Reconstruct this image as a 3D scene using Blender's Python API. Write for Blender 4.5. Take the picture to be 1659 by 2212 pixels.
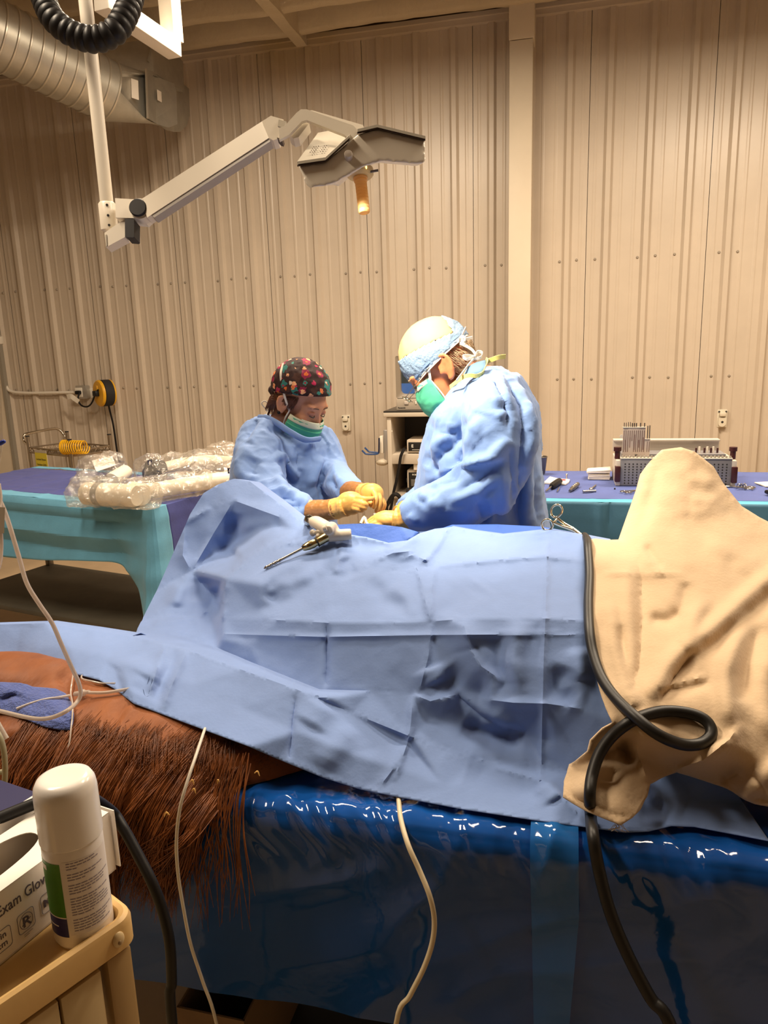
import bpy, bmesh, math, random
import numpy as np
from mathutils import Vector, Matrix, noise
from mathutils.geometry import delaunay_2d_cdt

for o in list(bpy.data.objects):
    bpy.data.objects.remove(o)
random.seed(7)
rng = np.random.default_rng(7)
scene = bpy.context.scene
COL = scene.collection

# ------------------------------------------------------------------ camera
W, H, FPX = 1659.0, 2212.0, 1597.0
YAW, PITCH, ROLL = math.radians(13.5), math.radians(12.5), math.radians(1.84)
CAM = np.array([0.0, 0.0, 1.55])
_f = np.array([-math.sin(YAW) * math.cos(PITCH), math.cos(YAW) * math.cos(PITCH), -math.sin(PITCH)])
_r0 = np.array([math.cos(YAW), math.sin(YAW), 0.0])
_u0 = np.cross(_r0, _f)
_r = _r0 * math.cos(ROLL) - _u0 * math.sin(ROLL)
_u = _u0 * math.cos(ROLL) + _r0 * math.sin(ROLL)
cd = bpy.data.cameras.new('camera')
cam = bpy.data.objects.new('camera', cd)
COL.objects.link(cam)
cd.sensor_fit = 'VERTICAL'
cd.sensor_height = 36.0
cd.lens = 36.0 * FPX / H
cd.clip_start = 0.02
cam.matrix_world = Matrix(((_r[0], _u[0], -_f[0], CAM[0]), (_r[1], _u[1], -_f[1], CAM[1]),
                           (_r[2], _u[2], -_f[2], CAM[2]), (0, 0, 0, 1)))
scene.camera = cam

# ------------------------------------------------------------------ world, lights, exposure
scene.view_settings.view_transform = 'Standard'
scene.view_settings.look = 'None'
scene.view_settings.gamma = 1.0
scene.view_settings.use_curve_mapping = False
scene.view_settings.exposure = 0.0
wd = bpy.data.worlds.new('world')
scene.world = wd
wd.use_nodes = True
wd.node_tree.nodes['Background'].inputs[0].default_value = (1.0, 0.82, 0.62, 1)
wd.node_tree.nodes['Background'].inputs[1].default_value = 0.05


def area_light(name, loc, target, sx, sy, power, color):
    ld = bpy.data.lights.new(name, 'AREA')
    ld.shape = 'RECTANGLE'
    ld.size, ld.size_y = sx, sy
    ld.energy = power
    ld.color = color
    o = bpy.data.objects.new(name, ld)
    COL.objects.link(o)
    o.location = loc
    d = Vector(target) - Vector(loc)
    o.rotation_euler = d.to_track_quat('-Z', 'Y').to_euler()
    return o


WARM = (1.0, 0.825, 0.62)
area_light('ceiling_fluorescent_light', (1.5, 4.0, 3.5), (1.5, 4.15, 0), 1.3, 0.35, 118, WARM)
area_light('ceiling_fluorescent_light', (-1.3, 3.6, 3.6), (-1.3, 3.75, 0), 1.3, 0.35, 130, WARM)
area_light('ceiling_fluorescent_light', (0.7, 2.3, 3.6), (0.7, 2.3, 0), 1.3, 0.35, 62, WARM)
area_light('ceiling_fluorescent_light', (-1.9, 1.2, 3.6), (-1.7, 1.2, 0), 1.3, 0.35, 88, WARM)


# ------------------------------------------------------------------ picture -> room helpers
def ray(x, y):
    return _f + _r * ((x - W / 2) / FPX) - _u * ((y - H / 2) / FPX)


def PY(x, y, Y):
    d = ray(x, y)
    return CAM + d * (Y / d[1])


def PZ(x, y, z):
    d = ray(x, y)
    return CAM + d * ((z - CAM[2]) / d[2])


def PD(x, y, dep):
    return CAM + ray(x, y) * dep


def topx(P):
    v = np.asarray(P, float) - CAM
    z = v @ _f
    return np.stack([W / 2 + FPX * (v @ _r) / z, H / 2 - FPX * (v @ _u) / z], -1)


# ------------------------------------------------------------------ objects
ORG = {}


def v3(p):
    return np.array(p, float)


def tag(o, label, cat, group=None, kind=None):
    if label:
        o['label'] = label
    if cat:
        o['category'] = cat
    if group:
        o['group'] = group
    if kind:
        o['kind'] = kind
    return o


def thing(name, label, cat, loc, group=None, kind=None):
    o = bpy.data.objects.new(name, None)
    o.empty_display_size = 0.05
    COL.objects.link(o)
    o.location = [float(c) for c in loc]
    ORG[o.name] = v3(loc)
    return tag(o, label, cat, group, kind)


def mesh_obj(name, vf, mat, parent=None, smooth=40, base=None, mats=None, midx=None):
    V, F = np.asarray(vf[0], float), vf[1]
    if parent is not None:
        org = ORG[parent.name]
    else:
        org = v3(base) if base is not None else np.array([V[:, 0].mean(), V[:, 1].mean(), V[:, 2].min()])
    me = bpy.data.meshes.new(name)
    me.from_pydata((V - org).tolist(), [], [list(map(int, f)) for f in F])
    me.update()
    if mats:
        for m in mats:
            me.materials.append(m)
        if midx is not None:
            me.polygons.foreach_set('material_index', np.asarray(midx, dtype=np.int32))
    else:
        me.materials.append(mat)
    if smooth:
        me.polygons.foreach_set('use_smooth', [True] * len(me.polygons))
        if smooth < 180:
            me.set_sharp_from_angle(angle=math.radians(smooth))
    o = bpy.data.objects.new(name, me)
    COL.objects.link(o)
    if parent is not None:
        o.parent = parent
    else:
        o.location = org
    ORG[o.name] = org
    return o


def solidify(o, t, offset=0.0):
    m = o.modifiers.new('thickness', 'SOLIDIFY')
    m.thickness = t
    m.offset = offset
    return o


def struct(name, vf, mat, smooth=0, label=None, base=None):
    o = mesh_obj(name, vf, mat, None, smooth, base)
    o['kind'] = 'structure'
    if label:
        o['label'] = label
    return o


# ------------------------------------------------------------------ geometry makers: (verts, faces)
def join(*gs):
    V, F, n = [], [], 0
    for v, f in gs:
        v = np.asarray(v, float)
        V.append(v)
        F += [[i + n for i in q] for q in f]
        n += len(v)
    return np.concatenate(V), F


def basis(z, up=(0, 0, 1)):
    z = v3(z)
    z = z / np.linalg.norm(z)
    up = v3(up)
    if abs(z @ up) > 0.98 * np.linalg.norm(up):
        up = np.array([0.0, 1.0, 0.0]) if abs(z[1]) < 0.9 else np.array([1.0, 0, 0])
    x = np.cross(up, z)
    x /= np.linalg.norm(x)
    y = np.cross(z, x)
    return x, y, z


def rotz(a):
    c, s = math.cos(a), math.sin(a)
    return np.array([[c, -s, 0], [s, c, 0], [0, 0, 1.0]])


def gbox(c, s, R=None, bev=0.0, seg=2):
    if bev <= 0:
        V = np.array([[i, j, k] for i in (-.5, .5) for j in (-.5, .5) for k in (-.5, .5)]) * v3(s)
        F = [[0, 1, 3, 2], [4, 6, 7, 5], [0, 4, 5, 1], [2, 3, 7, 6], [0, 2, 6, 4], [1, 5, 7, 3]]
    else:
        bm = bmesh.new()
        bmesh.ops.create_cube(bm, size=1.0)
        for v in bm.verts:
            v.co = Vector((v.co.x * s[0], v.co.y * s[1], v.co.z * s[2]))
        bmesh.ops.bevel(bm, geom=bm.edges[:], offset=min(bev, min(s) * 0.49), segments=seg, profile=0.5, affect='EDGES')
        V = np.array([v.co[:] for v in bm.verts])
        bm.verts.index_update()
        F = [[v.index for v in f.verts] for f in bm.faces]
        bm.free()
    if R is not None:
        V = V @ np.asarray(R).T
    return V + v3(c), F


def bbox(x0, x1, y0, y1, z0, z1, bev=0.0):
    return gbox(((x0 + x1) / 2, (y0 + y1) / 2, (z0 + z1) / 2), (x1 - x0, y1 - y0, z1 - z0), None, bev)


def gloft(rings, cap=True, closed=True):
    rings = [np.asarray(r_, float) for r_ in rings]
    n = len(rings[0])
    V = np.concatenate(rings)
    F = []
    for i in range(len(rings) - 1):
        for j in range(n if closed else n - 1):
            k = (j + 1) % n
            F.append([i * n + j, i * n + k, (i + 1) * n + k, (i + 1) * n + j])
    if cap and closed:
        F.append(list(range(n))[::-1])
        F.append([(len(rings) - 1) * n + j for j in range(n)])
    return V, F


def glathe(prof, o, axis=(0, 0, 1), seg=24, up=(0, 0, 1)):
    x, y, z = basis(axis, up)
    rings = []
    for r_, h in prof:
        a = np.linspace(0, 2 * math.pi, seg, endpoint=False)
        rings.append(v3(o) + np.outer(np.cos(a) * max(r_, 1e-4), x) + np.outer(np.sin(a) * max(r_, 1e-4), y) + z * h)
    return gloft(rings)


def gcyl(p0, p1, r0, r1=None, seg=16):
    p0, p1 = v3(p0), v3(p1)
    L = np.linalg.norm(p1 - p0)
    return glathe([(r0, 0), (r0 if r1 is None else r1, L)], p0, p1 - p0, seg)


def catmull(pts, n=8, closed=False):
    P = np.asarray(pts, float)
    if len(P) < 3:
        t = np.linspace(0, 1, n + 1)[:, None]
        return P[0] * (1 - t) + P[-1] * t
    if closed:
        Q = np.vstack([P[-1], P, P[0], P[1]])
    else:
        Q = np.vstack([2 * P[0] - P[1], P, 2 * P[-1] - P[-2]])
    out = []
    for i in range(1, len(Q) - 2):
        for k in range(n):
            t = k / n
            a, b, c, d = Q[i - 1], Q[i], Q[i + 1], Q[i + 2]
            out.append(0.5 * ((2 * b) + (c - a) * t + (2 * a - 5 * b + 4 * c - d) * t * t + (3 * b - a - 3 * c + d) * t ** 3))
    if not closed:
        out.append(P[-1])
    return np.array(out)


def gtube(path, r, seg=10, n=8, cap=True, smooth=True, sq=None, closed=False):
    P = catmull(path, n, closed) if smooth else np.asarray(path, float)
    m = len(P)
    R = np.full(m, float(r)) if np.isscalar(r) else np.interp(np.linspace(0, 1, m), np.linspace(0, 1, len(r)), r)
    T = np.gradient(P, axis=0)
    if closed:
        T = (np.roll(P, -1, 0) - np.roll(P, 1, 0))
    T /= np.linalg.norm(T, axis=1)[:, None] + 1e-12
    x, y, _ = basis(T[0])
    rings = []
    a = np.linspace(0, 2 * math.pi, seg, endpoint=False)
    for i in range(m):
        x = x - T[i] * (x @ T[i])
        x /= np.linalg.norm(x) + 1e-12
        y = np.cross(T[i], x)
        ex, ey = (1, 1) if sq is None else sq
        rings.append(P[i] + np.outer(np.cos(a) * R[i] * ex, x) + np.outer(np.sin(a) * R[i] * ey, y))
    if closed:
        V, F = gloft(rings, cap=False)
        nn, s = m, seg
        for j in range(s):
            k = (j + 1) % s
            F.append([(nn - 1) * s + j, (nn - 1) * s + k, k, j])
        return V, F
    return gloft(rings, cap)


def gribbon(path, w, wdir, n=8, t=0.0006):
    """thin flat strap along a path; wdir is the width direction"""
    P = catmull(path, n)
    wd_ = v3(wdir) / np.linalg.norm(wdir)
    T = np.gradient(P, axis=0)
    rings = []
    for i in range(len(P)):
        tt = T[i] / (np.linalg.norm(T[i]) + 1e-12)
        x = wd_ - tt * (wd_ @ tt)
        x /= np.linalg.norm(x) + 1e-12
        nrm = np.cross(tt, x)
        rings.append(np.array([P[i] + x * w / 2 + nrm * t, P[i] - x * w / 2 + nrm * t, P[i] - x * w / 2 - nrm * t, P[i] + x * w / 2 - nrm * t]))
    return gloft(rings)


def gell(c, rad, R=None, nu=24, nv=14):
    V, F = [], []
    for i in range(nv + 1):
        th = math.pi * i / nv
        for j in range(nu):
            ph = 2 * math.pi * j / nu
            V.append((math.sin(th) * math.cos(ph), math.sin(th) * math.sin(ph), math.cos(th)))
    for i in range(nv):
        for j in range(nu):
            k = (j + 1) % nu
            F.append([i * nu + j, (i + 1) * nu + j, (i + 1) * nu + k, i * nu + k])
    V = np.array(V) * v3(rad)
    if R is not None:
        V = V @ np.asarray(R).T
    return V + v3(c), F


def gprism(poly, o, ux, uy, d0, d1):
    ux, uy = v3(ux), v3(uy)
    nn = np.cross(ux, uy)
    nn /= np.linalg.norm(nn)
    b = np.array([v3(o) + ux * p[0] + uy * p[1] for p in poly])
    return gloft([b + nn * d0, b + nn * d1])


def ggrid(P):
    P = np.asarray(P, float)
    nu, nv = P.shape[:2]
    F = [[i * nv + j, (i + 1) * nv + j, (i + 1) * nv + j + 1, i * nv + j + 1] for i in range(nu - 1) for j in range(nv - 1)]
    return P.reshape(-1, 3), F


def gtext(s, size, o, ux, uy, ext=0.0002, align='LEFT', bold=0.0):
    cu = bpy.data.curves.new('t', 'FONT')
    cu.body = s
    cu.size = size
    cu.extrude = ext
    cu.align_x = align
    cu.offset = bold
    cu.resolution_u = 3
    ob = bpy.data.objects.new('t', cu)
    COL.objects.link(ob)
    dg = bpy.context.evaluated_depsgraph_get()
    me = bpy.data.meshes.new_from_object(ob.evaluated_get(dg))
    V = np.array([v.co[:] for v in me.vertices]) if len(me.vertices) else np.zeros((0, 3))
    F = [list(p.vertices) for p in me.polygons]
    bpy.data.objects.remove(ob)
    bpy.data.meshes.remove(me)
    ux, uy = v3(ux), v3(uy)
    ux /= np.linalg.norm(ux)
    uy = uy - ux * (uy @ ux)
    uy /= np.linalg.norm(uy)
    nn = np.cross(ux, uy)
    return v3(o) + V[:, :1] * ux + V[:, 1:2] * uy + V[:, 2:3] * nn, F


def voxel(parts, vox, it=4, fac=0.5):
    """one continuous surface around overlapping shapes"""
    V, F = join(*parts)
    me = bpy.data.meshes.new('tmp')
    me.from_pydata(V.tolist(), [], [list(map(int, f)) for f in F])
    ob = bpy.data.objects.new('tmp', me)
    COL.objects.link(ob)
    m = ob.modifiers.new('r', 'REMESH')
    m.mode = 'VOXEL'
    m.voxel_size = vox
    if it:
        s = ob.modifiers.new('s', 'SMOOTH')
        s.factor = fac
        s.iterations = it
    dg = bpy.context.evaluated_depsgraph_get()
    me2 = bpy.data.meshes.new_from_object(ob.evaluated_get(dg))
    n = len(me2.vertices)
    co = np.empty(n * 3)
    me2.vertices.foreach_get('co', co)
    F2 = [list(p.vertices) for p in me2.polygons]
    bpy.data.objects.remove(ob)
    bpy.data.meshes.remove(me)
    bpy.data.meshes.remove(me2)
    return co.reshape(-1, 3), F2


def vnormals(V, F):
    N = np.zeros_like(V)
    q = np.array([f[:3] for f in F])
    n = np.cross(V[q[:, 1]] - V[q[:, 0]], V[q[:, 2]] - V[q[:, 0]])
    for k in range(3):
        np.add.at(N, q[:, k], n)
    return N / (np.linalg.norm(N, axis=1)[:, None] + 1e-12)


def fbm(P, scale, oct_=3, seed=0.0, ridged=False):
    out = np.empty(len(P))
    for i, p in enumerate(P):
        s, a, t = scale, 1.0, 0.0
        for k in range(oct_):
            n = noise.noise((p[0] * s + seed, p[1] * s + seed * 1.7, p[2] * s - seed))
            t += a * ((1 - 2 * abs(n)) if ridged else n)
            s *= 2.03
            a *= 0.5
        out[i] = t
    return out


def folds(V, scale, seed, dirs=((0.6, 0.2, 0.75), (-0.5, 0.3, 0.8), (0.9, 0.1, -0.3)), sharp=1.6):
    out = np.zeros(len(V))
    for k, d in enumerate(dirs):
        d = v3(d) / np.linalg.norm(d)
        al = V @ d
        Q = (V - np.outer(al, d)) * scale + np.outer(al, d) * scale * 0.28
        for i, p in enumerate(Q):
            n = noise.noise((p[0] + seed + 7 * k, p[1] - seed, p[2] + 3.1 * k))
            out[i] += (1 - min(1.0, 2.2 * abs(n))) ** sharp
    return out / len(dirs)


# fold features drawn on cloth: (kind, amplitude m, width px, [(x,y)...])
def feats_disp(feats, Q):
    out = np.zeros(len(Q))
    for kind, amp, w, pl in feats:
        pl = np.asarray(pl, float)
        seg = np.linalg.norm(np.diff(pl, axis=0), axis=1)
        cum = np.concatenate([[0], np.cumsum(seg)])
        L = cum[-1]
        best = np.full(len(Q), 1e9)
        sd = np.zeros(len(Q))
        tt = np.zeros(len(Q))
        for i in range(len(seg)):
            a, b = pl[i], pl[i + 1]
            ab = (b - a) / seg[i]
            r_ = Q - a
            t = np.clip(r_ @ ab, 0, seg[i])
            c = r_ - np.outer(t, ab)
            d = np.hypot(c[:, 0], c[:, 1])
            m = d < best
            best[m] = d[m]
            sd[m] = np.sign(ab[0] * r_[m, 1] - ab[1] * r_[m, 0])
            tt[m] = (cum[i] + t[m]) / L
        taper = np.clip(np.minimum(tt, 1 - tt) * 5, 0, 1) ** 0.7
        d = best / w
        if kind == 'r':
            s = np.exp(-d)
        elif kind == 'g':
            s = np.exp(-d * d)
        elif kind == 's':
            s = sd * np.exp(-d) * np.clip(best / 2.5, 0, 1)
        elif kind == 'p':      # one-sided step: positive side falls away
            s = np.where(sd > 0, np.exp(-d), np.exp(-d * 4))
        out += amp * s * taper
    return out


def pxsheet(outline, inner, creases, step, feats=(), amp=0.0, nscale=9.0, smooth_it=3, back=None, seed=0.0, mid=0.0):
    """cloth surface: control points (x, y, Y) with their own distance; creases are index-free polylines of control points"""
    pts, idx = [], {}

    def add(p):
        k = (round(p[0]), round(p[1]))
        if k not in idx:
            idx[k] = len(pts)
            pts.append(p)
        return idx[k]
    ol = [add(p) for p in outline]
    edges = []
    cl = []
    for c in creases:
        ii = [add(p) for p in c]
        cl.append(ii)
        edges += list(zip(ii[:-1], ii[1:]))
    for p in inner:
        add(p)
    vs = [Vector((p[0], p[1])) for p in pts]
    r_ = delaunay_2d_cdt(vs, edges, [ol], 1, 1e-4)
    cv = np.array([v[:] for v in r_[0]])
    cy = np.array([np.mean([pts[k][2] for k in ov]) if ov else np.nan for ov in r_[3]])
    for i in np.where(np.isnan(cy))[0]:
        d = np.array([math.hypot(p[0] - cv[i, 0], p[1] - cv[i, 1]) for p in pts])
        j = np.argsort(d)[:3]
        ww = 1 / (d[j] + 1e-3)
        cy[i] = sum(ww * np.array([pts[k][2] for k in j])) / ww.sum()
    tris = []
    for f in r_[2]:
        for k in range(1, len(f) - 1):
            tris.append((f[0], f[k], f[k + 1]))

    # fine points
    def resample(loop, closed):
        out = []
        m = len(loop)
        for i in range(m if closed else m - 1):
            a, b = np.array(loop[i][:2], float), np.array(loop[(i + 1) % m][:2], float)
            n = max(1, int(round(np.linalg.norm(b - a) / step)))
            for k in range(n):
                out.append(tuple(a + (b - a) * k / n))
        if not closed:
            out.append(tuple(loop[-1][:2]))
        return out
    fo = resample(outline, True)
    fp = list(fo)
    fe = []
    fixed = set(range(len(fo)))
    for c in creases:
        rc = resample(c, False)
        s0 = len(fp)
        fp += rc
        fe += [(s0 + i, s0 + i + 1) for i in range(len(rc) - 1)]
        fixed |= set(range(s0, s0 + len(rc)))
    for kind, _a, _w, pl in feats:
        if kind in ('r', 's', 'p'):
            rc = resample(pl, False)
            rc = rc[1:-1]
            # keep clear of the other constraint points
            ok = [p for p in rc if min((p[0] - q[0]) ** 2 + (p[1] - q[1]) ** 2 for q in fp) > (0.5 * step) ** 2]
            if len(ok) > 2:
                s0 = len(fp)
                fp += ok
                fe += [(s0 + i, s0 + i + 1) for i in range(len(ok) - 1) if math.hypot(ok[i][0] - ok[i + 1][0], ok[i][1] - ok[i + 1][1]) < 2.2 * step]
    x0, x1 = min(p[0] for p in outline), max(p[0] for p in outline)
    y0, y1 = min(p[1] for p in outline), max(p[1] for p in outline)
    fpa = np.array(fp)
    row = 0
    gy = y0 + step / 2
    cand = []
    while gy < y1:
        gx = x0 + (step / 2 if row % 2 else 0)
        while gx < x1:
            cand.append((gx, gy))
            gx += step
        gy += step * 0.87
        row += 1
    cand = np.array(cand)
    # drop those too near fixed points
    keep = np.ones(len(cand), bool)
    cell = {}
    for p in fpa:
        cell.setdefault((int(p[0] // step), int(p[1] // step)), []).append(p)
    for i, p in enumerate(cand):
        cx, cyy = int(p[0] // step), int(p[1] // step)
        for a in (-1, 0, 1):
            for b in (-1, 0, 1):
                for q in cell.get((cx + a, cyy + b), ()):
                    if (q[0] - p[0]) ** 2 + (q[1] - p[1]) ** 2 < (0.55 * step) ** 2:
                        keep[i] = False
    cand = cand[keep]
    allp = np.vstack([fpa, cand])
    r2 = delaunay_2d_cdt([Vector(p) for p in allp], fe, [list(range(len(fo)))], 1, 1e-5)
    Q = np.array([v[:] for v in r2[0]])
    F = [list(f) for f in r2[2]]
    fixedm = np.array([any(k in fixed for k in ov) for ov in r2[3]])
    Yv = np.full(len(Q), np.nan)
    for t in tris:
        a, b, c = cv[t[0]], cv[t[1]], cv[t[2]]
        den = (b[1] - c[1]) * (a[0] - c[0]) + (c[0] - b[0]) * (a[1] - c[1])
        if abs(den) < 1e-9:
            continue
        l1 = ((b[1] - c[1]) * (Q[:, 0] - c[0]) + (c[0] - b[0]) * (Q[:, 1] - c[1])) / den
        l2 = ((c[1] - a[1]) * (Q[:, 0] - c[0]) + (a[0] - c[0]) * (Q[:, 1] - c[1])) / den
        l3 = 1 - l1 - l2
        m = (l1 > -1e-3) & (l2 > -1e-3) & (l3 > -1e-3)
        Yv[m] = l1[m] * cy[t[0]] + l2[m] * cy[t[1]] + l3[m] * cy[t[2]]
    bad = np.where(np.isnan(Yv))[0]
    for i in bad:
        Yv[i] = cy[np.argmin(((cv - Q[i]) ** 2).sum(1))]
    # relax
    E = set()
    for f in F:
        for k in range(len(f)):
            E.add((min(f[k], f[k - 1]), max(f[k], f[k - 1])))
    E = np.array(list(E))
    deg = np.zeros(len(Q))
    np.add.at(deg, E[:, 0], 1)
    np.add.at(deg, E[:, 1], 1)
    deg = np.maximum(deg, 1)
    for _ in range(smooth_it):
        s = np.zeros(len(Q))
        np.add.at(s, E[:, 0], Yv[E[:, 1]])
        np.add.at(s, E[:, 1], Yv[E[:, 0]])
        avg = s / deg
        wgt = np.where(fixedm, 0.0, 0.7)
        Yv = Yv * (1 - wgt) + avg * wgt
    R = _f + np.outer((Q[:, 0] - W / 2) / FPX, _r) - np.outer((Q[:, 1] - H / 2) / FPX, _u)
    P = CAM + R * (Yv / R[:, 1])[:, None]
    dis = feats_disp(feats, Q) if feats else np.zeros(len(Q))
    if amp:
        dis += amp * fbm(P, nscale, 3, seed)
    if mid:
        dis += mid * fbm(P, nscale * 2.7, 2, seed + 5, True)
    if feats or amp or mid:
        # sharper than one relax step would keep, but no spikes
        for _ in range(1):
            s = np.zeros(len(Q))
            np.add.at(s, E[:, 0], dis[E[:, 1]])
            np.add.at(s, E[:, 1], dis[E[:, 0]])
            dis = 0.6 * dis + 0.4 * s / deg
        P = P - (R / np.linalg.norm(R, axis=1)[:, None]) * dis[:, None]
    V = P
    # let the cloth run on behind its visible outline
    if back:
        lk = {}
        for i, ov in enumerate(r2[3]):
            for k in ov:
                lk.setdefault(k, i)
        for (i0, i1, vec) in back:
            ids = [lk[k] for k in range(len(fo)) if i0 <= k_of(fo[k], outline, k, fo) <= i1]
            ids = [i for i in ids]
            if len(ids) < 2:
                continue
            prev = ids
            for s in (0.35, 0.7, 1.0):
                n0 = len(V)
                off = v3(vec) * np.array([s, s, s * s])
                V = np.vstack([V, P[ids] + off])
                cur = list(range(n0, n0 + len(ids)))
                for a in range(len(ids) - 1):
                    F.append([prev[a], cur[a], cur[a + 1], prev[a + 1]])
                prev = cur
    used = np.zeros(len(V), bool)
    for f in F:
        used[f] = True
    mp = np.cumsum(used) - 1
    return V[used], [[int(mp[i]) for i in f] for f in F]


def k_of(p, outline, k, fo):
    """position of a resampled outline point, in outline index units"""
    best, bi = 1e9, 0
    m = len(outline)
    p = np.array(p)
    for i in range(m):
        a, b = np.array(outline[i][:2], float), np.array(outline[(i + 1) % m][:2], float)
        L = np.linalg.norm(b - a)
        t = np.clip((p - a) @ (b - a) / (L * L), 0, 1)
        d = np.linalg.norm(a + (b - a) * t - p)
        if d < best - 1e-6:
            best, bi = d, i + t
    return bi


# ------------------------------------------------------------------ materials
MATS = {}


def mat(name, col, rough=0.6, metal=0.0, var=0.0, vscale=8.0, bump=0.0, bscale=60.0, col2=None, trans=0.0, sheen=0.0,
        spec=0.5, emit=None, estr=0.0, alpha=1.0, coat=0.0, stretch=None, sss=0.0, trl=0.0, bdetail=3.0, ior=1.45):
    if name in MATS:
        return MATS[name]
    m = bpy.data.materials.new(name)
    m.use_nodes = True
    nt = m.node_tree
    N, L = nt.nodes, nt.links
    b = N['Principled BSDF']
    c4 = tuple(col) + (1,)
    b.inputs['Base Color'].default_value = c4
    b.inputs['Roughness'].default_value = rough
    b.inputs['Metallic'].default_value = metal
    b.inputs['Specular IOR Level'].default_value = spec
    b.inputs['IOR'].default_value = ior
    b.inputs['Transmission Weight'].default_value = trans
    b.inputs['Alpha'].default_value = alpha
    b.inputs['Coat Weight'].default_value = coat
    if sheen:
        b.inputs['Sheen Weight'].default_value = sheen
        b.inputs['Sheen Roughness'].default_value = 0.5
    if sss:
        b.inputs['Subsurface Weight'].default_value = sss
        b.inputs['Subsurface Radius'].default_value = (0.02, 0.008, 0.004)
        b.inputs['Subsurface Scale'].default_value = 0.5
    if emit:
        b.inputs['Emission Color'].default_value = tuple(emit) + (1,)
        b.inputs['Emission Strength'].default_value = estr
    if var or bump or col2:
        tc = N.new('ShaderNodeTexCoord')
        mp = N.new('ShaderNodeMapping')
        L.new(tc.outputs['Object'], mp.inputs[0])
        if stretch:
            mp.inputs['Scale'].default_value = stretch
    if var or col2:
        n1 = N.new('ShaderNodeTexNoise')
        n1.inputs['Scale'].default_value = vscale
        n1.inputs['Detail'].default_value = 5
        n1.inputs['Roughness'].default_value = 0.62
        L.new(mp.outputs[0], n1.inputs['Vector'])
        cr = N.new('ShaderNodeValToRGB')
        cr.color_ramp.elements[0].position = 0.32
        cr.color_ramp.elements[1].position = 0.68
        d = col2 if col2 else tuple(max(0, x * (1 - var)) for x in col)
        e = col if col2 else tuple(min(1, x * (1 + var)) for x in col)
        cr.color_ramp.elements[0].color = tuple(d) + (1,)
        cr.color_ramp.elements[1].color = tuple(e) + (1,)
        L.new(n1.outputs['Fac'], cr.inputs[0])
        L.new(cr.outputs[0], b.inputs['Base Color'])
    if bump:
        n2 = N.new('ShaderNodeTexNoise')
        n2.inputs['Scale'].default_value = bscale
        n2.inputs['Detail'].default_value = bdetail
        L.new(mp.outputs[0], n2.inputs['Vector'])
        bp = N.new('ShaderNodeBump')
        bp.inputs['Strength'].default_value = bump
        bp.inputs['Distance'].default_value = 0.01
        L.new(n2.outputs['Fac'], bp.inputs['Height'])
        L.new(bp.outputs[0], b.inputs['Normal'])
    if trl:
        out = N['Material Output']
        tr = N.new('ShaderNodeBsdfTranslucent')
        tr.inputs['Color'].default_value = c4
        mx = N.new('ShaderNodeMixShader')
        mx.inputs[0].default_value = trl
        L.new(b.outputs[0], mx.inputs[1])
        L.new(tr.outputs[0], mx.inputs[2])
        L.new(mx.outputs[0], out.inputs[0])
    MATS[name] = m
    return m


def film(name, tint, cloud, gloss=0.1, mix=0.5, bump=0.3, bscale=20.0, spec_fac=0.12):
    """thin plastic sheet: tinted see-through film, partly cloudy, with a glossy surface"""
    m = bpy.data.materials.new(name)
    m.use_nodes = True
    nt = m.node_tree
    N, L = nt.nodes, nt.links
    out = N['Material Output']
    N.remove(N['Principled BSDF'])
    tr = N.new('ShaderNodeBsdfTransparent')
    tr.inputs[0].default_value = tuple(tint) + (1,)
    df = N.new('ShaderNodeBsdfDiffuse')
    df.inputs[0].default_value = tuple(cloud) + (1,)
    gl = N.new('ShaderNodeBsdfGlossy')
    gl.inputs['Color'].default_value = (1, 1, 1, 1)
    gl.inputs['Roughness'].default_value = gloss
    m1 = N.new('ShaderNodeMixShader')
    m1.inputs[0].default_value = mix
    L.new(tr.outputs[0], m1.inputs[1])
    L.new(df.outputs[0], m1.inputs[2])
    fr = N.new('ShaderNodeLayerWeight')
    fr.inputs['Blend'].default_value = 0.5
    pw = N.new('ShaderNodeMath')
    pw.operation = 'POWER'
    pw.inputs[1].default_value = 5.0
    L.new(fr.outputs['Facing'], pw.inputs[0])
    mul = N.new('ShaderNodeMath')
    mul.operation = 'MULTIPLY_ADD'
    mul.inputs[1].default_value = 0.9 - spec_fac
    mul.inputs[2].default_value = spec_fac
    L.new(pw.outputs[0], mul.inputs[0])
    m2 = N.new('ShaderNodeMixShader')
    L.new(mul.outputs[0], m2.inputs[0])
    L.new(m1.outputs[0], m2.inputs[1])
    L.new(gl.outputs[0], m2.inputs[2])
    L.new(m2.outputs[0], out.inputs[0])
    if bump:
        tc = N.new('ShaderNodeTexCoord')
        n2 = N.new('ShaderNodeTexNoise')
        n2.inputs['Scale'].default_value = bscale
        n2.inputs['Detail'].default_value = 4
        n2.inputs['Distortion'].default_value = 0.4
        L.new(tc.outputs['Object'], n2.inputs['Vector'])
        bp = N.new('ShaderNodeBump')
        bp.inputs['Strength'].default_value = bump
        bp.inputs['Distance'].default_value = 0.02
        L.new(n2.outputs['Fac'], bp.inputs['Height'])
        for n in (gl, df):
            L.new(bp.outputs[0], n.inputs['Normal'])
    MATS[name] = m
    return m

# ================================================================== ROOM
WALLY = 6.15
CEIL = 3.9


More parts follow.
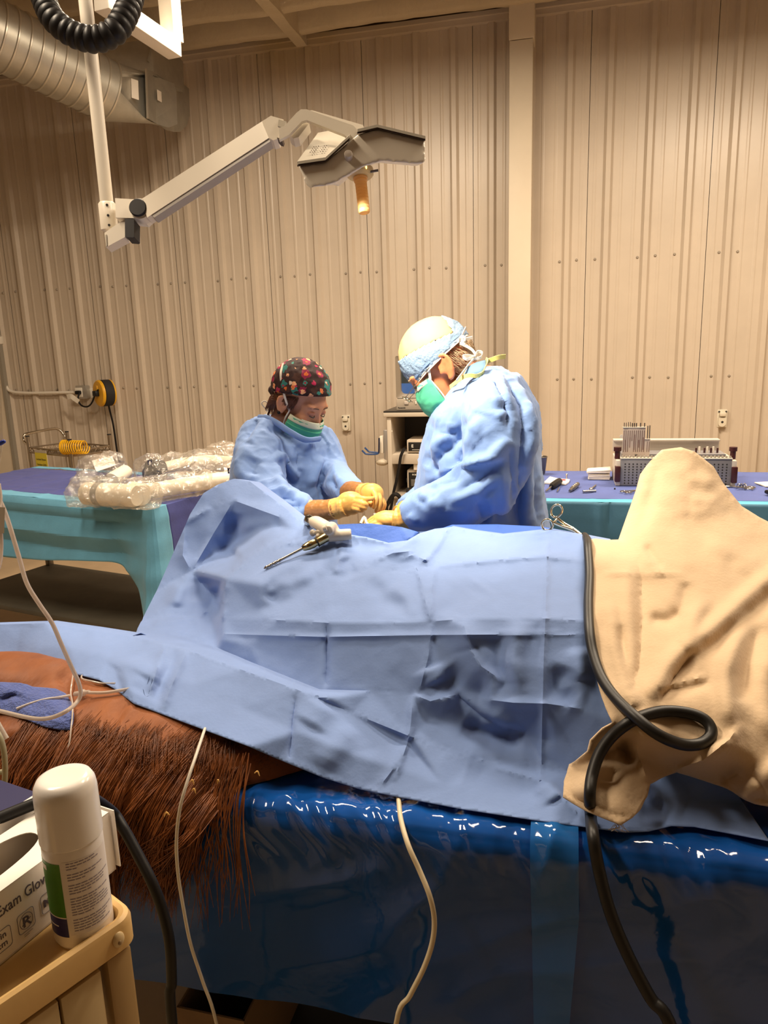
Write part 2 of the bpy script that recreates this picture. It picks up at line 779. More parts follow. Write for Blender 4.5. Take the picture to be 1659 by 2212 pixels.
def wall_metal():
    m = mat('wall_metal', (0.55, 0.465, 0.370), rough=0.33, var=0.04, vscale=3.0, bump=0.05, bscale=14.0, spec=0.5)
    nt = m.node_tree
    N, L = nt.nodes, nt.links
    b = N['Principled BSDF']
    # old water stain along the eave
    geo = N.new('ShaderNodeNewGeometry')
    sep = N.new('ShaderNodeSeparateXYZ')
    L.new(geo.outputs['Position'], sep.inputs[0])
    nz = N.new('ShaderNodeTexNoise')
    nz.inputs['Scale'].default_value = 1.6
    L.new(geo.outputs['Position'], nz.inputs['Vector'])
    mr = N.new('ShaderNodeMapRange')
    mr.inputs['From Min'].default_value = 3.55
    mr.inputs['From Max'].default_value = 3.9
    L.new(sep.outputs['Z'], mr.inputs['Value'])
    mx_ = N.new('ShaderNodeMapRange')
    mx_.inputs['From Min'].default_value = 1.1
    mx_.inputs['From Max'].default_value = 0.3
    ab = N.new('ShaderNodeMath')
    ab.operation = 'ADD'
    ab.inputs[1].default_value = 1.9
    L.new(sep.outputs['X'], ab.inputs[0])
    ab2 = N.new('ShaderNodeMath')
    ab2.operation = 'ABSOLUTE'
    L.new(ab.outputs[0], ab2.inputs[0])
    L.new(ab2.outputs[0], mx_.inputs['Value'])
    m1 = N.new('ShaderNodeMath')
    m1.operation = 'MULTIPLY'
    L.new(mr.outputs[0], m1.inputs[0])
    L.new(mx_.outputs[0], m1.inputs[1])
    m2 = N.new('ShaderNodeMath')
    m2.operation = 'MULTIPLY'
    L.new(m1.outputs[0], m2.inputs[0])
    L.new(nz.outputs['Fac'], m2.inputs[1])
    mix = N.new('ShaderNodeMixRGB')
    mix.inputs[2].default_value = (0.33, 0.21, 0.03, 1)
    L.new(m2.outputs[0], mix.inputs[0])
    src = b.inputs['Base Color'].links[0].from_socket
    L.new(src, mix.inputs[1])
    L.new(mix.outputs[0], b.inputs['Base Color'])
    return m


M_WALL = wall_metal()
M_PAINT = mat('cream_paint', (0.66, 0.57, 0.44), rough=0.5, var=0.03, vscale=4, bump=0.03, bscale=30)
M_FOAM = mat('foam_ceiling', (0.50, 0.41, 0.28), rough=0.9, var=0.06, vscale=5, bump=0.5, bscale=35)
M_SCREW = mat('screw_grey', (0.36, 0.31, 0.25), rough=0.4, metal=0.3)
M_FLOOR = mat('floor_concrete', (0.46, 0.34, 0.215), rough=0.5, var=0.14, vscale=2.2, bump=0.08, bscale=20)
M_WHITE = mat('white_enamel', (0.78, 0.72, 0.62), rough=0.35, spec=0.5)
M_BLACK = mat('black_rubber', (0.009, 0.008, 0.008), rough=0.45, spec=0.3)
M_BLACKM = mat('black_matte', (0.02, 0.018, 0.018), rough=0.7)
M_STEEL = mat('steel', (0.62, 0.58, 0.52), rough=0.22, metal=1.0)
M_DARK = mat('dark_interior', (0.03, 0.026, 0.022), rough=0.8)

RP = 0.286
RX0 = 1.177


def panel_profile():
    pts = []
    for k in range(3):
        c = RP * k + RP * 0.5
        for d, w, t, h_ in ((-0.095, 0.014, 0.006, 0.0035), (0, 0.036, 0.017, 0.030), (0.095, 0.014, 0.006, 0.0035)):
            pts += [(c + d - w, 0), (c + d - t, h_), (c + d + t, h_), (c + d + w, 0)]
    return [(-0.002, 0)] + pts + [(RP * 3 + 0.002, 0)]


def build_back_wall():
    root = thing('wall_back', 'ribbed beige metal panel wall behind the surgeons', None, (0, WALLY, 0), kind='structure')
    prof = sorted(panel_profile())
    # extra minor ribs at the panel start (those that wrapped round)
    me = None
    x_start = RX0 - RP * 0.5 - RP * 3 * 9
    for k in range(15):
        x = x_start + RP * 3 * k
        if me is None:
            P = np.array([[[p[0], -p[1], z] for z in (0.0, CEIL)] for p in prof])
            V, F = ggrid(P)
            o = mesh_obj('wall_panel', (V + v3((x, WALLY, 0)), F), M_WALL, root, smooth=0)
            me = o.data
            o.data.transform(Matrix.Translation((-x, 0, 0)))
            o.location = (x, 0, 0)
        else:
            o = bpy.data.objects.new('wall_panel', me)
            COL.objects.link(o)
            o.parent = root
            o.location = (x, 0, 0)
    # screw rows on the two girts
    sc = []
    for z in (2.163, 1.262):
        k = 0
        x = RX0
        while x > -6.0:
            for dx in ((-0.052, 0.075) if k % 2 == 0 else (-0.075, 0.052)):
                if k % 2 == 0 or dx < 0:
                    sc.append(glathe([(0.011, 0), (0.010, 0.004), (0.005, 0.008)], (x + dx, WALLY - 0.001, z + random.uniform(-.006, .006)), (0, -1, 0), 6))
            x -= RP
            k += 1
    s = mesh_obj('screws', join(*sc), M_SCREW, root, smooth=40)
    s['kind'] = 'stuff'
    return root


build_back_wall()
xL, xR, yF = -6.4, 4.6, -3.5
struct('floor', bbox(xL, xR, yF, WALLY + 0.1, -0.1, 0.0), M_FLOOR)
struct('wall_left', bbox(xL - 0.1, xL, yF, WALLY + 0.1, 0, 4.25), M_PAINT)
struct('wall_right', bbox(xR, xR + 0.1, yF, WALLY + 0.1, 0, 4.25), M_PAINT)
struct('wall_front', bbox(xL, xR, yF - 0.1, yF, 0, 4.25), mat('dim_room_wall', (0.10, 0.085, 0.07), rough=0.8))  # dark colour stands in for the dim room behind the viewer


def build_ceiling():
    root = thing('ceiling', 'foam coated ceiling with purlins over the back wall', None, (0, 2, 4.2), kind='structure')
    mesh_obj('ceiling_deck', bbox(xL, xR, yF, WALLY + 0.1, 4.16, 4.25), M_FOAM, root, smooth=0)
    # purlins under lumpy sprayed foam
    for i, y in enumerate([5.93, 5.55, 5.17, 4.79, 4.2, 3.4, 2.6, 1.4, 0.2]):
        n = 150 if i < 4 else 30
        xs = np.linspace(xL, xR, n)
        rings = []
        for x in xs:
            j = 0.018 * noise.noise((x * 1.7, y * 3.1, i)) + 0.008 * noise.noise((x * 7, y, i))
            b = 3.885 + j
            w = 0.05 + 0.4 * j
            rings.append(np.array([[x, y - 0.15, 4.17], [x, y - w - .03, b + 0.09], [x, y - w, b + 0.012], [x, y - w * 0.5, b], [x, y + w * 0.5, b], [x, y + w, b + 0.012], [x, y + w + .04, b + 0.12], [x, y + 0.15, 4.17]]))
        mesh_obj('purlin', gloft(rings), M_FOAM, root, smooth=50)
    rings = []
    for y in np.linspace(2.5, 6.1, 40):
        j = 0.012 * noise.noise((y * 3, 1, 2))
        w = 0.045 + j
        x = -2.0
        rings.append(np.array([[x - w * 1.6, y, 4.17], [x - w, y, 3.86 + j], [x + w, y, 3.86 + j], [x + w * 1.6, y, 4.17]]))
    mesh_obj('rafter', gloft(rings), M_FOAM, root, smooth=50)
    return root


build_ceiling()
# eave trim at the wall's top, brown timber showing beside the column
tr = struct('trim_1', join(bbox(xL, xR, WALLY - 0.045, WALLY - 0.0, CEIL - 0.035, CEIL + 0.0), bbox(xL, xR, WALLY - 0.07, WALLY, CEIL, CEIL + 0.03)), M_WALL, label='eave trim strip along the top of the back wall')
struct('trim_2', bbox(xL, xR, WALLY - 0.02, WALLY + 0.06, CEIL + 0.03, 4.17), mat('old_timber', (0.13, 0.085, 0.035), rough=0.8, var=0.3, vscale=6), label='brown timber above the eave trim')


def build_column():
    a, b = PY(1098.5, 500, 5.93), PY(1147, 500, 5.93)
    x0, x1 = a[0], b[0]
    zt = PY(1120, 86, 5.93)[2]
    root = thing('support_column', 'cream boxed steel column standing against the back wall', 'column', ((x0 + x1) / 2, 6.0, 0))
    mesh_obj('shaft', bbox(x0, x1, 5.93, 6.115, 0, zt, 0.004), M_PAINT, root)
    mesh_obj('column_cover', bbox(x0 - 0.004, x1 + 0.008, 5.922, 6.117, zt + 0.004, 4.1, 0.004), M_PAINT, root)
    return root


build_column()


# flat door leaf at the far left of the wall
dx = PY(37, 1010, WALLY - 0.05)[0]
d1 = thing('door_1', 'pale flat door at the left end of the back wall', None, (dx - 0.5, WALLY - 0.05, 0), kind='structure')
mesh_obj('door_leaf', bbox(dx - 0.95, dx - 0.02, WALLY - 0.065, WALLY - 0.038, 0.01, 2.1, 0.003), M_PAINT, d1)
mesh_obj('door_frame', join(bbox(dx - 0.02, dx + 0.012, WALLY - 0.075, WALLY - 0.035, 0, 2.14), bbox(dx - 1.0, dx + 0.012, WALLY - 0.075, WALLY - 0.035, 2.11, 2.15)), mat('frame_paint', (0.30, 0.27, 0.22), rough=0.5), d1, smooth=0)


# two latch brackets screwed on the wall
def wall_bracket(px_, py_, label):
    c = PY(px_, py_, WALLY - 0.035)
    s = 0.118
    R = thing('wall_bracket', label, 'bracket', (c[0], WALLY - 0.001, c[2] - s / 2), 'latch brackets on the back wall')
    M = mat('bracket_white', (0.66, 0.60, 0.48), rough=0.45)
    y = WALLY - 0.033
    mesh_obj('back_plate', gbox((c[0], WALLY - 0.018, c[2]), (0.075, 0.035, 0.135), None, 0.006), M, R)
    mesh_obj('hood', gbox((c[0], y - 0.012, c[2] + 0.034), (0.048, 0.04, 0.034), None, 0.01), M, R)
    a = [(0.028 * math.cos(t), -0.02 + 0.03 * math.sin(t)) for t in np.linspace(math.pi, 2 * math.pi, 9)]
    poly = [(-0.028, 0.02)] + a + [(0.028, 0.02)]
    mesh_obj('latch_lip', gprism(poly, (c[0], y, c[2] - 0.012), (1, 0, 0), (0, 0, 1), 0.0, 0.016), M, R)
    mesh_obj('keyhole', gcyl((c[0], y - 0.017, c[2] - 0.026), (c[0], y - 0.014, c[2] - 0.026), 0.009, None, 12), M_DARK, R)
    for dx in (-0.025, 0.025):
        mesh_obj('screw', gcyl((c[0] + dx, WALLY - 0.041, c[2] + 0.052), (c[0] + dx, WALLY - 0.03, c[2] + 0.052), 0.007, None, 10), M_DARK, R)


wall_bracket(747, 914, 'small cream latch bracket on the wall beside the monitor cart')
wall_bracket(1560, 904, 'small cream latch bracket on the wall above the instrument table')


# ------------------------------------------------------------------ conduit, outlet, cord reel
def build_electric():
    Y = WALLY - 0.045
    pts = [PY(-2, 742, Y), PY(0, 765, Y), PY(6, 810, Y), PY(14, 836, Y), PY(26, 846, Y), PY(60, 849, Y), PY(110, 848.5, Y), PY(166, 847.5, Y)]
    c = thing('conduit_pipe', 'cream electrical conduit bending along the wall to the outlet', 'conduit', pts[-1] - v3((0.3, 0, 0.02)))
    mesh_obj('pipe', gtube(pts, 0.014, 10, 5), M_WHITE, c)
    p = PY(-1, 735, Y)
    mesh_obj('pipe_fitting', gbox(p, (0.05, 0.06, 0.075), None, 0.012), M_WHITE, c)
    p = PY(178, 847, Y)
    o = thing('outlet_box', 'grey metal outlet box with a black plug in it', 'outlet', (p[0], WALLY, p[2] - 0.06))
    mg = mat('galv_box', (0.46, 0.43, 0.38), rough=0.35, metal=0.6)
    mesh_obj('box', gbox((p[0] + 0.01, Y, p[2]), (0.11, 0.07, 0.12), None, 0.006), mg, o)
    mesh_obj('face_plate', gbox((p[0] - 0.01, Y - 0.038, p[2]), (0.075, 0.006, 0.085), None, 0.004), M_WHITE, o)
    mesh_obj('plug', gbox((p[0] - 0.005, Y - 0.058, p[2]), (0.05, 0.04, 0.035), None, 0.01), M_BLACK, o)
    mesh_obj('back_bracket', gbox((p[0] + 0.09, WALLY - 0.012, p[2] - 0.015), (0.08, 0.02, 0.09), None, 0.004), M_WHITE, o)
    # reel
    q = PY(225, 849, 5.98)
    ax = v3((-0.537, -0.843, 0))
    ax /= np.linalg.norm(ax)
    r = thing('cord_reel', 'yellow and black cord reel hanging on the wall', 'cord reel', (q[0], q[1], q[2] - 0.13))
    my = mat('reel_yellow', (0.80, 0.42, 0.02), rough=0.4)
    f0 = q + ax * 0.045
    mesh_obj('side_disc', glathe([(0.0, 0.016), (0.07, 0.016), (0.108, 0.012), (0.118, 0.0), (0.118, -0.01)], f0, ax, 40), my, r)
    mesh_obj('drum', glathe([(0.112, 0.03), (0.118, 0.028), (0.118, -0.048), (0.112, -0.05)], q, ax, 40), M_BLACKM, r)
    mesh_obj('side_disc', glathe([(0.118, 0.0), (0.118, -0.012), (0.10, -0.02), (0.0, -0.022)], q - ax * 0.05, ax, 40), my, r)
    hx = np.cross(ax, (0, 0, 1))
    mesh_obj('handle_grip', gbox(f0 + ax * 0.03 + v3((0, 0, 0.0)), (0.07, 0.045, 0.05), np.stack([hx, ax, v3((0, 0, 1))], 1), 0.01), M_BLACK, r)
    mesh_obj('reel_arm', gbox(f0 + ax * 0.012 + v3((0, 0, 0.04)), (0.03, 0.02, 0.06), np.stack([hx, ax, v3((0, 0, 1))], 1), 0.006), my, r)
    b = q + v3((0.04, 0.08, 0))
    mesh_obj('wall_mount', gbox((q[0] + 0.0, WALLY - 0.05, q[2]), (0.05, 0.09, 0.08), None, 0.006), M_BLACKM, r)
    # cords
    Yc = 6.02
    k = [PY(172, 848, Yc), PY(169, 858, 6.0), PY(170, 868, 6.0), PY(178, 877, 5.99), PY(190, 878, 5.98), PY(199, 869, 5.95), PY(205, 853, 5.92), PY(212, 842, 5.9)]
    co = mesh_obj('electrical_cable', gtube(k, 0.0075, 8, 6), M_BLACK)
    tag(co, 'short looping black cord between wall outlet and yellow reel', 'cord')
    k = [PY(234, 872, 5.98), PY(238, 890, 6.03), PY(244, 915, 6.05), PY(248, 940, 6.06), PY(253, 975, 6.07), PY(260, 1010, 6.08), PY(266, 1060, 6.08), PY(275, 1140, 6.08)]
    k[-1][2] = 0.02
    co = mesh_obj('extension_cord', gtube(k, 0.0085, 8, 6), M_BLACK)
    tag(co, 'long black cord hanging straight down from the yellow reel', 'cord')
    # paper tag on the looping cord
    a = [PY(145, 858, 5.97), PY(153, 856, 5.96), PY(162, 862, 5.97), PY(170, 868, 5.975)]
    t = mesh_obj('cord_tag', gribbon(a, 0.045, (0.15, -0.1, 1), 5, 0.0008), mat('paper_tag', (0.75, 0.70, 0.60), rough=0.7))
    tag(t, 'curled white paper tag on the black power cord', 'tag')


build_electric()


# ------------------------------------------------------------------ air duct
def build_duct():
    mg = mat('galvanised', (0.50, 0.48, 0.42), rough=0.42, metal=0.75, var=0.12, vscale=7, bump=0.04, bscale=9)
    ms = mat('duct_seam', (0.62, 0.58, 0.50), rough=0.35, metal=0.8)
    P0, P1 = PD(-90, 33, 4.35), PD(232, 198, 5.05)
    L = np.linalg.norm(P1 - P0)
    ax = (P1 - P0) / L
    r = 0.195
    root = thing('air_duct', 'spiral galvanised air duct running under the ceiling at left', 'duct', (P1[0], P1[1], P1[2] - 0.3))
    mesh_obj('duct_pipe', glathe([(r, 0), (r, L)], P0, ax, 48), mg, root)
    n = 13
    for i in range(n):
        t = 0.06 + 0.93 * i / (n - 1)
        c = P0 + ax * L * t
        mesh_obj('seam_ring', glathe([(r, -0.008), (r + 0.008, -0.004), (r + 0.008, 0.004), (r, 0.008)], c, ax, 48), ms, root)
    # square-to-round transition and end box against the wall
    D2 = 5.18
    e_tr, e_br = PD(316, 150, D2), PD(320, 256, D2)
    e_tl, e_bl = PD(316, 150, D2) + v3((-0.12, 0.3, 0.03)), PD(320, 256, D2) + v3((-0.12, 0.3, 0.0))
    a = np.linspace(0, 2 * math.pi, 48, endpoint=False)
    x, y, z = basis(ax)
    ring0 = P1 + np.outer(np.cos(a) * r, x) + np.outer(np.sin(a) * r, y)
    near_l = PD(230, 262, 5.0)
    # rectangle in the plane facing right/back
    c = (e_tr + e_br) / 2 + v3((0.0, 0.16, 0))
    up = (e_tr - e_br) / 2
    dy = v3((0.05, 0.17, 0))
    ring1 = []
    for t in a:
        q = np.cos(t) * x + np.sin(t) * y
        s = np.array([q @ (dy / np.linalg.norm(dy)), q @ (up / np.linalg.norm(up))])
        s = s / max(abs(s[0]), abs(s[1]))
        ring1.append(c + dy * s[0] + up * s[1])
    mesh_obj('transition', gloft([ring0, np.array(ring1)]), mg, root, smooth=25)
    # boot: box from the transition to the wall, ending rounded
    w2 = PD(376, 182, 5.75)
    f0t, f0b = e_tr, e_br
    f1t, f1b = PD(376, 165, 5.7), PD(372, 245, 5.7)
    poly_f = [f0t, f1t, PD(378, 225, 5.7), PD(371, 248, 5.68), PD(356, 262, 5.55), PD(340, 262, 5.4), f0b]
    bk = v3((-0.02, 0.28, 0))
    V = np.array(poly_f + [p + bk for p in poly_f])
    V[7:, 1] = np.minimum(V[7:, 1], WALLY - 0.03)
    n = 7
    F = [list(range(n)), list(range(2 * n - 1, n - 1, -1))] + [[i, i + n, (i + 1) % n + n, (i + 1) % n] for i in range(n)]
    mesh_obj('end_box', (V, F), mg, root, smooth=25)
    mesh_obj('seam_flange', gtube([f0t + v3((0, -0.006, 0)), f0b + v3((0, -0.006, 0))], 0.009, 6, 2, smooth=False), ms, root)
    # upper plenum box behind
    V = np.array([PD(222, 98, 5.2), PD(330, 84, 5.3), PD(332, 156, 5.3), PD(222, 140, 5.2)])
    V = np.vstack([V, V + v3((0, 0.45, 0.0))])
    F = [[0, 1, 2, 3], [7, 6, 5, 4], [0, 4, 5, 1], [1, 5, 6, 2], [2, 6, 7, 3], [3, 7, 4, 0]]
    mesh_obj('plenum_box', (V, F), mg, root, smooth=20)
    V = np.array([PD(330, 84, 5.3), PD(374, 110, 5.75), PD(377, 165, 5.75), PD(318, 130, 5.25)])
    V = np.vstack([V, V + v3((-0.03, 0.2, 0.0))])
    mesh_obj('plenum_side', (V, F), mg, root, smooth=20)
    ml = mat('paper_label', (0.78, 0.70, 0.60), rough=0.6)
    for q in ([(283, 169), (298, 174), (299.5, 216), (284.5, 211)],):
        V = np.array([PD(p[0], p[1], 5.045) for p in q])
        V = np.vstack([V, V + v3((0, 0.003, 0))])
        mesh_obj('label_sticker', (V, F), ml, root, smooth=0)
    q = [(339, 193), (356.5, 203), (357.5, 226), (340, 216)]
    V = np.array([PD(p[0], p[1], d) for p, d in zip(q, (5.28, 5.42, 5.42, 5.28))])
    V = np.vstack([V, V + v3((0, 0.003, 0))])
    mesh_obj('label_sticker', (V, F), ml, root, smooth=0)


build_duct()


# ------------------------------------------------------------------ hanging frame + black corrugated hose
def build_frame_hose():
    a, b = PD(210, -6, 3.0), PD(372, 104, 3.45)
    b = v3((b[0], b[1], b[2]))
    d = b - a
    d[2] = 0
    ah = v3((a[0], a[1], b[2]))
    root = thing('hanging_frame', 'white square tube hanging frame under the ceiling', 'frame', (b[0], b[1], b[2] - 0.05))
    w = 0.075
    x, y, z = basis(b - a)
    R = np.stack([x, y, z], 1)
    L = np.linalg.norm(b - a)
    mesh_obj('bottom_bar', gbox((a + b) / 2 + z * 0.02, (w, w, L), R, 0.004), M_WHITE, root)
    t = v3((b[0], b[1], 4.1))
    mesh_obj('upright_bar', gbox((b + t) / 2 + v3((0, 0.01, 0.03)), (w * 0.98, w, 4.1 - b[2]), np.stack([v3((z[1], -z[0], 0)), v3((z[0], z[1], 0)), v3((0, 0, 1))], 1), 0.004), M_WHITE, root)
    for f in (0.55, 0.86):
        c = a + (b - a) * f + x * (-w * 0.52)
        if True:
            c2 = a + (b - a) * f + x * (w * 0.51)
            mesh_obj('bolt_hole', gcyl(c2 - x * 0.002, c2 + x * 0.003, 0.006, None, 8), M_DARK, root)
    # hose
    pts = [PD(84, -40, 1.95), PD(98, 8, 1.92), PD(118, 45, 1.9), PD(158, 74, 1.9), PD(205, 85, 1.9), PD(247, 68, 1.9), PD(272, 30, 1.92), PD(285, -10, 1.95), PD(290, -45, 2.0)]
    P = catmull(pts, 40)
    seg = np.concatenate([[0], np.cumsum(np.linalg.norm(np.diff(P, axis=0), axis=1))])
    rr = 0.0275 + 0.0050 * np.abs(np.sin(seg / 0.0215 * math.pi)) ** 0.7
    h = mesh_obj('corrugated_hose', gtube(P, rr, 20, 1, smooth=False), M_BLACK, smooth=60)
    tag(h, 'black corrugated hose looping down from the ceiling', 'hose')


build_frame_hose()

# ================================================================== SURGICAL LAMP
def quadprism(front, back_off, back_depth_off=None):
    pass


def build_lamp():
    K = 0.86

    def PD(x, y, d, _P=globals()['PD']):
        return _P(x, y, d * K)

    def gl(prof, *a_):
        return glathe([(r_ * K, h_ * K) for r_, h_ in prof], *a_)
    M = mat('lamp_enamel', (0.68, 0.62, 0.52), rough=0.34)
    Mt = mat('lamp_plate', (0.42, 0.38, 0.31), rough=0.9, spec=0.1)
    Mgap = mat('lamp_gap', (0.07, 0.045, 0.035), rough=0.6)
    dp = 2.5
    base = PD(234, 470, dp)
    root = thing('surgical_lamp', 'cream ceiling surgical lamp with long jointed arm over the surgeons', 'lamp', (base[0], base[1], 4.0))
    mesh_obj('drop_tube', gcyl((base[0], base[1], PD(231, 444, dp)[2]), (base[0], base[1], 4.15), 0.0215 * K, None, 24), M, root)
    z0, z1 = PD(236, 499, dp)[2], PD(232, 438, dp)[2]
    col = mesh_obj('collar', glathe([(0.020 * K, 0), (0.0285 * K, 0.004), (0.0285 * K, z1 - z0 - 0.006), (0.023 * K, z1 - z0)], (base[0], base[1], z0), (0, 0, 1), 28), M, root)
    fd = -v3((base[0], base[1], 0)) / np.linalg.norm(base[:2])
    for t in (0.17, 0.5, 0.85):
        c = v3((base[0], base[1], z0 + (z1 - z0) * t)) + fd * 0.0285 * K
        mesh_obj('set_screw', gcyl(c - fd * 0.001, c + fd * 0.0012, 0.0042 * K, None, 10), M_BLACKM, col)

    def slab(poly, d_front, thick, name, mt, par, dfun=None, bevel=False):
        n = len(poly)
        V = []
        for p in poly:
            d = d_front if dfun is None else dfun(p[0])
            V.append(PD(p[0], p[1], d))
        V = np.array(V)
        t = _f * thick * K
        V = np.vstack([V, V + t])
        F = [list(range(n)), list(range(2 * n - 1, n - 1, -1))] + [[i, i + n, (i + 1) % n + n, (i + 1) % n] for i in range(n)]
        return mesh_obj(name, (V, F), mt, par, smooth=30)
    # lower link under the collar
    slab([(225.5, 503), (262, 478), (270, 476), (270, 512), (229, 534)], 2.44, 0.05, 'lower_link', M, root)
    slab([(227, 508), (230, 506), (231, 530), (229, 533)], 2.437, 0.004, 'end_cap', Mt, root)
    # knuckle block with round black cover
    blk = slab([(248.5, 428), (300, 431), (312, 437), (320, 450), (318, 464), (308, 473), (286, 471), (250, 470)], 2.43, 0.07, 'knuckle_block', M, root)
    slab([(269.5, 472), (289.5, 474), (289.5, 511), (287, 513), (272, 512), (270, 509)], 2.42, 0.06, 'knuckle_shield', M_BLACKM, root)
    c = PD(300, 451, 2.426)
    mesh_obj('round_cover', gl([(0.0, 0.016), (0.026, 0.016), (0.0285, 0.012), (0.0285, 0.0)], c, -_f, 32), M_BLACKM, blk)
    mesh_obj('cover_rim', gl([(0.0335, 0.006), (0.0335, -0.04)], PD(303, 452, 2.426), -_f, 32), M, blk)
    # spring arm
    df = lambda x: 2.43 - (x - 300) / 300 * 0.28
    slab([(304, 431), (332, 414), (584, 252), (566, 263), (584, 300), (588, 303), (330, 471), (318, 470)][:1] + [(585, 251), (566, 262)][1:] + [(582, 297), (328, 463), (318, 470)], 0, 0.055, 'spring_arm', M, root, df)
    slab([(585, 250), (612, 258), (600, 300), (590, 303), (581, 298), (566, 262)], 2.155, 0.055, 'arm_end', M, root)
    slab([(326, 464), (581, 299), (586, 304), (333, 470)], 0, 0.045, 'arm_under_strip', mat('arm_strip', (0.36, 0.33, 0.30), rough=0.5), root, lambda x: df(x) + 0.004)
    slab([(602, 258), (618, 262), (612, 276), (600, 272)], 2.15, 0.05, 'joint_clip', Mt, root)
    slab([(598, 297), (612, 300), (610, 306), (604, 304)], 2.15, 0.03, 'joint_latch', Mgap, root)
    # yoke: flat bent bar, near and far leg
    yk = [(603, 276), (615, 272), (640, 244), (650, 236), (662, 236), (763, 271), (771, 279), (773, 292), (767, 322), (760, 345), (750, 345), (744, 333), (752, 308), (752, 299), (744, 291), (662, 259), (652, 262), (624, 291), (603, 302)]
    yoke = slab(yk, 2.06, 0.014, 'yoke', M, root)
    slab([(624, 291), (652, 262), (658, 260), (668, 266), (645, 296), (634, 299)], 2.08, 0.05, 'yoke_web', M, root)
    far = [(660, 240), (674, 238), (784, 270), (788, 278), (780, 285), (664, 250)]
    slab(far, 2.25, 0.014, 'yoke', M, root)
    # lamp head: two wings, the left one tipped towards the room
    front = [(643.5, 359), (702, 351), (757, 304), (775, 290), (815, 279), (918, 304), (918, 350), (905, 355), (825, 348), (785, 360), (722, 396), (700, 402), (668, 406), (660, 398)]

    def sh(x):
        t = np.clip((760 - x) / 117, 0, 1)
        return (42 * t - 6 * (1 - t), -44 * t + 4 * (1 - t))
    fr = np.array([PD(p[0], p[1], 2.0) for p in front])
    bk = np.array([PD(p[0] + sh(p[0])[0], p[1] + sh(p[0])[1] + (18 if p[1] > 345 and p[0] < 760 else 0), 2.22) for p in front])
    head = mesh_obj('lamp_head', voxel([gloft([fr, (fr + bk) / 2, bk])], 0.004, 4), M, root, smooth=60)

    def plate(fp, bp, d0, d1, up0, up1, name, mt):
        a = [PD(p[0], p[1], d0) for p in fp]
        b = [PD(p[0], p[1], d1) for p in bp]
        n = len(a)
        V = []
        for off in (up0, up1):
            V += [q + _u * off * 0.0011 for q in a] + [q + _u * off * 0.0011 for q in b]
        V = np.array(V)
        F = []
        for i in range(n - 1):
            F += [[i, i + 1, n + i + 1, n + i], [2 * n + i, 3 * n + i, 3 * n + i + 1, 2 * n + i + 1], [i, 2 * n + i, 2 * n + i + 1, i + 1], [n + i, n + i + 1, 3 * n + i + 1, 3 * n + i]]
        F += [[0, n, 3 * n, 2 * n], [n - 1, 3 * n - 1, 4 * n - 1, 2 * n - 1]]
        return mesh_obj(name, (V, F), mt, head, smooth=0)
    lf, lb = [(642, 358), (703, 349), (755, 301)], [(687, 295), (714, 290), (757, 296)]
    plate(lf, lb, 1.985, 2.2, 3, 9, 'top_plate', Mt)
    plate(lf, lb, 1.988, 2.2, -2, 2, 'plate_gap', Mgap)
    rf, rb = [(772, 287), (815, 277), (919, 302)], [(770, 288), (812, 280), (912, 305)]
    plate(rf, rb, 1.985, 2.2, 2, 8, 'top_plate', Mt)
    plate(rf, rb, 1.988, 2.2, -2, 2, 'plate_gap', Mgap)
    # vent slots on the left plate
    for i in range(5):
        for j in range(4):
            s, t = i / 5.0, j / 4.0
            x_, y_ = 670 + s * 24 + t * 11 + (8 if i > 2 else 0), 334 - t * 16 - s * 3
            dd = 2.035 + t * 0.055
            p = PD(x_, y_ - 5, dd - 0.02)
            mesh_obj('vent_slot', gbox(p, (0.0014, 0.008, 0.002), np.stack([_r, _f * 0.9 + _u * 0.44, _u], 1)), Mgap, head, smooth=0)
    c = PD(753, 338, 1.995)
    mesh_obj('pivot_knob', gl([(0.0, 0.018), (0.0095, 0.017), (0.011, 0.014), (0.011, -0.02)], c, -_f, 24), mat('knob_grey', (0.42, 0.36, 0.30), rough=0.4), yoke)
    # socket and sterile handle
    dh = 2.09
    ds = PD(781, 460, dh) - PD(775, 366, dh)
    dsn = ds / np.linalg.norm(ds)
    Mh = mat('socket_ivory', (0.74, 0.60, 0.34), rough=0.35, trl=0.3)
    c0 = PD(777, 362, dh)
    mesh_obj('handle_socket', gl([(0.028, 0.0), (0.038, 0.006), (0.038, 0.022), (0.033, 0.027), (0.0, 0.028)], c0, dsn, 32), Mh, root)
    for a_ in (-1.1, 0.5):
        x, y, z = basis(dsn)
        q = c0 + dsn * 0.014 * K + (-_f * math.cos(a_) + _r * math.sin(a_)) * 0.0378 * K
        mesh_obj('indicator_window', gell(q, (0.0022, 0.0022, 0.0055), None, 10, 6), mat('lit_window', (1, .8, .3), emit=(1.0, 0.72, 0.22), estr=3.0), root)
    mesh_obj('socket_pin', gcyl(PD(800, 371, dh - 0.02), PD(817, 368, dh - 0.02), 0.003, None, 10), mat('pin_dark', (0.12, 0.10, 0.09), rough=0.4, metal=.5), root)
    h0 = c0 + dsn * 0.029 * K
    Lh = np.linalg.norm(PD(787, 460, dh) - h0) / K
    prof = [(0.0, 0.0), (0.020, 0.0), (0.0205, 0.004), (0.017, 0.006), (0.019, 0.011), (0.0165, 0.014), (0.0172, 0.02)]
    k = 8
    for i in range(k):
        h = 0.022 + (Lh - 0.026) * i / k
        prof += [(0.0168, h), (0.0158, h + 0.002), (0.0168, h + 0.004)]
    prof += [(0.0165, Lh - 0.003), (0.0145, Lh), (0.0, Lh)]
    hm = mat('handle_amber', (0.95, 0.66, 0.28), rough=0.35, trl=0.5)
    mesh_obj('sterile_handle', gl(prof, h0, PD(787, 460, dh) - h0, 28), hm, root)
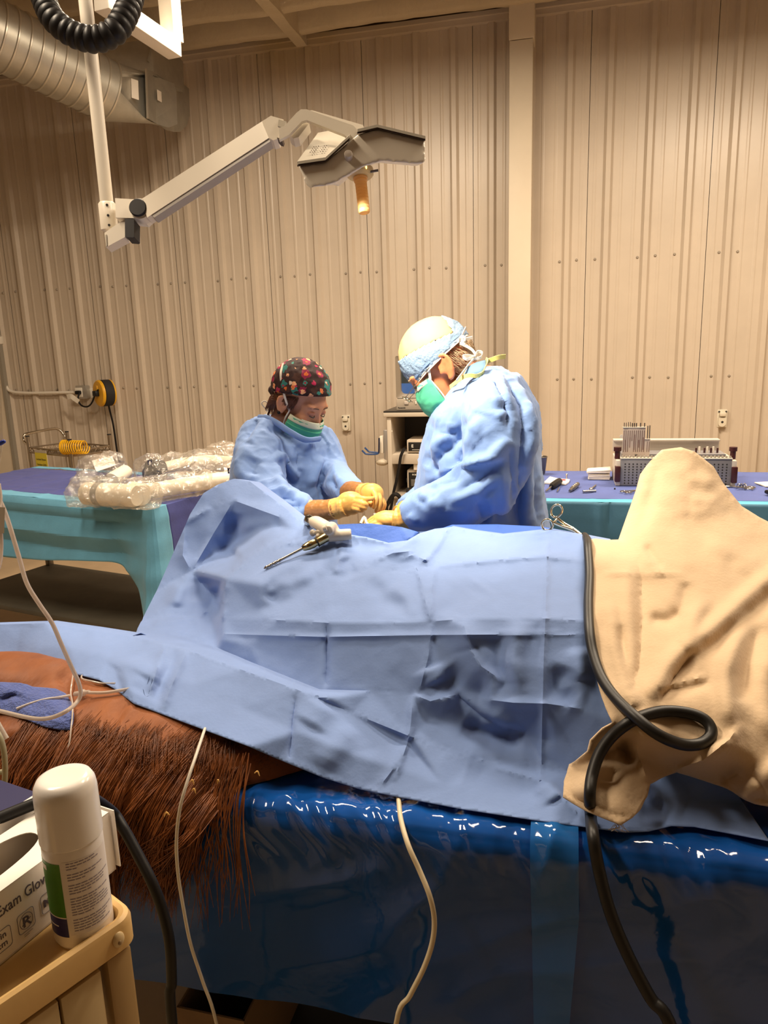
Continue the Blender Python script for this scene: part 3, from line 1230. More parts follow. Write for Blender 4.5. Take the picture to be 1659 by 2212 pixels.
    # light openings under the wings
    le = mat('lamp_lens', (1, 0.95, 0.8), emit=(1.0, 0.88, 0.66), estr=2.0)
    for q in ((690, 402), (735, 390), (850, 352), (893, 354)):
        c = PD(q[0] + 8, q[1] - 8, 2.11)
        mesh_obj('lens', glathe([(0.0, 0.002), (0.018, 0.002), (0.020, 0.0)], c + v3((0, 0.0, 0.004)), (0, 0, -1), 20), le, head)
    ld = bpy.data.lights.new('surgical_lamp_beam', 'SPOT')
    ld.energy = 60
    ld.color = (1.0, 0.88, 0.68)
    ld.spot_size = math.radians(84)
    ld.spot_blend = 0.55
    ld.shadow_soft_size = 0.07
    lo = bpy.data.objects.new('surgical_lamp_beam', ld)
    COL.objects.link(lo)
    p = PD(742, 432, 1.98)
    lo.location = p
    lo.rotation_euler = (Vector((-0.30, 2.02, 1.30)) - Vector(p)).to_track_quat('-Z', 'Y').to_euler()


build_lamp()


# ================================================================== WIRE CART BY THE WALL
def build_wire_cart():
    Mc = mat('chrome_brown', (0.40, 0.34, 0.27), rough=0.3, metal=0.9)
    Mcap = M_BLACKM
    zt = 0.92
    Pq = [PZ(59, 944, zt), PZ(144, 933, zt), PZ(236, 940, zt), PZ(150, 950, zt)]
    # make it a true rectangle
    A, B, Cc, Dd = Pq
    ctr = sum(Pq) / 4
    e1 = ((B - A) + (Cc - Dd)) / 2
    e2 = ((Dd - A) + (Cc - B)) / 2
    e2 = e2 - e1 * (e1 @ e2) / (e1 @ e1) * 0.6
    cor = [ctr - e1 / 2 - e2 / 2, ctr + e1 / 2 - e2 / 2, ctr + e1 / 2 + e2 / 2, ctr - e1 / 2 + e2 / 2]
    root = thing('wire_cart', 'chrome wire shelf cart standing against the wall behind left table', 'cart', (ctr[0], ctr[1], 0))
    tops = [0.92] * 4
    for c, t in zip(cor, tops):
        po = mesh_obj('post', gcyl((c[0], c[1], 0.1), (c[0], c[1], t), 0.0155, None, 12), Mc, root)
        mesh_obj('post_cap', gcyl((c[0], c[1], t), (c[0], c[1], t + 0.008), 0.0165, None, 12), Mcap, po)
        mesh_obj('caster', glathe([(0.0, -0.013), (0.04, -0.013), (0.045, 0), (0.04, 0.013), (0.0, 0.013)], (c[0], c[1], 0.046), e1 / np.linalg.norm(e1), 20), M_BLACKM, root)
        mesh_obj('caster_fork', gbox((c[0], c[1], 0.085), (0.03, 0.03, 0.05), None, 0.004), Mc, root)
    for zs in (0.79, 0.4):
        bars = []
        for i in range(4):
            a, b = cor[i], cor[(i + 1) % 4]
            a = v3((a[0], a[1], zs))
            b = v3((b[0], b[1], zs))
            bars.append(gtube([a, b], 0.008, 6, 1, smooth=False))
            bars.append(gtube([a + v3((0, 0, 0.04)), b + v3((0, 0, 0.04))], 0.007, 6, 1, smooth=False))
            n = 14
            zz = [a + (b - a) * k / n + v3((0, 0, 0.04 * (k % 2))) for k in range(n + 1)]
            bars.append(gtube(zz, 0.0045, 5, 1, smooth=False))
        mesh_obj('shelf_frame', join(*bars), Mc, root)
        ws = []
        for k in range(1, 22):
            f = k / 22
            a = cor[0] + (cor[1] - cor[0]) * f
            b = cor[3] + (cor[2] - cor[3]) * f
            ws.append(gtube([v3((a[0], a[1], zs)), v3((b[0], b[1], zs))], 0.0035, 4, 1, smooth=False))
        sh = mesh_obj('shelf_wires', join(*ws), Mc, root)
        sh['kind'] = 'stuff'
    a, b = cor[0], cor[1]
    out = -e2 / np.linalg.norm(e2) * 0.07
    hz = 0.88
    pts = [v3((a[0], a[1], hz - 0.03)), v3((a[0], a[1], hz)) + out * 0.9, v3((a[0], a[1], hz + 0.045)) + out * 1.0 + e1 * 0.03, v3((a[0], a[1], hz + 0.06)) + out + e1 * 0.15,
           v3((b[0], b[1], hz + 0.075)) + out - e1 * 0.25, v3((b[0], b[1], hz + 0.06)) + out * 0.9 - e1 * 0.08, v3((b[0], b[1], hz)) + out * 0.5, v3((b[0], b[1], hz - 0.05))]
    mesh_obj('push_handle', gtube(pts, 0.0115, 10, 8), mat('chrome', (0.65, 0.60, 0.52), rough=0.14, metal=1.0), root)
    # yellow notice hanging on the front
    ys = mat('notice_yellow', (0.80, 0.68, 0.06), rough=0.6)
    f = 0.36
    q = cor[0] + (cor[3] - cor[0]) * f
    ex = (cor[3] - cor[0]) / np.linalg.norm(cor[3] - cor[0])
    q = q + v3((0, 0, 0)) - e1 / np.linalg.norm(e1) * 0.03
    o = v3((q[0], q[1], 0.80))
    w, h = 0.17, 0.24
    nt = thing('notice', 'yellow printed notice hung on the wire cart', 'sign', o - v3((0, 0, h)))
    nrm = np.cross(ex, (0, 0, 1))
    mesh_obj('notice_card', gbox(o + v3((0, 0, -h / 2)), (w, 0.002, h), np.stack([ex, -nrm, v3((0, 0, 1))], 1)), ys, nt, smooth=0)
    mesh_obj('clear_sleeve', gbox(o + v3((0, 0, 0.012)), (w, 0.003, 0.022), np.stack([ex, -nrm, v3((0, 0, 1))], 1)), mat('sleeve', (0.55, 0.5, 0.42), rough=0.3), nt, smooth=0)
    ink = mat('print_ink', (0.10, 0.085, 0.03), rough=0.7)
    for i, (t, s) in enumerate((('Lactated Ringers', 0.021), ('Solution (LRS)', 0.0235), ('BAGS CART ONLY', 0.019))):
        mesh_obj('print_line', gtext(t, s, o + nrm * 0.0016 + v3((0, 0, -0.06 - 0.045 * i)) - ex * 0.0, ex, (0, 0, 1), 0.0002, 'CENTER', 0.0004), ink, nt, smooth=0)
    # yellow coil hose on the shelf
    c = ctr + v3((0, 0, 0))
    ax_ = PZ(190, 967, 0.84) - PZ(130, 967, 0.84)
    ax_ /= np.linalg.norm(ax_)
    p0 = PZ(138, 972, 0.84)
    x, y, z = basis(ax_)
    pts = []
    turns, n = 11, 11 * 16
    Lc = 0.20
    for i in range(n + 1):
        t = i / n
        a = 2 * math.pi * turns * t
        rr = 0.056 - 0.006 * t
        lean = 0.0
        pts.append(p0 + ax_ * (Lc * (t ** 1.25)) + x * rr * math.cos(a) + y * rr * math.sin(a) * 1.0 + v3((0, 0, 0.0)))
    P = np.array(pts)
    P[:, 2] += 0.79 + 0.016 - P[:, 2].min()
    co = mesh_obj('coil_hose', gtube(P, 0.0048, 7, 1, smooth=False), mat('coil_yellow', (0.85, 0.47, 0.01), rough=0.35))
    tag(co, 'bright yellow coiled hose lying on the wire cart shelf', 'hose')


build_wire_cart()


# ================================================================== LEFT DRAPED TABLE
M_PURPLE = mat('drape_navy', (0.042, 0.055, 0.235), rough=0.7, var=0.10, vscale=9, bump=0.06, bscale=120, sheen=0.15)
M_TEAL = mat('drape_teal', (0.115, 0.34, 0.50), rough=0.65, var=0.08, vscale=9, bump=0.06, bscale=120, sheen=0.1)
LT_A = v3((-1.70, 2.81, 0))
LT_e = v3((-0.972, 0.235, 0))
LT_e /= np.linalg.norm(LT_e)
LT_s = v3((0.235, 0.972, 0))
LT_s /= np.linalg.norm(LT_s)
LT_L, LT_W, LT_Z = 1.62, 0.72, 0.9


def lt(u, v, z):
    return LT_A + LT_e * u + LT_s * v + v3((0, 0, z))


def build_left_table():
    Mf = mat('table_frame', (0.16, 0.14, 0.11), rough=0.35, metal=0.7)
    Mboard = mat('shelf_board', (0.085, 0.075, 0.055), rough=0.6, var=0.2, vscale=4)
    root = thing('utility_table', 'dark metal table with lower shelf under navy and teal drape', 'table', lt(LT_L / 2, LT_W / 2, 0))
    R = np.stack([LT_e, LT_s, v3((0, 0, 1))], 1)
    mesh_obj('table_top', gbox(lt(LT_L / 2, LT_W / 2, LT_Z - 0.022), (LT_L - 0.03, LT_W - 0.03, 0.035), R, 0.004), Mf, root)
    zs = 0.30
    mesh_obj('lower_shelf', gbox(lt(LT_L / 2, LT_W / 2, zs - 0.012), (LT_L - 0.06, LT_W - 0.06, 0.024), R, 0.003), Mboard, root)
    for u in (0.06, LT_L - 0.06):
        for v in (0.06, LT_W - 0.06):
            mesh_obj('leg', gbox(lt(u, v, (LT_Z - 0.05) / 2), (0.036, 0.036, LT_Z - 0.05), R, 0.006), Mf, root)
    # ---- drape
    dr = thing('table_drape', 'navy blue surgical drape with teal border over the left table', 'drape', lt(LT_L / 2, LT_W / 2, LT_Z))
    zt = LT_Z + 0.004

    def top(u0, u1, v0, v1, nu, nv, dz, seed):
        P = np.zeros((nu + 1, nv + 1, 3))
        for i in range(nu + 1):
            for j in range(nv + 1):
                u, v = u0 + (u1 - u0) * i / nu, v0 + (v1 - v0) * j / nv
                h = 0.0
                # packing creases
                for k, (c, a) in enumerate(((0.25, .004), (0.5, .004), (0.78, .004), (1.05, .004), (1.32, .004))):
                    h += a * math.exp(-abs(u - c - 0.1 * (v - .3)) / 0.02)
                for c in (0.2, 0.38, 0.56):
                    h += 0.004 * math.exp(-abs(v - c - 0.03 * math.sin(u * 3 + c * 9)) / 0.02)
                h += 0.004 * noise.noise((u * 4, v * 6, seed))
                P[i, j] = lt(u, v, zt + dz + max(0, h))
        return ggrid(P)
    solidify(mesh_obj('navy_panel', top(-0.0, LT_L, 0.085, LT_W - 0.06, 120, 50, 0.001, 1), M_PURPLE, dr, smooth=60), 0.002)
    solidify(mesh_obj('teal_border', top(0.0, LT_L, -0.0, 0.085, 90, 8, 0.001, 2), M_TEAL, dr, smooth=60), 0.002)
    solidify(mesh_obj('teal_border', top(0.3, LT_L, LT_W - 0.06, LT_W, 60, 6, 0.004, 3), M_TEAL, dr, smooth=60), 0.002)

    # hanging skirt: perimeter from the far left of the front edge, round the near corner, back along the right end
    def hang(s):
        # s: distance from corner; negative along the front (to the left), positive along the right end
        if s < 0:
            return -s, 0.0
        return 0.0, s
    segs = np.concatenate([np.linspace(-LT_L, -0.30, 50), np.linspace(-0.285, 0.12, 46), np.linspace(0.13, LT_W, 30)])
    nz = 34

    def skirt(S, hem, name, mt):
        P = np.zeros((len(S), nz + 1, 3))
        for i, s in enumerate(S):
            u, v = hang(s)
            if s < 0:
                nrm = -LT_s
            else:
                nrm = -LT_e
            w = np.clip((s + 0.03) / 0.06, 0, 1)
            nrm = -LT_s * (1 - w) + -LT_e * w
            nrm /= np.linalg.norm(nrm)
            hh = hem(s)
            for j in range(nz + 1):
                t = j / nz
                z = zt - hh * t
                # zig-zag packing folds on the front
                zz = 0.0
                d = hh * t
                tri = lambda x: 2 * abs((x % 1.0) - 0.5)
                zz = 0.034 * (1 - tri(d / 0.15 + 0.5)) * min(1, t * 5) * float(np.clip((-s - 0.04) / 0.22, 0.16, 1))
                sag = 0.012 * math.sin(s * 9) * t + 0.006 * noise.noise((s * 7, d * 9, 3))
                cone = 0.11 * math.exp(-abs(s + 0.02) / 0.055) * t ** 1.1
                cone += -0.028 * math.exp(-((s + 0.22) / 0.06) ** 2) * t
                lip = 0.006 * min(1, t * 12)
                P[i, j] = lt(u, v, z) + nrm * (0.005 + lip + zz + sag + cone)
                if t < 0.04:
                    P[i, j] = lt(u, v, zt + 0.002) + nrm * 0.005
        return solidify(mesh_obj(name, ggrid(P), mt, dr, smooth=14), 0.0018)

    def hem(s):
        if s < -0.30:
            return 0.285 + 0.02 * math.sin(s * 5)
        if s < -0.02:
            k = (s + 0.30) / 0.28
            return 0.285 + 0.02 * math.sin(-1.5) + (0.30) * k ** 2.2
        return 0.58
    skirt(np.array([s for s in segs if s <= 0.078]), hem, 'teal_skirt', M_TEAL)
    skirt(np.array([0.074] + [s for s in segs if s > 0.078]), lambda s: 0.56, 'navy_skirt', M_PURPLE)


build_left_table()


# ------------------------------------------------------------------ bagged limb supports on the left table
M_BAG = film('clear_bag', (0.97, 0.96, 0.94), (0.85, 0.80, 0.72), gloss=0.07, mix=0.12, bump=1.0, bscale=28, spec_fac=0.12)


def crumple(parts, vox, amp, sc, seed, it=3):
    V, F = voxel(parts, vox, it)
    N = vnormals(V, F)
    d = amp * fbm(V, sc, 3, seed, True)
    return V + N * d[:, None], F


def build_bags():
    zt = LT_Z + 0.012
    Mw = mat('limb_white', (0.76, 0.68, 0.55), rough=0.4)
    # --- front piece: thick jointed white tube
    z1 = zt + 0.052
    a, b = PZ(184, 1066, z1), PZ(322, 1072, z1)
    ax = (b - a) / np.linalg.norm(b - a)
    L = np.linalg.norm(b - a)
    t = thing('jointed_support', 'white jointed tube end wrapped in clear plastic at table front', 'medical arm', ((a[0] + b[0]) / 2, (a[1] + b[1]) / 2, LT_Z))
    mesh_obj('tube_body', glathe([(0.0, 0.0), (0.045, 0.0), (0.05, 0.006), (0.05, L * 0.25), (0.05, L * 0.78), (0.044, L * 0.82)], a, ax, 28), Mw, t)
    mesh_obj('grey_band', glathe([(0.0515, L * 0.2), (0.0515, L * 0.29)], a, ax, 28), mat('band_grey', (0.33, 0.31, 0.27), rough=0.3), t)
    e0 = PZ(302, 1070, z1 - 0.006)
    mesh_obj('end_cap', glathe([(0.046, -0.09), (0.048, 0.0), (0.046, 0.012), (0.04, 0.014), (0.0, 0.014)], e0, (0.75, -0.62, -0.05), 28), mat('cap_white', (0.82, 0.74, 0.61), rough=0.35), t)
    c = PZ(240, 1040, zt + 0.05)
    mesh_obj('side_joint', gcyl(c + v3((0, 0.0, 0)), c + v3((-0.02, 0.16, 0.02)), 0.04, 0.036, 24), Mw, t)
    # plastic around
    m1 = PZ(165, 1040, zt + 0.04)
    bagp = [gcyl(a - ax * 0.05, b + ax * 0.015, 0.06, 0.062, 20), gell(PZ(208, 1015, zt + 0.07), (0.085, 0.08, 0.07)), gell(PZ(232, 1028, zt + 0.05), (0.12, 0.13, 0.05)),
            gell(PZ(192, 1050, zt + 0.04), (0.075, 0.07, 0.06)), gell(PZ(240, 1000, zt + 0.08), (0.07, 0.05, 0.05))]
    V, F = crumple(bagp, 0.009, 0.014, 14, 3.3, 1)
    V[:, 2] = np.maximum(V[:, 2], zt + 0.001)
    bag = mesh_obj('plastic_wrap', (V, F), M_BAG, t, smooth=12)
    # pale packing leaflet at the open end
    q = [(198, 995), (242, 985), (250, 1004), (208, 1018)]
    V = np.array([PZ(p[0], p[1], zt + 0.09 + 0.01 * i) for i, p in enumerate(q)])
    V = np.vstack([V, V + v3((0, 0.002, -0.002))])
    F = [[0, 1, 2, 3], [7, 6, 5, 4], [0, 4, 5, 1], [1, 5, 6, 2], [2, 6, 7, 3], [3, 7, 4, 0]]
    mesh_obj('packing_leaflet', (V, F), mat('leaflet', (0.80, 0.72, 0.66), rough=0.6), t, smooth=0)

    def arrow(px_, py_, z, par, ey=(0, 0, 1)):
        o = PZ(px_, py_, z)
        fr = mesh_obj('arrow_label', gbox(o, (0.022, 0.0015, 0.026), np.stack([v3((0.97, 0.24, 0)), v3((-0.24, 0.97, 0)), v3((0, 0, 1))], 1)), mat('arrow_navy', (0.01, 0.012, 0.05), rough=0.4), par, smooth=0)
        poly = [(-0.0035, 0.009), (0.0035, 0.009), (0.0035, 0.0), (0.008, 0.0), (0, -0.009), (-0.008, 0.0), (-0.0035, 0.0)]
        mesh_obj('arrow_mark', gprism(poly, o + v3((0.24, -0.97, 0)) * 0.0015, (0.97, 0.24, 0), (0, 0, 1), -0.0004, 0.0004), mat('mark_white', (0.8, 0.78, 0.72)), fr, smooth=0)
    arrow(258, 1079, z1 - 0.035, t)
    # --- rear piece: long arm with black disc
    t2 = thing('limb_support_arm', 'long white limb support with black disc inside clear plastic bag', 'medical arm', PZ(400, 1050, LT_Z))
    z2 = zt + 0.06
    d0 = PZ(331, 1020, zt + 0.062)
    mesh_obj('black_disc', glathe([(0.0, 0.03), (0.056, 0.028), (0.065, 0.02), (0.067, 0.0), (0.067, -0.04), (0.056, -0.045), (0.0, -0.045)], d0, (-0.45, -0.85, 0.25), 32), mat('disc_black', (0.018, 0.017, 0.018), rough=0.35), t2)
    p = [PZ(350, 1012, zt + 0.07), PZ(400, 1003, zt + 0.075), PZ(450, 1000, zt + 0.075), PZ(505, 1005, zt + 0.07)]
    mesh_obj('upper_tube', gtube(p, [0.03, 0.036, 0.042, 0.045], 18, 6), Mw, t2)
    p = [PZ(318, 1062, zt + 0.045), PZ(380, 1052, zt + 0.045), PZ(440, 1042, zt + 0.045), PZ(500, 1035, zt + 0.045)]
    mesh_obj('lower_tube', gtube(p, [0.036, 0.036, 0.038, 0.04], 18, 6), Mw, t2)
    mesh_obj('rod', gtube([PZ(350, 1022, zt + 0.07), PZ(405, 1008, zt + 0.09), PZ(420, 998, zt + 0.1)], 0.006, 8, 4), M_STEEL, t2)
    bagp = [gell(PZ(330, 1020, zt + 0.055), (0.085, 0.075, 0.075)), gell(PZ(380, 1022, zt + 0.05), (0.13, 0.17, 0.085)), gell(PZ(440, 1015, zt + 0.06), (0.14, 0.17, 0.085)),
            gell(PZ(485, 1005, zt + 0.06), (0.11, 0.13, 0.105)), gell(PZ(500, 1030, zt + 0.04), (0.10, 0.14, 0.06)), gtube([PZ(318, 1064, zt + 0.045), PZ(380, 1054, zt + 0.045), PZ(450, 1044, zt + 0.045)], 0.05, 14, 4)]
    V, F = crumple(bagp, 0.0095, 0.017, 12, 8.1, 1)
    V[:, 2] = np.maximum(V[:, 2], zt + 0.001)
    mesh_obj('plastic_bag', (V, F), M_BAG, t2, smooth=12)
    arrow(324, 1000, zt + 0.12, t2)
    arrow(497, 1017, zt + 0.10, t2)


build_bags()


# ================================================================== MONITOR CART
def build_monitor_cart():
    Y = 5.2
    Mb = mat('cart_beige', (0.52, 0.45, 0.36), rough=0.5)
    Mtop = mat('cart_black_top', (0.025, 0.022, 0.02), rough=0.3)
    x0 = PY(838, 1000, Y)[0]
    x1 = x0 + 0.62
    zt = PY(880, 900, Y)[2]
    dpt = 0.5
    root = thing('equipment_cart', 'beige shelved equipment cart carrying the monitor by the wall', 'cart', ((x0 + x1) / 2, Y + dpt / 2, 0))
    mesh_obj('side_panel', bbox(x0, x0 + 0.032, Y, Y + dpt, 0.08, zt, 0.004), Mb, root)
    mesh_obj('side_panel', bbox(x1 - 0.032, x1, Y, Y + dpt, 0.08, zt, 0.004), Mb, root)
    mesh_obj('back_panel', bbox(x0 + 0.032, x1 - 0.032, Y + dpt - 0.012, Y + dpt, 0.08, zt), mat('cart_back', (0.085, 0.072, 0.055), rough=0.6), root)
    mesh_obj('top_board', bbox(x0 - 0.02, x1 + 0.02, Y - 0.015, Y + dpt, zt, zt + 0.03, 0.004), Mb, root)
    mesh_obj('top_mat', bbox(x0 - 0.02, x1 + 0.02, Y - 0.012, Y + dpt, zt + 0.03, zt + 0.042, 0.003), Mtop, root)
    for py_, h in ((982, 0.07), (1070, 0.025)):
        z = PY(860, py_, Y)[2]
        mesh_obj('shelf', bbox(x0 + 0.03, x1 - 0.03, Y + 0.004, Y + dpt - 0.012, z - h, z, 0.003), Mb, root)
    mesh_obj('shelf', bbox(x0 + 0.03, x1 - 0.03, Y + 0.004, Y + dpt - 0.012, 0.1, 0.13, 0.003), Mb, root)
    for x in (x0 + 0.06, x1 - 0.06):
        for y in (Y + 0.06, Y + dpt - 0.06):
            mesh_obj('caster', glathe([(0, -0.014), (0.036, -0.014), (0.04, 0), (0.036, 0.014), (0, 0.014)], (x, y, 0.041), (1, 0, 0), 18), M_BLACKM, root)
    # side rail with blue double hook
    xr = PY(831, 960, Y)[0]
    mesh_obj('side_rail', bbox(xr - 0.016, xr + 0.016, Y + 0.03, Y + 0.075, PY(831, 998, Y)[2], PY(831, 930, Y)[2], 0.004), mat('rail_alu', (0.48, 0.45, 0.42), rough=0.3, metal=0.6), root)
    hp = PY(822, 962, Y)
    hk = mesh_obj('hook_bracket', gbox((hp[0], Y + 0.05, hp[2]), (0.028, 0.05, 0.13), None, 0.008), M_WHITE, root)
    blue = mat('hook_blue', (0.015, 0.06, 0.20), rough=0.35)
    mesh_obj('hook_plate', gtube([PY(819, 946, Y), PY(818.5, 975, Y), PY(817, 979, Y)], 0.006, 8, 4), mat('hook_navy', (0.012, 0.015, 0.04), rough=0.4), hk)
    for dy, off in ((0.0, 0), (0.05, 6)):
        mesh_obj('hook_arm', gtube([PY(819, 978, Y + dy), PY(812, 981 - off * .6, Y + dy), PY(792 + off, 981 - off * .8, Y + dy), PY(787 + off, 978 - off, Y + dy), PY(782 + off, 973 - off, Y + dy)], 0.0062, 8, 5), blue, hk)
    c = PY(826, 1000, Y)
    mesh_obj('cup_foot', gell((c[0] - 0.012, Y + 0.05, c[2]), (0.05, 0.045, 0.028)), mat('cup_beige', (0.50, 0.43, 0.33), rough=0.4), root)
    mesh_obj('shelf_button', gell(PY(846, 932, Y + 0.02), (0.007, 0.01, 0.009), None, 10, 6), M_WHITE, root)
    # devices on the shelves
    def device(xp, yp0, yp1, w, d, label, cat, dy):
        a = PY(xp, yp1, Y + dy)
        z0, z1 = a[2], PY(xp, yp0, Y + dy)[2]
        t = thing('control_unit', label, cat, (a[0] + w / 2, Y + dy + d / 2, z0))
        mesh_obj('housing', bbox(a[0], a[0] + w, Y + dy, Y + dy + d, z0, z1, 0.008), mat('device_beige', (0.55, 0.47, 0.37), rough=0.4), t)
        f = mesh_obj('front_panel', bbox(a[0] + 0.012, a[0] + w - 0.012, Y + dy - 0.004, Y + dy + 0.01, z0 + 0.012, z1 - 0.018, 0.003), mat('device_black', (0.02, 0.018, 0.017), rough=0.3), t)
        return t, a[0], z0, z1, f
    zsh = PY(860, 982, Y)[2]
    t, ax, z0, z1, f = device(879, 950, 978, 0.30, 0.25, 'small beige control unit with black front on upper cart shelf', 'medical device', 0.04)
    wm = mat('silk_white', (0.65, 0.62, 0.55), rough=0.5)
    mesh_obj('panel_print', gtext('E', 0.03, (ax + 0.035, Y + 0.0355, z1 - 0.055), (1, 0, 0), (0, 0, 1), 0.0003, bold=0.001), wm, f, smooth=0)
    mesh_obj('panel_print', gbox((ax + 0.075, Y + 0.0355, z0 + 0.022), (0.07, 0.001, 0.003)), wm, f, smooth=0)
    t, ax, z0, z1, f = device(880, 1015, 1060, 0.28, 0.25, 'tall black fronted recorder on lower cart shelf', 'medical device', 0.04)
    mesh_obj('panel_print', gtext('M SCI', 0.016, (ax + 0.04, Y + 0.0355, z1 - 0.04), (1, 0, 0), (0, 0, 1), 0.0003, bold=0.0006), wm, f, smooth=0)
    mesh_obj('panel_plate', gbox((ax + 0.085, Y + 0.034, z1 - 0.095), (0.11, 0.004, 0.05), None, 0.002), mat('plate_grey', (0.12, 0.11, 0.10), rough=0.4), f, smooth=0)
    mesh_obj('handle_band', gbox((ax - 0.002, Y + 0.1, (z0 + z1) / 2), (0.008, 0.12, 0.03), None, 0.003), M_BLACKM, t)
    a = PY(892, 1008, Y + 0.0)
    zb = PY(892, 1016, Y)[2]
    b = mesh_obj('tissue_box', join(bbox(a[0], a[0] + 0.14, Y + 0.02, Y + 0.16, z1 + 0.001, PY(892, 987, Y)[2], 0.004), bbox(a[0] + 0.0, a[0] + 0.14, Y + 0.018, Y + 0.162, PY(892, 989, Y)[2], PY(892, 986, Y)[2] + .004, 0.003)), M_WHITE)
    tag(b, 'white lidded box standing on the black fronted recorder', 'box')
    # monitor
    Ym = Y + 0.06
    mx0, mx1 = PY(855, 830, Ym)[0], PY(855, 830, Ym)[0] + 0.40
    mz0, mz1 = PY(860, 886, Ym)[2], PY(860, 769, Ym)[2]
    zb = zt + 0.042
    m = thing('crt_monitor', 'boxy beige CRT monitor with blue picture on the equipment cart', 'monitor', ((mx0 + mx1) / 2, Ym + 0.2, zb))
    Mm = mat('monitor_brown', (0.22, 0.18, 0.135), rough=0.45)
    Mm2 = mat('monitor_panel', (0.40, 0.34, 0.27), rough=0.45)
    zc = mz0 + 0.085
    mesh_obj('case', join(bbox(mx0, mx1, Ym + 0.03, Ym + 0.2, mz0, mz1, 0.008), gloft([np.array([[mx0 + .01, Ym + .19, mz0 + .01], [mx1 - .01, Ym + .19, mz0 + .01], [mx1 - .01, Ym + .19, mz1 - .01], [mx0 + .01, Ym + .19, mz1 - .01]]), np.array([[mx0 + .08, Ym + .38, mz0 + .06], [mx1 - .08, Ym + .38, mz0 + .06], [mx1 - .08, Ym + .38, mz1 - .05], [mx0 + .08, Ym + .38, mz1 - .05]])])), Mm, m)
    # bezel ring
    def rr(x0_, x1_, z0_, z1_, r, y):
        pts = []
        for cx, cz, a0 in ((x1_ - r, z1_ - r, 0), (x0_ + r, z1_ - r, 90), (x0_ + r, z0_ + r, 180), (x1_ - r, z0_ + r, 270)):
            for k in range(6):
                a_ = math.radians(a0 + 90 * k / 5)
                pts.append((cx + r * math.cos(a_), y, cz + r * math.sin(a_)))
        return np.array(pts)
    o_, i_ = rr(mx0, mx1, zc, mz1, 0.012, Ym), rr(mx0 + 0.032, mx1 - 0.032, zc + 0.026, mz1 - 0.026, 0.03, Ym + 0.014)
    b_ = rr(mx0, mx1, zc, mz1, 0.012, Ym + 0.04)
    i2 = rr(mx0 + 0.036, mx1 - 0.036, zc + 0.03, mz1 - 0.03, 0.03, Ym + 0.03)
    mesh_obj('bezel', gloft([b_, o_, i_, i2], cap=False), Mm, m)
    n = 12
    P = np.zeros((n + 1, n + 1, 3))
    for i in range(n + 1):
        for j in range(n + 1):
            u, v = i / n, j / n
            P[i, j] = (mx0 + 0.03 + (mx1 - mx0 - 0.06) * u, Ym + 0.03 - 0.018 * math.sin(math.pi * u) * math.sin(math.pi * v), zc + 0.024 + (mz1 - zc - 0.048) * v)
    scn = mat('screen_glass', (0.02, 0.02, 0.018), rough=0.12)
    nt = scn.node_tree
    geo = nt.nodes.new('ShaderNodeNewGeometry')
    sep = nt.nodes.new('ShaderNodeSeparateXYZ')
    nt.links.new(geo.outputs['Position'], sep.inputs[0])
    rp = nt.nodes.new('ShaderNodeValToRGB')
    rp.color_ramp.interpolation = 'CONSTANT'
    el = rp.color_ramp.elements
    zlo, zhi = PY(870, 853, Ym)[2], PY(870, 829, Ym)[2]
    mrn = nt.nodes.new('ShaderNodeMapRange')
    mrn.inputs['From Min'].default_value = zc
    mrn.inputs['From Max'].default_value = mz1
    nt.links.new(sep.outputs['Z'], mrn.inputs['Value'])
    nt.links.new(mrn.outputs[0], rp.inputs[0])
    el[0].color = (0.006, 0.006, 0.006, 1)
    e1 = el[1]
    e1.position = (zlo - zc) / (mz1 - zc)
    e1.color = (0.045, 0.12, 0.30, 1)
    e2 = el.new((zhi - zc) / (mz1 - zc))
    e2.color = (0.028, 0.034, 0.032, 1)
    bs = nt.nodes['Principled BSDF']
    nt.links.new(rp.outputs[0], bs.inputs['Emission Color'])
    bs.inputs['Emission Strength'].default_value = 1.0
    mesh_obj('screen', ggrid(P), scn, m, smooth=180)
    pn = mesh_obj('control_panel', bbox(mx0, mx1, Ym - 0.004, Ym + 0.04, mz0, zc - 0.004, 0.006), Mm2, m)
    mesh_obj('power_button', gbox((mx0 + 0.075, Ym - 0.007, mz0 + 0.052), (0.03, 0.01, 0.024), None, 0.003), mat('btn', (0.5, 0.44, 0.38), rough=.4), pn)
    for k in range(3):
        mesh_obj('knob', glathe([(0, 0.016), (0.009, 0.015), (0.011, 0.0)], (mx0 + 0.195 + 0.034 * k, Ym - 0.004, mz0 + 0.055), (0, -1, 0), 16), M_WHITE, pn)
    mesh_obj('switch', gbox((mx0 + 0.145, Ym - 0.006, mz0 + 0.052), (0.01, 0.008, 0.022), None, 0.002), M_WHITE, pn)
    mesh_obj('name_print', gtext('Panasonic', 0.014, (mx0 + 0.012, Ym - 0.0045, mz0 + 0.012), (1, 0, 0), (0, 0, 1), 0.0003, bold=0.0006), M_BLACKM, pn, smooth=0)
    for x in (mx0 + 0.05, mx1 - 0.05):
        for yy in (Ym + 0.04, Ym + 0.17):
            mesh_obj('foot', bbox(x - 0.02, x + 0.02, yy - 0.015, yy + 0.015, zb, mz0 + 0.005), M_BLACKM, m, smooth=0)
    # cables hanging from the cart
    k1 = [PY(874, 968, Y - 0.01), PY(866, 985, Y - 0.03), PY(862, 1010, Y - 0.03), PY(856, 1040, Y - 0.03), PY(850, 1065, Y - 0.04), PY(845, 1095, Y - 0.05), PY(838, 1120, Y - 0.05), PY(830, 1180, Y - 0.06)]
    k1[-1][2] = 0.02
    tag(mesh_obj('cable', gtube(k1, 0.011, 8, 6), M_BLACK), 'black cable running down from upper shelf unit across cart front', 'cable')
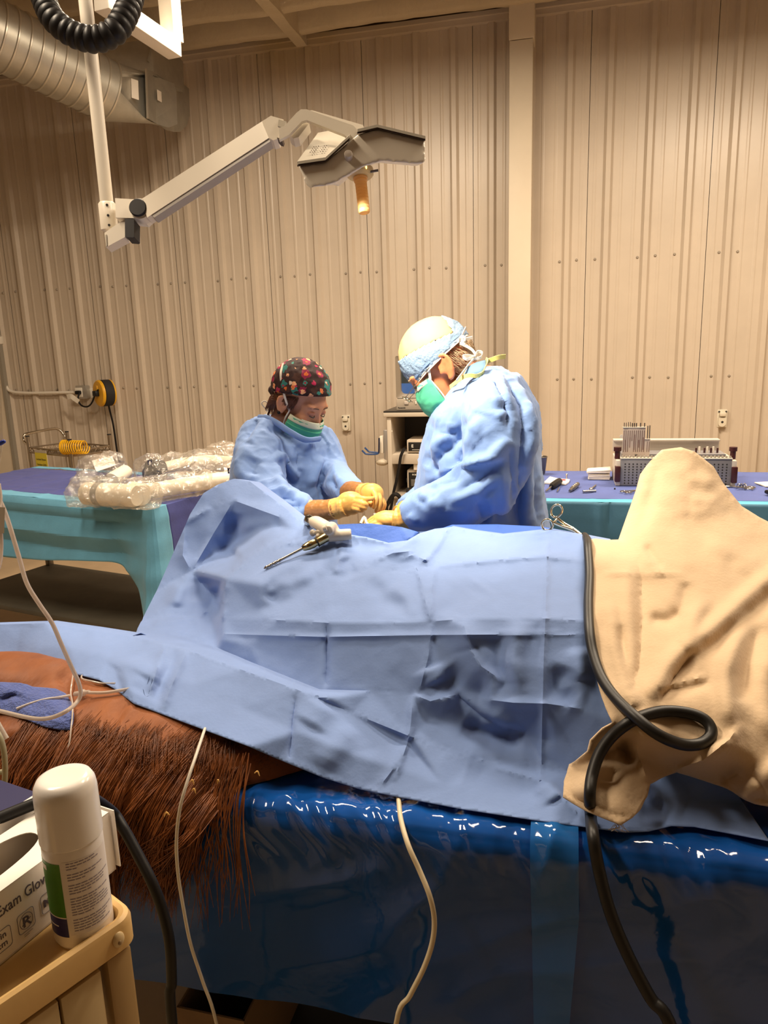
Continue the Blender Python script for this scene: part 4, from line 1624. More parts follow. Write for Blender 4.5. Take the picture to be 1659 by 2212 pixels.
    k2 = [PY(832, 1130, Y - 0.12), PY(834, 1105, Y - 0.12), PY(838, 1088, Y - 0.12), PY(848, 1071, Y - 0.12), PY(857, 1068, Y - 0.12), PY(865, 1078, Y - 0.12), PY(866, 1100, Y - 0.12), PY(866, 1160, Y - 0.12)]
    k2[0][2] = k2[-1][2] = 0.02
    tag(mesh_obj('cable', gtube(k2, 0.015, 8, 6), M_BLACK), 'thick black cable arching in front of the cart bottom', 'cable')
    k3 = [PY(824, 1076, Y - 0.3), PY(830, 1060, Y - 0.3), PY(836, 1046, Y - 0.3)]
    k4 = [PY(881, 1055, Y - 0.0), PY(881, 1070, Y - 0.04), PY(883, 1090, Y - 0.05), PY(884, 1120, Y - 0.05)]
    k4[-1][2] = 0.02
    tag(mesh_obj('cable', gtube(k4, 0.012, 8, 6), M_BLACK), 'black cable dropping from the lower recorder', 'cable')


build_monitor_cart()

# ================================================================== INSTRUMENT TABLE (right, behind the horse)
IT_Z = 0.9
IY0, IY1 = 3.12, 3.88
IX0, IX1 = -0.16, 1.75
M_ROYAL = mat('drape_royal', (0.075, 0.11, 0.33), rough=0.7, var=0.10, vscale=8, bump=0.06, bscale=120, sheen=0.1)
M_TEAL2 = mat('drape_sea', (0.055, 0.165, 0.26), rough=0.65, var=0.08, vscale=8, bump=0.06, bscale=120)
M_TEALB = mat('drape_sea_edge', (0.10, 0.40, 0.55), rough=0.65, var=0.05, vscale=8)


def build_instrument_table():
    root = thing('instrument_table', 'long steel instrument table behind the draped patient', 'table', ((IX0 + IX1) / 2, (IY0 + IY1) / 2, 0))
    mesh_obj('table_top', bbox(IX0 + 0.01, IX1 - 0.01, IY0 + 0.01, IY1 - 0.01, IT_Z - 0.04, IT_Z - 0.004, 0.004), M_STEEL, root)
    for x in (IX0 + 0.08, IX1 - 0.08):
        for y in (IY0 + 0.08, IY1 - 0.08):
            mesh_obj('leg', gcyl((x, y, 0), (x, y, IT_Z - 0.04), 0.018, None, 14), M_STEEL, root)
    dr = thing('instrument_drape', 'royal blue and teal sterile drape covering the instrument table', 'drape', ((IX0 + IX1) / 2, (IY0 + IY1) / 2, IT_Z))
    z = IT_Z

    def top(x0, x1, y0, y1, nx, ny, dz, seed):
        P = np.zeros((nx + 1, ny + 1, 3))
        for i in range(nx + 1):
            for j in range(ny + 1):
                x, y = x0 + (x1 - x0) * i / nx, y0 + (y1 - y0) * j / ny
                h = 0.0035 * math.exp(-abs(x - 0.17 - 0.1 * (y - 3.4)) / 0.012) + 0.003 * math.exp(-abs(x - 0.86) / 0.012) + 0.003 * math.exp(-abs(y - 3.5 - .02 * math.sin(x * 5)) / 0.012)
                h += 0.0035 * noise.noise((x * 5, y * 6, seed))
                P[i, j] = (x, y, z + dz + max(0, h) * min(1, (y - y0) * 12 + .2))
        return ggrid(P)
    solidify(mesh_obj('blue_panel', top(IX0, IX1, IY0 + 0.055, IY1, 150, 46, 0.001, 2), M_ROYAL, dr, smooth=60), 0.0015)
    solidify(mesh_obj('teal_edge', top(IX0, IX1, IY0 - 0.006, IY0 + 0.058, 120, 5, 0.0, 4), M_TEALB, dr, smooth=60), 0.0015)
    nx, nz = 170, 46
    P = np.zeros((nx + 1, nz + 1, 3))
    for i in range(nx + 1):
        x = IX0 + (IX1 - IX0) * i / nx
        for j in range(nz + 1):
            t = j / nz
            zz = z + 0.001 - 0.62 * t
            d = 0.62 * t
            y = IY0 - 0.008
            y -= 0.010 * min(1, t * 10)
            # horizontal packing folds
            y -= 0.012 * math.exp(-abs(d - 0.215) / 0.02) + 0.012 * (1 - abs(((d / 0.43) % 1.0) - 0.5) * 2) * min(1, t * 5)
            # gathered vertical crease
            c = 0.175 + 0.04 * d
            y -= 0.014 * math.exp(-((x - c) / 0.02) ** 2) * (1 - 0.5 * t)
            y += 0.012 * math.exp(-abs(x - c - 0.035) / 0.012) * math.exp(-abs(d - 0.06) / 0.07)
            y -= 0.010 * math.exp(-((x - 0.86) / 0.02) ** 2)
            y -= 0.006 * noise.noise((x * 6, zz * 7, 1)) * min(1, t * 5) + 0.012 * t * math.sin(x * 7)
            P[i, j] = (x, y, zz)
    solidify(mesh_obj('teal_skirt', ggrid(P), M_TEAL2, dr, smooth=40), 0.0015)


build_instrument_table()
ZI = IT_Z + 0.004
M_TOOL = mat('tool_steel', (0.50, 0.47, 0.43), rough=0.28, metal=1.0)
M_GAUZE = mat('gauze', (0.82, 0.74, 0.64), rough=0.9, bump=0.2, bscale=200)
M_MAROON = mat('maroon_plastic', (0.055, 0.012, 0.014), rough=0.35)


def PI(x, y, h=0.0):
    return PZ(x, y, ZI + h)


def build_instruments():
    # steel cup half hidden by the surgeon
    c = PI(1166, 1024)
    t = mesh_obj('steel_cup', glathe([(0.0, 0.0), (0.022, 0.0), (0.026, 0.004), (0.036, 0.085), (0.039, 0.088), (0.036, 0.09), (0.033, 0.084), (0.024, 0.008), (0.0, 0.006)], c, (0, 0, 1), 28), mat('cup_dark', (0.20, 0.18, 0.16), rough=0.3, metal=0.8))
    tag(t, 'dark steel cup on instrument table behind the surgeon', 'cup')
    # swab with screws
    q = [(1174, 1044), (1188, 1031), (1205, 1035), (1231, 1037), (1229, 1042), (1222, 1047)]
    V = np.array([PI(p[0], p[1], 0.003) for p in q])
    n = len(q)
    V = np.vstack([V - v3((0, 0, 0.002)), V + v3((0, 0, 0.004))])
    F = [list(range(n))[::-1], list(range(n, 2 * n))] + [[i, (i + 1) % n, (i + 1) % n + n, i + n] for i in range(n)]
    sw = thing('gauze_swab', 'flat white gauze swab with a red stain on instrument table', 'gauze', PI(1205, 1040))
    mesh_obj('swab_cloth', (V, F), M_GAUZE, sw, smooth=0)
    mesh_obj('red_stain', gell(PI(1217, 1036.5, 0.009), (0.012, 0.009, 0.003), None, 12, 6), mat('stain_red', (0.45, 0.03, 0.05), rough=0.6), sw)
    p = PI(1224, 1034, 0.008)
    s = mesh_obj('bone_screw', join(gcyl(p, p + v3((0.0, 0.0, 0.018)), 0.0035, None, 8), gell(p + v3((0, 0, 0.02)), (0.006, 0.006, 0.005), None, 10, 6)), M_TOOL)
    tag(s, 'tiny steel screw standing on the stained swab', 'screw')
    # screwdriver
    a, b = PI(1209, 1039, 0.016), PI(1191, 1051, 0.014)
    ax = (b - a) / np.linalg.norm(b - a)
    L = np.linalg.norm(b - a)
    t = thing('screwdriver', 'black handled steel screwdriver on the instrument table', 'screwdriver', PI(1195, 1050))
    mesh_obj('grip', glathe([(0.0, -0.004), (0.012, -0.003), (0.0165, 0.008), (0.0165, L * 0.5), (0.0155, L * 0.85), (0.011, L), (0.0, L + 0.003)], a, ax, 8), M_BLACK, t)
    mesh_obj('shank', gtube([b, PI(1179, 1061, 0.006)], [0.0045, 0.004], 10, 2), M_TOOL, t)
    t = mesh_obj('drill_bit', gtube([PI(1208, 1053, 0.004), PI(1203.5, 1062, 0.004)], [0.003, 0.0036], 8, 2), M_TOOL)
    tag(t, 'short thin steel bit lying beside the black screwdriver', 'drill bit')
    # knurled drill sleeve
    a, b = PI(1248, 1046, 0.011), PI(1231, 1060, 0.008)
    ax = (b - a) / np.linalg.norm(b - a)
    L = np.linalg.norm(b - a)
    t = thing('drill_guide', 'steel drill guide with perforated grip on the instrument table', 'drill guide', PI(1240, 1053))
    mesh_obj('grip', glathe([(0.0, 0.0), (0.010, 0.0), (0.0105, 0.004), (0.0105, L * 0.7), (0.008, L * 0.74), (0.006, L)], a, ax, 14), mat('tool_dark', (0.26, 0.24, 0.21), rough=0.35, metal=0.9), t)
    for k in range(3):
        c = a + ax * L * (0.22 + 0.18 * k) + v3((0, -0.004, 0.0095))
        mesh_obj('grip_hole', gell(c, (0.004, 0.004, 0.0022), None, 10, 6), M_GAUZE, t)
    # T handle
    t = thing('t_handle', 'steel T-shaped tap handle on the instrument table', 'tool', PI(1273, 1058))
    mesh_obj('cross_bar', gtube([PI(1259, 1062, 0.006), PI(1287, 1060.5, 0.006)], 0.0062, 12, 2), M_TOOL, t)
    mesh_obj('hub', gell(PI(1277, 1056.5, 0.008), (0.009, 0.012, 0.008), None, 12, 8), M_TOOL, t)
    mesh_obj('shank', gtube([PI(1278, 1056, 0.008), PI(1287, 1048, 0.006)], [0.005, 0.0035], 8, 2), M_TOOL, t)
    # folded gauze stack
    g0, g1 = PI(1271, 1036.5), PI(1318, 1036.5)
    for k in range(5):
        w = g1[0] - g0[0]
        R = rotz(random.uniform(-.05, .05))
        h = 0.0085
        cx = (g0[0] + g1[0]) / 2 + (0 if k < 3 else -0.012 + 0.003 * k)
        V, F = gbox((cx, g0[1] + 0.05, ZI + h * (k + 0.5)), (w * (1.0 if k < 3 else 1.08), 0.10, h * 0.94), R, 0.003)
        if k >= 3:
            V[:, 2] += 0.006 * np.sin((V[:, 0] - g0[0]) * 45 + k) + (k - 2) * 0.0015
        s = mesh_obj('gauze_pad', (V, F), M_GAUZE)
        tag(s, ('lowest', 'second lowest', 'middle', 'second highest', 'topmost rumpled')[k] + ' white gauze pad of the stack on instrument table', 'gauze', 'stacked gauze pads')
    sp = mesh_obj('dark_speck', gell(PI(1328, 1055.5, 0.003), (0.004, 0.004, 0.004), None, 8, 6), M_BLACKM)
    tag(sp, 'tiny dark fragment lying alone on the blue drape', 'fragment')

    # scissors / clamps
    def ring_clamp(c, d, label, s=1.0):
        d = v3(d)
        d[2] = 0
        d /= np.linalg.norm(d)
        nrm = v3((-d[1], d[0], 0))
        t = thing('surgical_clamp', label, 'clamp', c)
        for k in (-1, 1):
            cc = c + nrm * 0.015 * k * s + v3((0, 0, 0.006))
            a = np.linspace(0, 2 * math.pi, 14, endpoint=False)
            lp = np.array([cc + d * 0.014 * s * math.cos(q) + nrm * 0.011 * s * math.sin(q) for q in a])
            mesh_obj('finger_ring', gtube(lp, 0.0027 * s, 8, 1, smooth=False, closed=True), M_TOOL, t)
            mesh_obj('shank', gtube([cc + d * 0.012 * s, c + d * 0.055 * s + nrm * 0.003 * k + v3((0, 0, 0.006)), c + d * 0.075 * s - nrm * 0.003 * k + v3((0, 0, 0.006)), c + d * 0.115 * s - nrm * 0.001 * k + v3((0, 0, 0.005))], [0.003 * s, 0.003 * s, 0.0035 * s, 0.002 * s], 8, 5), M_TOOL, t)
    ring_clamp(PI(1352, 1065.5), PI(1376, 1062) - PI(1352, 1065.5), 'steel scissors half hidden by the beige blanket peak')
    ring_clamp(PI(1620, 1057), PI(1585, 1054) - PI(1620, 1057), 'steel clamp with ring handles right of the perforated case', 1.15)
    t = thing('wire_retractor', 'small looped steel retractor right of the perforated case', 'retractor', PI(1603, 1052))
    mesh_obj('loop_wire', gtube([PI(1592, 1053, 0.003), PI(1593, 1047, 0.02), PI(1597, 1046, 0.026), PI(1599, 1051, 0.012), PI(1602, 1045, 0.028), PI(1605, 1051, 0.012), PI(1608, 1045, 0.027), PI(1611, 1047, 0.02), PI(1611, 1053, 0.003)], 0.0026, 7, 5), M_TOOL, t)
    V, F = gbox(PI(1666, 1046, 0.003), (0.10, 0.10, 0.005), rotz(0.25), 0.001)
    tag(mesh_obj('paper_card', (V, F), mat('card_cream', (0.82, 0.74, 0.60), rough=0.7)), 'cream paper card at the right end of instrument table', 'card')
    a, b = PI(1655, 1062, 0.012), PI(1690, 1072, 0.012)
    tag(mesh_obj('tool_grip', gtube([a, (a + b) / 2, b], [0.008, 0.013, 0.011], 10, 4), M_BLACK), 'black tool handle at the right picture edge on table', 'tool')


build_instruments()


# ------------------------------------------------------------------ perforated instrument case with drill rack
def build_case():
    y0 = PI(1330, 1049)[1]
    xa, xb = PI(1329, 1049)[0], PI(1586, 1050)[0]
    dpt = 0.24
    z0 = ZI
    zt = PY(1450, 992, y0)[2]
    Mg = mat('case_grey', (0.27, 0.26, 0.27), rough=0.4, metal=0.25)
    Ml = mat('case_light', (0.62, 0.55, 0.46), rough=0.4)
    root = thing('instrument_case', 'grey perforated steel implant case with maroon latches on instrument table', 'case', ((xa + xb) / 2, y0 + dpt / 2, z0))
    mesh_obj('case_body', bbox(xa + 0.018, xb - 0.018, y0, y0 + dpt, z0, zt, 0.004), Mg, root)
    for s, x in ((-1, xa), (1, xb)):
        mesh_obj('end_plate', bbox(min(x, x - s * 0.02), max(x, x - s * 0.02), y0 - 0.002, y0 + dpt, z0, zt - 0.006, 0.003), Ml, root)
        mesh_obj('latch', bbox(x - 0.012 - s * 0.008, x + 0.012 - s * 0.008, y0 - 0.012, y0 + 0.02, z0 + 0.018, zt - 0.032, 0.004), M_MAROON, root)
        mesh_obj('latch_post', join(gcyl((x - s * 0.008, y0 + 0.05, zt - 0.005), (x - s * 0.008, y0 + 0.05, zt + 0.042), 0.012, None, 14), gcyl((x - s * 0.008, y0 + 0.05, zt + 0.03), (x - s * 0.008, y0 + 0.05, zt + 0.048), 0.017, None, 14)), M_MAROON, root)
    # holes
    hs = []
    for i in range(26):
        for j in range(8):
            x = xa + 0.04 + (xb - xa - 0.08) * i / 25
            zz = z0 + 0.012 + 0.0125 * j
            hs.append(glathe([(0.0035, -0.001), (0.0035, 0.0009), (0.0, 0.0009)], (x, y0 - 0.0, zz), (0, -1, 0), 6))
    h = mesh_obj('perforations', join(*hs), M_DARK, root, smooth=0)
    h['kind'] = 'stuff'
    # tray lip with a row of screw heads
    mesh_obj('tray_lip', bbox(xa + 0.018, xb - 0.018, y0 - 0.004, y0 + 0.03, zt, zt + 0.006, 0.002), Ml, root)
    n = 30
    me = None
    for i in range(n):
        p = v3((xa + 0.028 + (xb - xa - 0.056) * i / (n - 1), y0 + 0.006, zt + 0.006))
        if me is None:
            o = mesh_obj('screw_head', join(glathe([(0.0062, 0.0), (0.0066, 0.004), (0.005, 0.0085), (0.0, 0.0095)], p, (0, 0, 1), 10)), mat('bright_steel', (0.8, 0.74, 0.62), rough=0.2, metal=.8), root)
            me, p0 = o.data, p
        else:
            o = bpy.data.objects.new('screw_head', me)
            COL.objects.link(o)
            o.parent = root
            o.location = p - p0
    # inner rack and raised lid behind
    mesh_obj('lid', join(bbox(xa + 0.0, xb - 0.03, y0 + dpt + 0.0, y0 + dpt + 0.03, zt + 0.0, zt + 0.055, 0.003), bbox(xa - 0.0, xb - 0.03, y0 + dpt - 0.02, y0 + dpt + 0.03, zt + 0.052, zt + 0.06, 0.002)), Ml, root)
    mesh_obj('inner_rack', bbox(xa + 0.03, xb - 0.03, y0 + 0.08, y0 + 0.2, zt, zt + 0.012, 0.002), Mg, root)
    for k, xp in enumerate((1503, 1510, 1521, 1527, 1535, 1540, 1549)):
        p = PY(xp, 985, y0 + 0.12)
        mesh_obj('rack_pin', gcyl((p[0], y0 + 0.12, zt + 0.01), (p[0], y0 + 0.12, zt + 0.034 + 0.006 * (k % 2)), 0.0045, None, 8), M_MAROON if k % 2 == 0 else M_GAUZE, root)
    # standing drill-bit rack
    yr = y0 + 0.045
    xl, xr_ = PY(1345, 960, yr)[0], PY(1404, 960, yr)[0]
    xm = PY(1393, 960, yr)[0]
    zr0, zr1, zr2 = zt + 0.006, PY(1370, 924, yr)[2], PY(1398, 949, yr)[2]
    rk = thing('drill_rack', 'upright pale rack of steel drill bits on the perforated case', 'rack', ((xl + xr_) / 2, yr, zt))
    Mr = mat('rack_pale', (0.58, 0.49, 0.43), rough=0.4)
    mesh_obj('rack_plate', bbox(xl, xm, yr, yr + 0.008, zr0, zr1, 0.001), Mr, rk)
    mesh_obj('rack_plate', bbox(xm, xr_, yr, yr + 0.008, zr0, zr2, 0.001), Mr, rk)
    mesh_obj('rack_rim', bbox(xl - 0.002, xm + 0.002, yr - 0.004, yr + 0.012, zr1, zr1 + 0.003), M_WHITE, rk)
    mesh_obj('rack_rim', bbox(xm - 0.001, xr_ + 0.002, yr - 0.004, yr + 0.012, zr2, zr2 + 0.003), M_WHITE, rk)
    md = mat('slot_dark', (0.20, 0.13, 0.11), rough=0.6)
    hts = [913, 913, 912, 912, 914, 914, 914, None, 914, None, 914]
    n = len(hts)
    for i, hy in enumerate(hts):
        x = xl + (xm - xl) * (i + 0.5) / n
        mesh_obj('rack_slot', bbox(x - 0.0016, x + 0.0016, yr - 0.001, yr + 0.001, zr0 + 0.02 + (0.05 if i in (3, 4) else 0), zr1 - 0.012), md, rk, smooth=0)
        if hy:
            mesh_obj('drill_bit', gcyl((x, yr + 0.004, zr1), (x, yr + 0.004, PY(1365, hy, yr)[2]), 0.0017 if i < 4 else 0.0026, None, 8), mat('bit_dark', (0.22, 0.2, 0.18), rough=.3, metal=.9), rk)
    for i, hy in enumerate((920, 919)):
        x = xm + (xr_ - xm) * (0.45 + 0.4 * i)
        mesh_obj('drill_bit', gcyl((x, yr + 0.004, zr2), (x, yr + 0.004, PY(1400, hy, yr)[2]), 0.0022, None, 8), MATS['bit_dark'], rk)
        mesh_obj('rack_slot', bbox(x - 0.0014, x + 0.0014, yr - 0.001, yr + 0.001, zr0 + 0.02, zr2 - 0.01), md, rk, smooth=0)
    # small lettering strips
    for i in range(5):
        x = xl + (xm - xl) * (i + 0.6) / 5
        mesh_obj('rack_print', bbox(x - 0.0022, x + 0.0022, yr - 0.0008, yr, zr0 + 0.03 + 0.01 * (i % 2), zr0 + 0.075 + 0.012 * (i % 3)), mat('print_brown', (0.3, 0.2, 0.17)), rk, smooth=0)
    c = PY(1374, 984, yr - 0.004)
    mesh_obj('heart_hole', gprism([(-0.006, 0.003), (-0.003, 0.005), (0, 0.003), (0.003, 0.005), (0.006, 0.003), (0, -0.006)], c, (1, 0, 0), (0, 0, 1), 0, 0.002), M_DARK, rk, smooth=0)
    p = PY(1343, 943, yr + 0.006)
    mesh_obj('side_tab', gcyl(p, p + v3((0, 0.004, 0)), 0.009, None, 16), M_WHITE, rk)


build_case()

# ================================================================== OPERATING TABLE AND ITS BLUE PLASTIC
TZ = 0.79


def build_table():
    Mp = mat('pad_vinyl', (0.10, 0.22, 0.48), rough=0.5)
    Md = mat('table_dark', (0.05, 0.048, 0.045), rough=0.5, metal=0.3)
    root = thing('operating_table', 'padded equine operating table under shiny blue plastic', 'operating table', (0.1, 1.55, 0))
    mesh_obj('pad', bbox(-0.55, 1.75, 1.06, 1.93, TZ - 0.07, TZ - 0.004, 0.02), Mp, root)
    mesh_obj('head_pad', bbox(-1.45, -0.56, 1.06, 1.34, TZ - 0.07, TZ - 0.004, 0.02), Mp, root)
    mesh_obj('frame', join(bbox(-0.5, 1.7, 1.1, 1.9, TZ - 0.13, TZ - 0.071, 0.004), bbox(-1.4, -0.5, 1.12, 1.3, TZ - 0.13, TZ - 0.071, 0.004)), Md, root)
    mesh_obj('unseen_shade_plate', join(bbox(-1.45, -0.45, 1.12, 1.9, 0.46, 0.52, 0.004), bbox(-1.2, -1.12, 1.16, 1.24, 0.5, TZ - 0.12)), Md, root)  # unseen plate and post, added to shade the floor below
    mesh_obj('pedestal', join(bbox(-0.35, 0.85, 1.3, 1.75, 0.08, TZ - 0.13, 0.01), bbox(-0.8, 1.2, 1.22, 1.84, 0.0, 0.08, 0.01)), Md, root)


build_table()
M_FILM = film('blue_film', (0.05, 0.16, 0.48), (0.010, 0.105, 0.46), gloss=0.08, mix=0.66, bump=0.10, bscale=10, spec_fac=0.045)
M_FILM2 = film('blue_film_overlap', (0.12, 0.34, 0.72), (0.025, 0.19, 0.60), gloss=0.08, mix=0.6, bump=0.1, bscale=10, spec_fac=0.04)


def film_profile(s):
    """s: path length from the back of the table top, forward, round the edge and down"""
    l1 = 0.62
    r = 0.035
    ycorner = 1.035
    if s < l1:
        return ycorner + r + (l1 - s), TZ + 0.004, 0.0
    s -= l1
    if s < r * math.pi / 2:
        a = s / r
        return ycorner + r - r * math.sin(a), TZ + 0.004 - r + r * math.cos(a), a
    s -= r * math.pi / 2
    return ycorner - 0.02 * (s / 0.35), TZ + 0.004 - r - s, math.pi / 2


def build_film():
    root = thing('plastic_cover', 'glossy translucent blue plastic sheet hanging over the table edge', 'plastic sheet', (0.1, 1.4, TZ))
    smax = 0.62 + 0.055 + 0.335

    def sheet(xs, ss, lift, seed, taper=None):
        P = np.zeros((len(xs), len(ss), 3))
        for i, x in enumerate(xs):
            for j, s in enumerate(ss):
                y, z, a = film_profile(s)
                d = s - 0.65
                xx = x
                if taper:
                    k = max(0, d) / 0.36
                    xx = taper(x, k)
                # wrinkles gathering over the edge
                wedge = math.exp(-(d / 0.075) ** 2)
                wx = xx + 0.05 * noise.noise((xx * 3, d * 8, seed))
                n1 = 1 - 2 * abs(noise.noise((wx * 8.5 + d * 2.5, d * 2.2, seed)))
                n2 = 1 - 2 * abs(noise.noise((wx * 27 - d * 9, d * 11, seed + 4)))
                n3 = noise.noise((wx * 3.0, d * 4.0, seed + 9))
                h = wedge * (0.010 * n1 * abs(n1) ** 0.5 + 0.005 * n2)
                if d > 0:
                    h += min(1, d / 0.12) * (0.014 * n3 + 0.006 * (1 - 2 * abs(noise.noise((wx * 4.5 + d * 6, d * 3 - wx * 2, seed + 2)))))
                else:
                    h = h * math.exp(d / 0.06) + (0.002 * n1 + 0.001 * n2) * math.exp(d / 0.15)
                nrm = (-math.sin(a), math.cos(a))
                hem = 0.012 * noise.noise((xx * 4, 0, seed)) * max(0, d) / 0.35
                P[i, j] = (xx, y + nrm[0] * (h + lift), z + nrm[1] * (max(h, -0.001) + lift) + hem)
        return ggrid(P)
    xs = np.linspace(-1.42, 1.15, 430)
    ss = np.concatenate([np.linspace(0, 0.5, 12), np.linspace(0.52, 0.78, 66), np.linspace(0.785, smax, 50)])
    mesh_obj('sheet', sheet(xs, ss, 0.001, 1.0), M_FILM, root, smooth=180)
    x0, x1 = PZ(1147, 1790, TZ)[0], PZ(1248, 1790, TZ)[0]
    ss2 = np.concatenate([np.linspace(0.5, 0.78, 50), np.linspace(0.785, smax + 0.0, 40)])

    def taper(x, k):
        f = (x - x0) / (x1 - x0)
        return x0 + 0.012 * k + (x1 - x0) * f * (1 - 0.45 * max(0, k - 0.3))
    mesh_obj('overlap_strip', sheet(np.linspace(x0, x1, 30), ss2, 0.009, 1.0, taper), M_FILM2, root, smooth=180)


build_film()


# ================================================================== HORSE
from mathutils.bvhtree import BVHTree


def bvh(V, F):
    return BVHTree.FromPolygons([Vector(v) for v in V], [list(map(int, f)) for f in F])


def on(tree, x, y, lift=0.0, default=None, along=False):
    """point where the line of sight through (x, y) meets a surface, lifted off it"""
    d = Vector(ray(x, y)).normalized()
    hit = tree.ray_cast(Vector(CAM), d)
    if hit[0] is None:
        return PY(x, y, default)
    if along:
        return CAM + np.array(d) * (hit[3] - lift)
    n = hit[1]
    if n.dot(d) > 0:
        n = -n
    return np.array(hit[0] + n * lift)


M_COAT = mat('chestnut_coat', (0.30, 0.090, 0.016), rough=0.55, col2=(0.16, 0.040, 0.007), vscale=9, bump=0.12, bscale=160, stretch=(1.0, 0.35, 0.5), sheen=0.15, spec=0.35)
M_MANE = mat('chestnut_mane', (0.25, 0.078, 0.018), rough=0.40, col2=(0.085, 0.022, 0.006), vscale=30, spec=0.5)


def build_horse():
    root = thing('horse', 'chestnut horse lying on the table, neck and mane showing', 'horse', (-0.9, 1.2, TZ))
    X = [-1.62, -1.45, -1.3, -1.16, -1.02, -0.88, -0.74, -0.60, -0.48, -0.36, 0.0, 0.5, 1.0]
    Yc = [1.24, 1.21, 1.18, 1.16, 1.155, 1.16, 1.165, 1.19, 1.27, 1.40, 1.56, 1.60, 1.60]
    A = [0.07, 0.10, 0.13, 0.145, 0.155, 0.165, 0.165, 0.16, 0.16, 0.18, 0.24, 0.26, 0.24]
    Zc = [0.86, 0.855, 0.85, 0.85, 0.848, 0.845, 0.838, 0.815, 0.79, 0.78, 0.80, 0.80, 0.80]
    B = [0.06, 0.07, 0.08, 0.085, 0.085, 0.085, 0.083, 0.08, 0.075, 0.07, 0.07, 0.07, 0.07]
    rings = []
    for x, yc, a, zc, b in zip(X, Yc, A, Zc, B):
        t = np.linspace(0, 2 * math.pi, 28, endpoint=False)
        rings.append(np.stack([np.full(28, x), yc + a * np.cos(t), zc + b * np.sin(t)], 1))
    parts = [gloft(rings)]
    c = PY(25, 1500, 1.17)
    parts.append(gell(c, (0.14, 0.10, 0.085)))
    parts.append(gell(PY(92, 1488, 1.18), (0.07, 0.08, 0.062)))
    parts.append(gell(PY(30, 1600, 1.06), (0.10, 0.07, 0.055)))
    parts.append(gell(PY(-60, 1560, 1.10), (0.12, 0.10, 0.08)))
    V, F = voxel(parts, 0.012, 8)
    d = 0.004 * fbm(V, 14, 3, 2.0)
    # skin folds across the throat
    Q = topx(V)
    d += feats_disp([('g', 0.006, 9, [(285, 1520), (262, 1570), (255, 1620)]), ('g', -0.006, 8, [(265, 1515), (240, 1570)]), ('g', 0.005, 9, [(248, 1510), (222, 1565), (215, 1610)]),
                     ('g', -0.012, 14, [(135, 1450), (150, 1490), (165, 1530)]), ('g', -0.012, 12, [(20, 1590), (35, 1640), (20, 1680)]), ('g', 0.008, 12, [(60, 1585), (80, 1630), (85, 1680)])], Q)
    N = vnormals(V, F)
    V = V + N * d[:, None]
    V[:, 2] = np.maximum(V[:, 2], TZ + 0.012)
    global HB
    HB = bvh(V, F)
    body = mesh_obj('body', (V, F), M_COAT, root, smooth=180)
    # mane: locks of strands over the crest and table edge
    gs = []
    for k in range(2600):
        t = random.random() ** 0.9
        x = -0.93 + 0.45 * t
        yc, a_, zc, b_ = (np.interp(x, X, q) for q in (Yc, A, Zc, B))
        ang = 0.86 + 0.28 * noise.noise((x * 14, 9.1, 3)) + random.gauss(0, 0.16)
        ang = min(1.35, max(0.45, ang))
        lk = noise.noise((x * 26, 1.3, 1)) * 1.4
        lk2 = noise.noise((x * 70, 4.3, 2))
        p0 = v3((x, yc - a_ * math.sin(ang), zc + b_ * math.cos(ang) + 0.001))
        a2 = ang + (1.62 - ang) * 0.45
        dx0 = -0.03 * (0.4 + t) + 0.02 * lk
        p1 = v3((x + dx0 * 0.6, yc - a_ * math.sin(a2) * 1.01 - 0.004, zc + b_ * math.cos(a2) + 0.006 + 0.004 * lk2))
        ye = min(yc - a_ - 0.012, 1.01) - 0.015 - 0.025 * abs(lk) - random.uniform(0, 0.02)
        wob = 0.010 * noise.noise((x * 140, k * 0.37, 5))
        ln = (0.08 + 0.13 * random.random() ** 1.4 + 0.07 * lk + 0.03 * lk2) * (1.2 - 0.6 * t) + 0.03
        sw = dx0 + 0.05 * lk + 0.02 * lk2 - 0.045 * t + random.uniform(-.012, .012)
        p2 = v3((x + dx0 + sw * 0.25, ye, zc - 0.005))
        p3 = v3((x + dx0 + sw * 0.7 + wob + random.uniform(-.006, .006), ye - 0.008, zc - 0.015 - ln * 0.5))
        p4 = v3((x + dx0 + sw * 1.15 + random.uniform(-.014, .014), ye - 0.003 + random.uniform(-.01, .006), zc - 0.02 - ln))
        pp = catmull([p0, p1, p2, p3, p4], 3)
        ph, am = 9 * lk + 5 * lk2 + random.uniform(-.8, .8), 0.0035 + 0.004 * random.random()
        for q in range(2, len(pp)):
            w_ = math.sin(q * 0.95 + ph) * am * min(1, q / 6)
            pp[q] += v3((w_, -abs(w_) * 0.4, w_ * 0.3))
        gs.append(gtube(pp, [0.0003, 0.0009, 0.0011, 0.0010, 0.0008, 0.0003], 3, 1, cap=False, smooth=False))
    # wispy locks over the edge further along
    for k in range(60):
        rx = random.choice([430, 445, 470, 492, 505, 520, 535]) + random.uniform(-7, 7)
        p0 = PY(rx, random.uniform(1625, 1655), 1.07)
        p0[2] = max(p0[2], TZ + 0.02)
        dx_ = random.uniform(-0.05, 0.05)
        ln = random.uniform(0.04, 0.17)
        p1 = v3((p0[0] + dx_ * .3, 1.02, TZ + 0.024))
        p2 = v3((p0[0] + dx_ * .6, 0.992, TZ - 0.02))
        p3 = v3((p0[0] + dx_, 0.975, TZ - 0.03 - ln * .5))
        p4 = v3((p0[0] + dx_ * 1.1 + random.uniform(-.012, .012), 0.965, TZ - 0.03 - ln))
        gs.append(gtube([p0, p1, p2, p3, p4], [0.0010, 0.0012, 0.0011, 0.0009, 0.0004], 4, 4, cap=False))
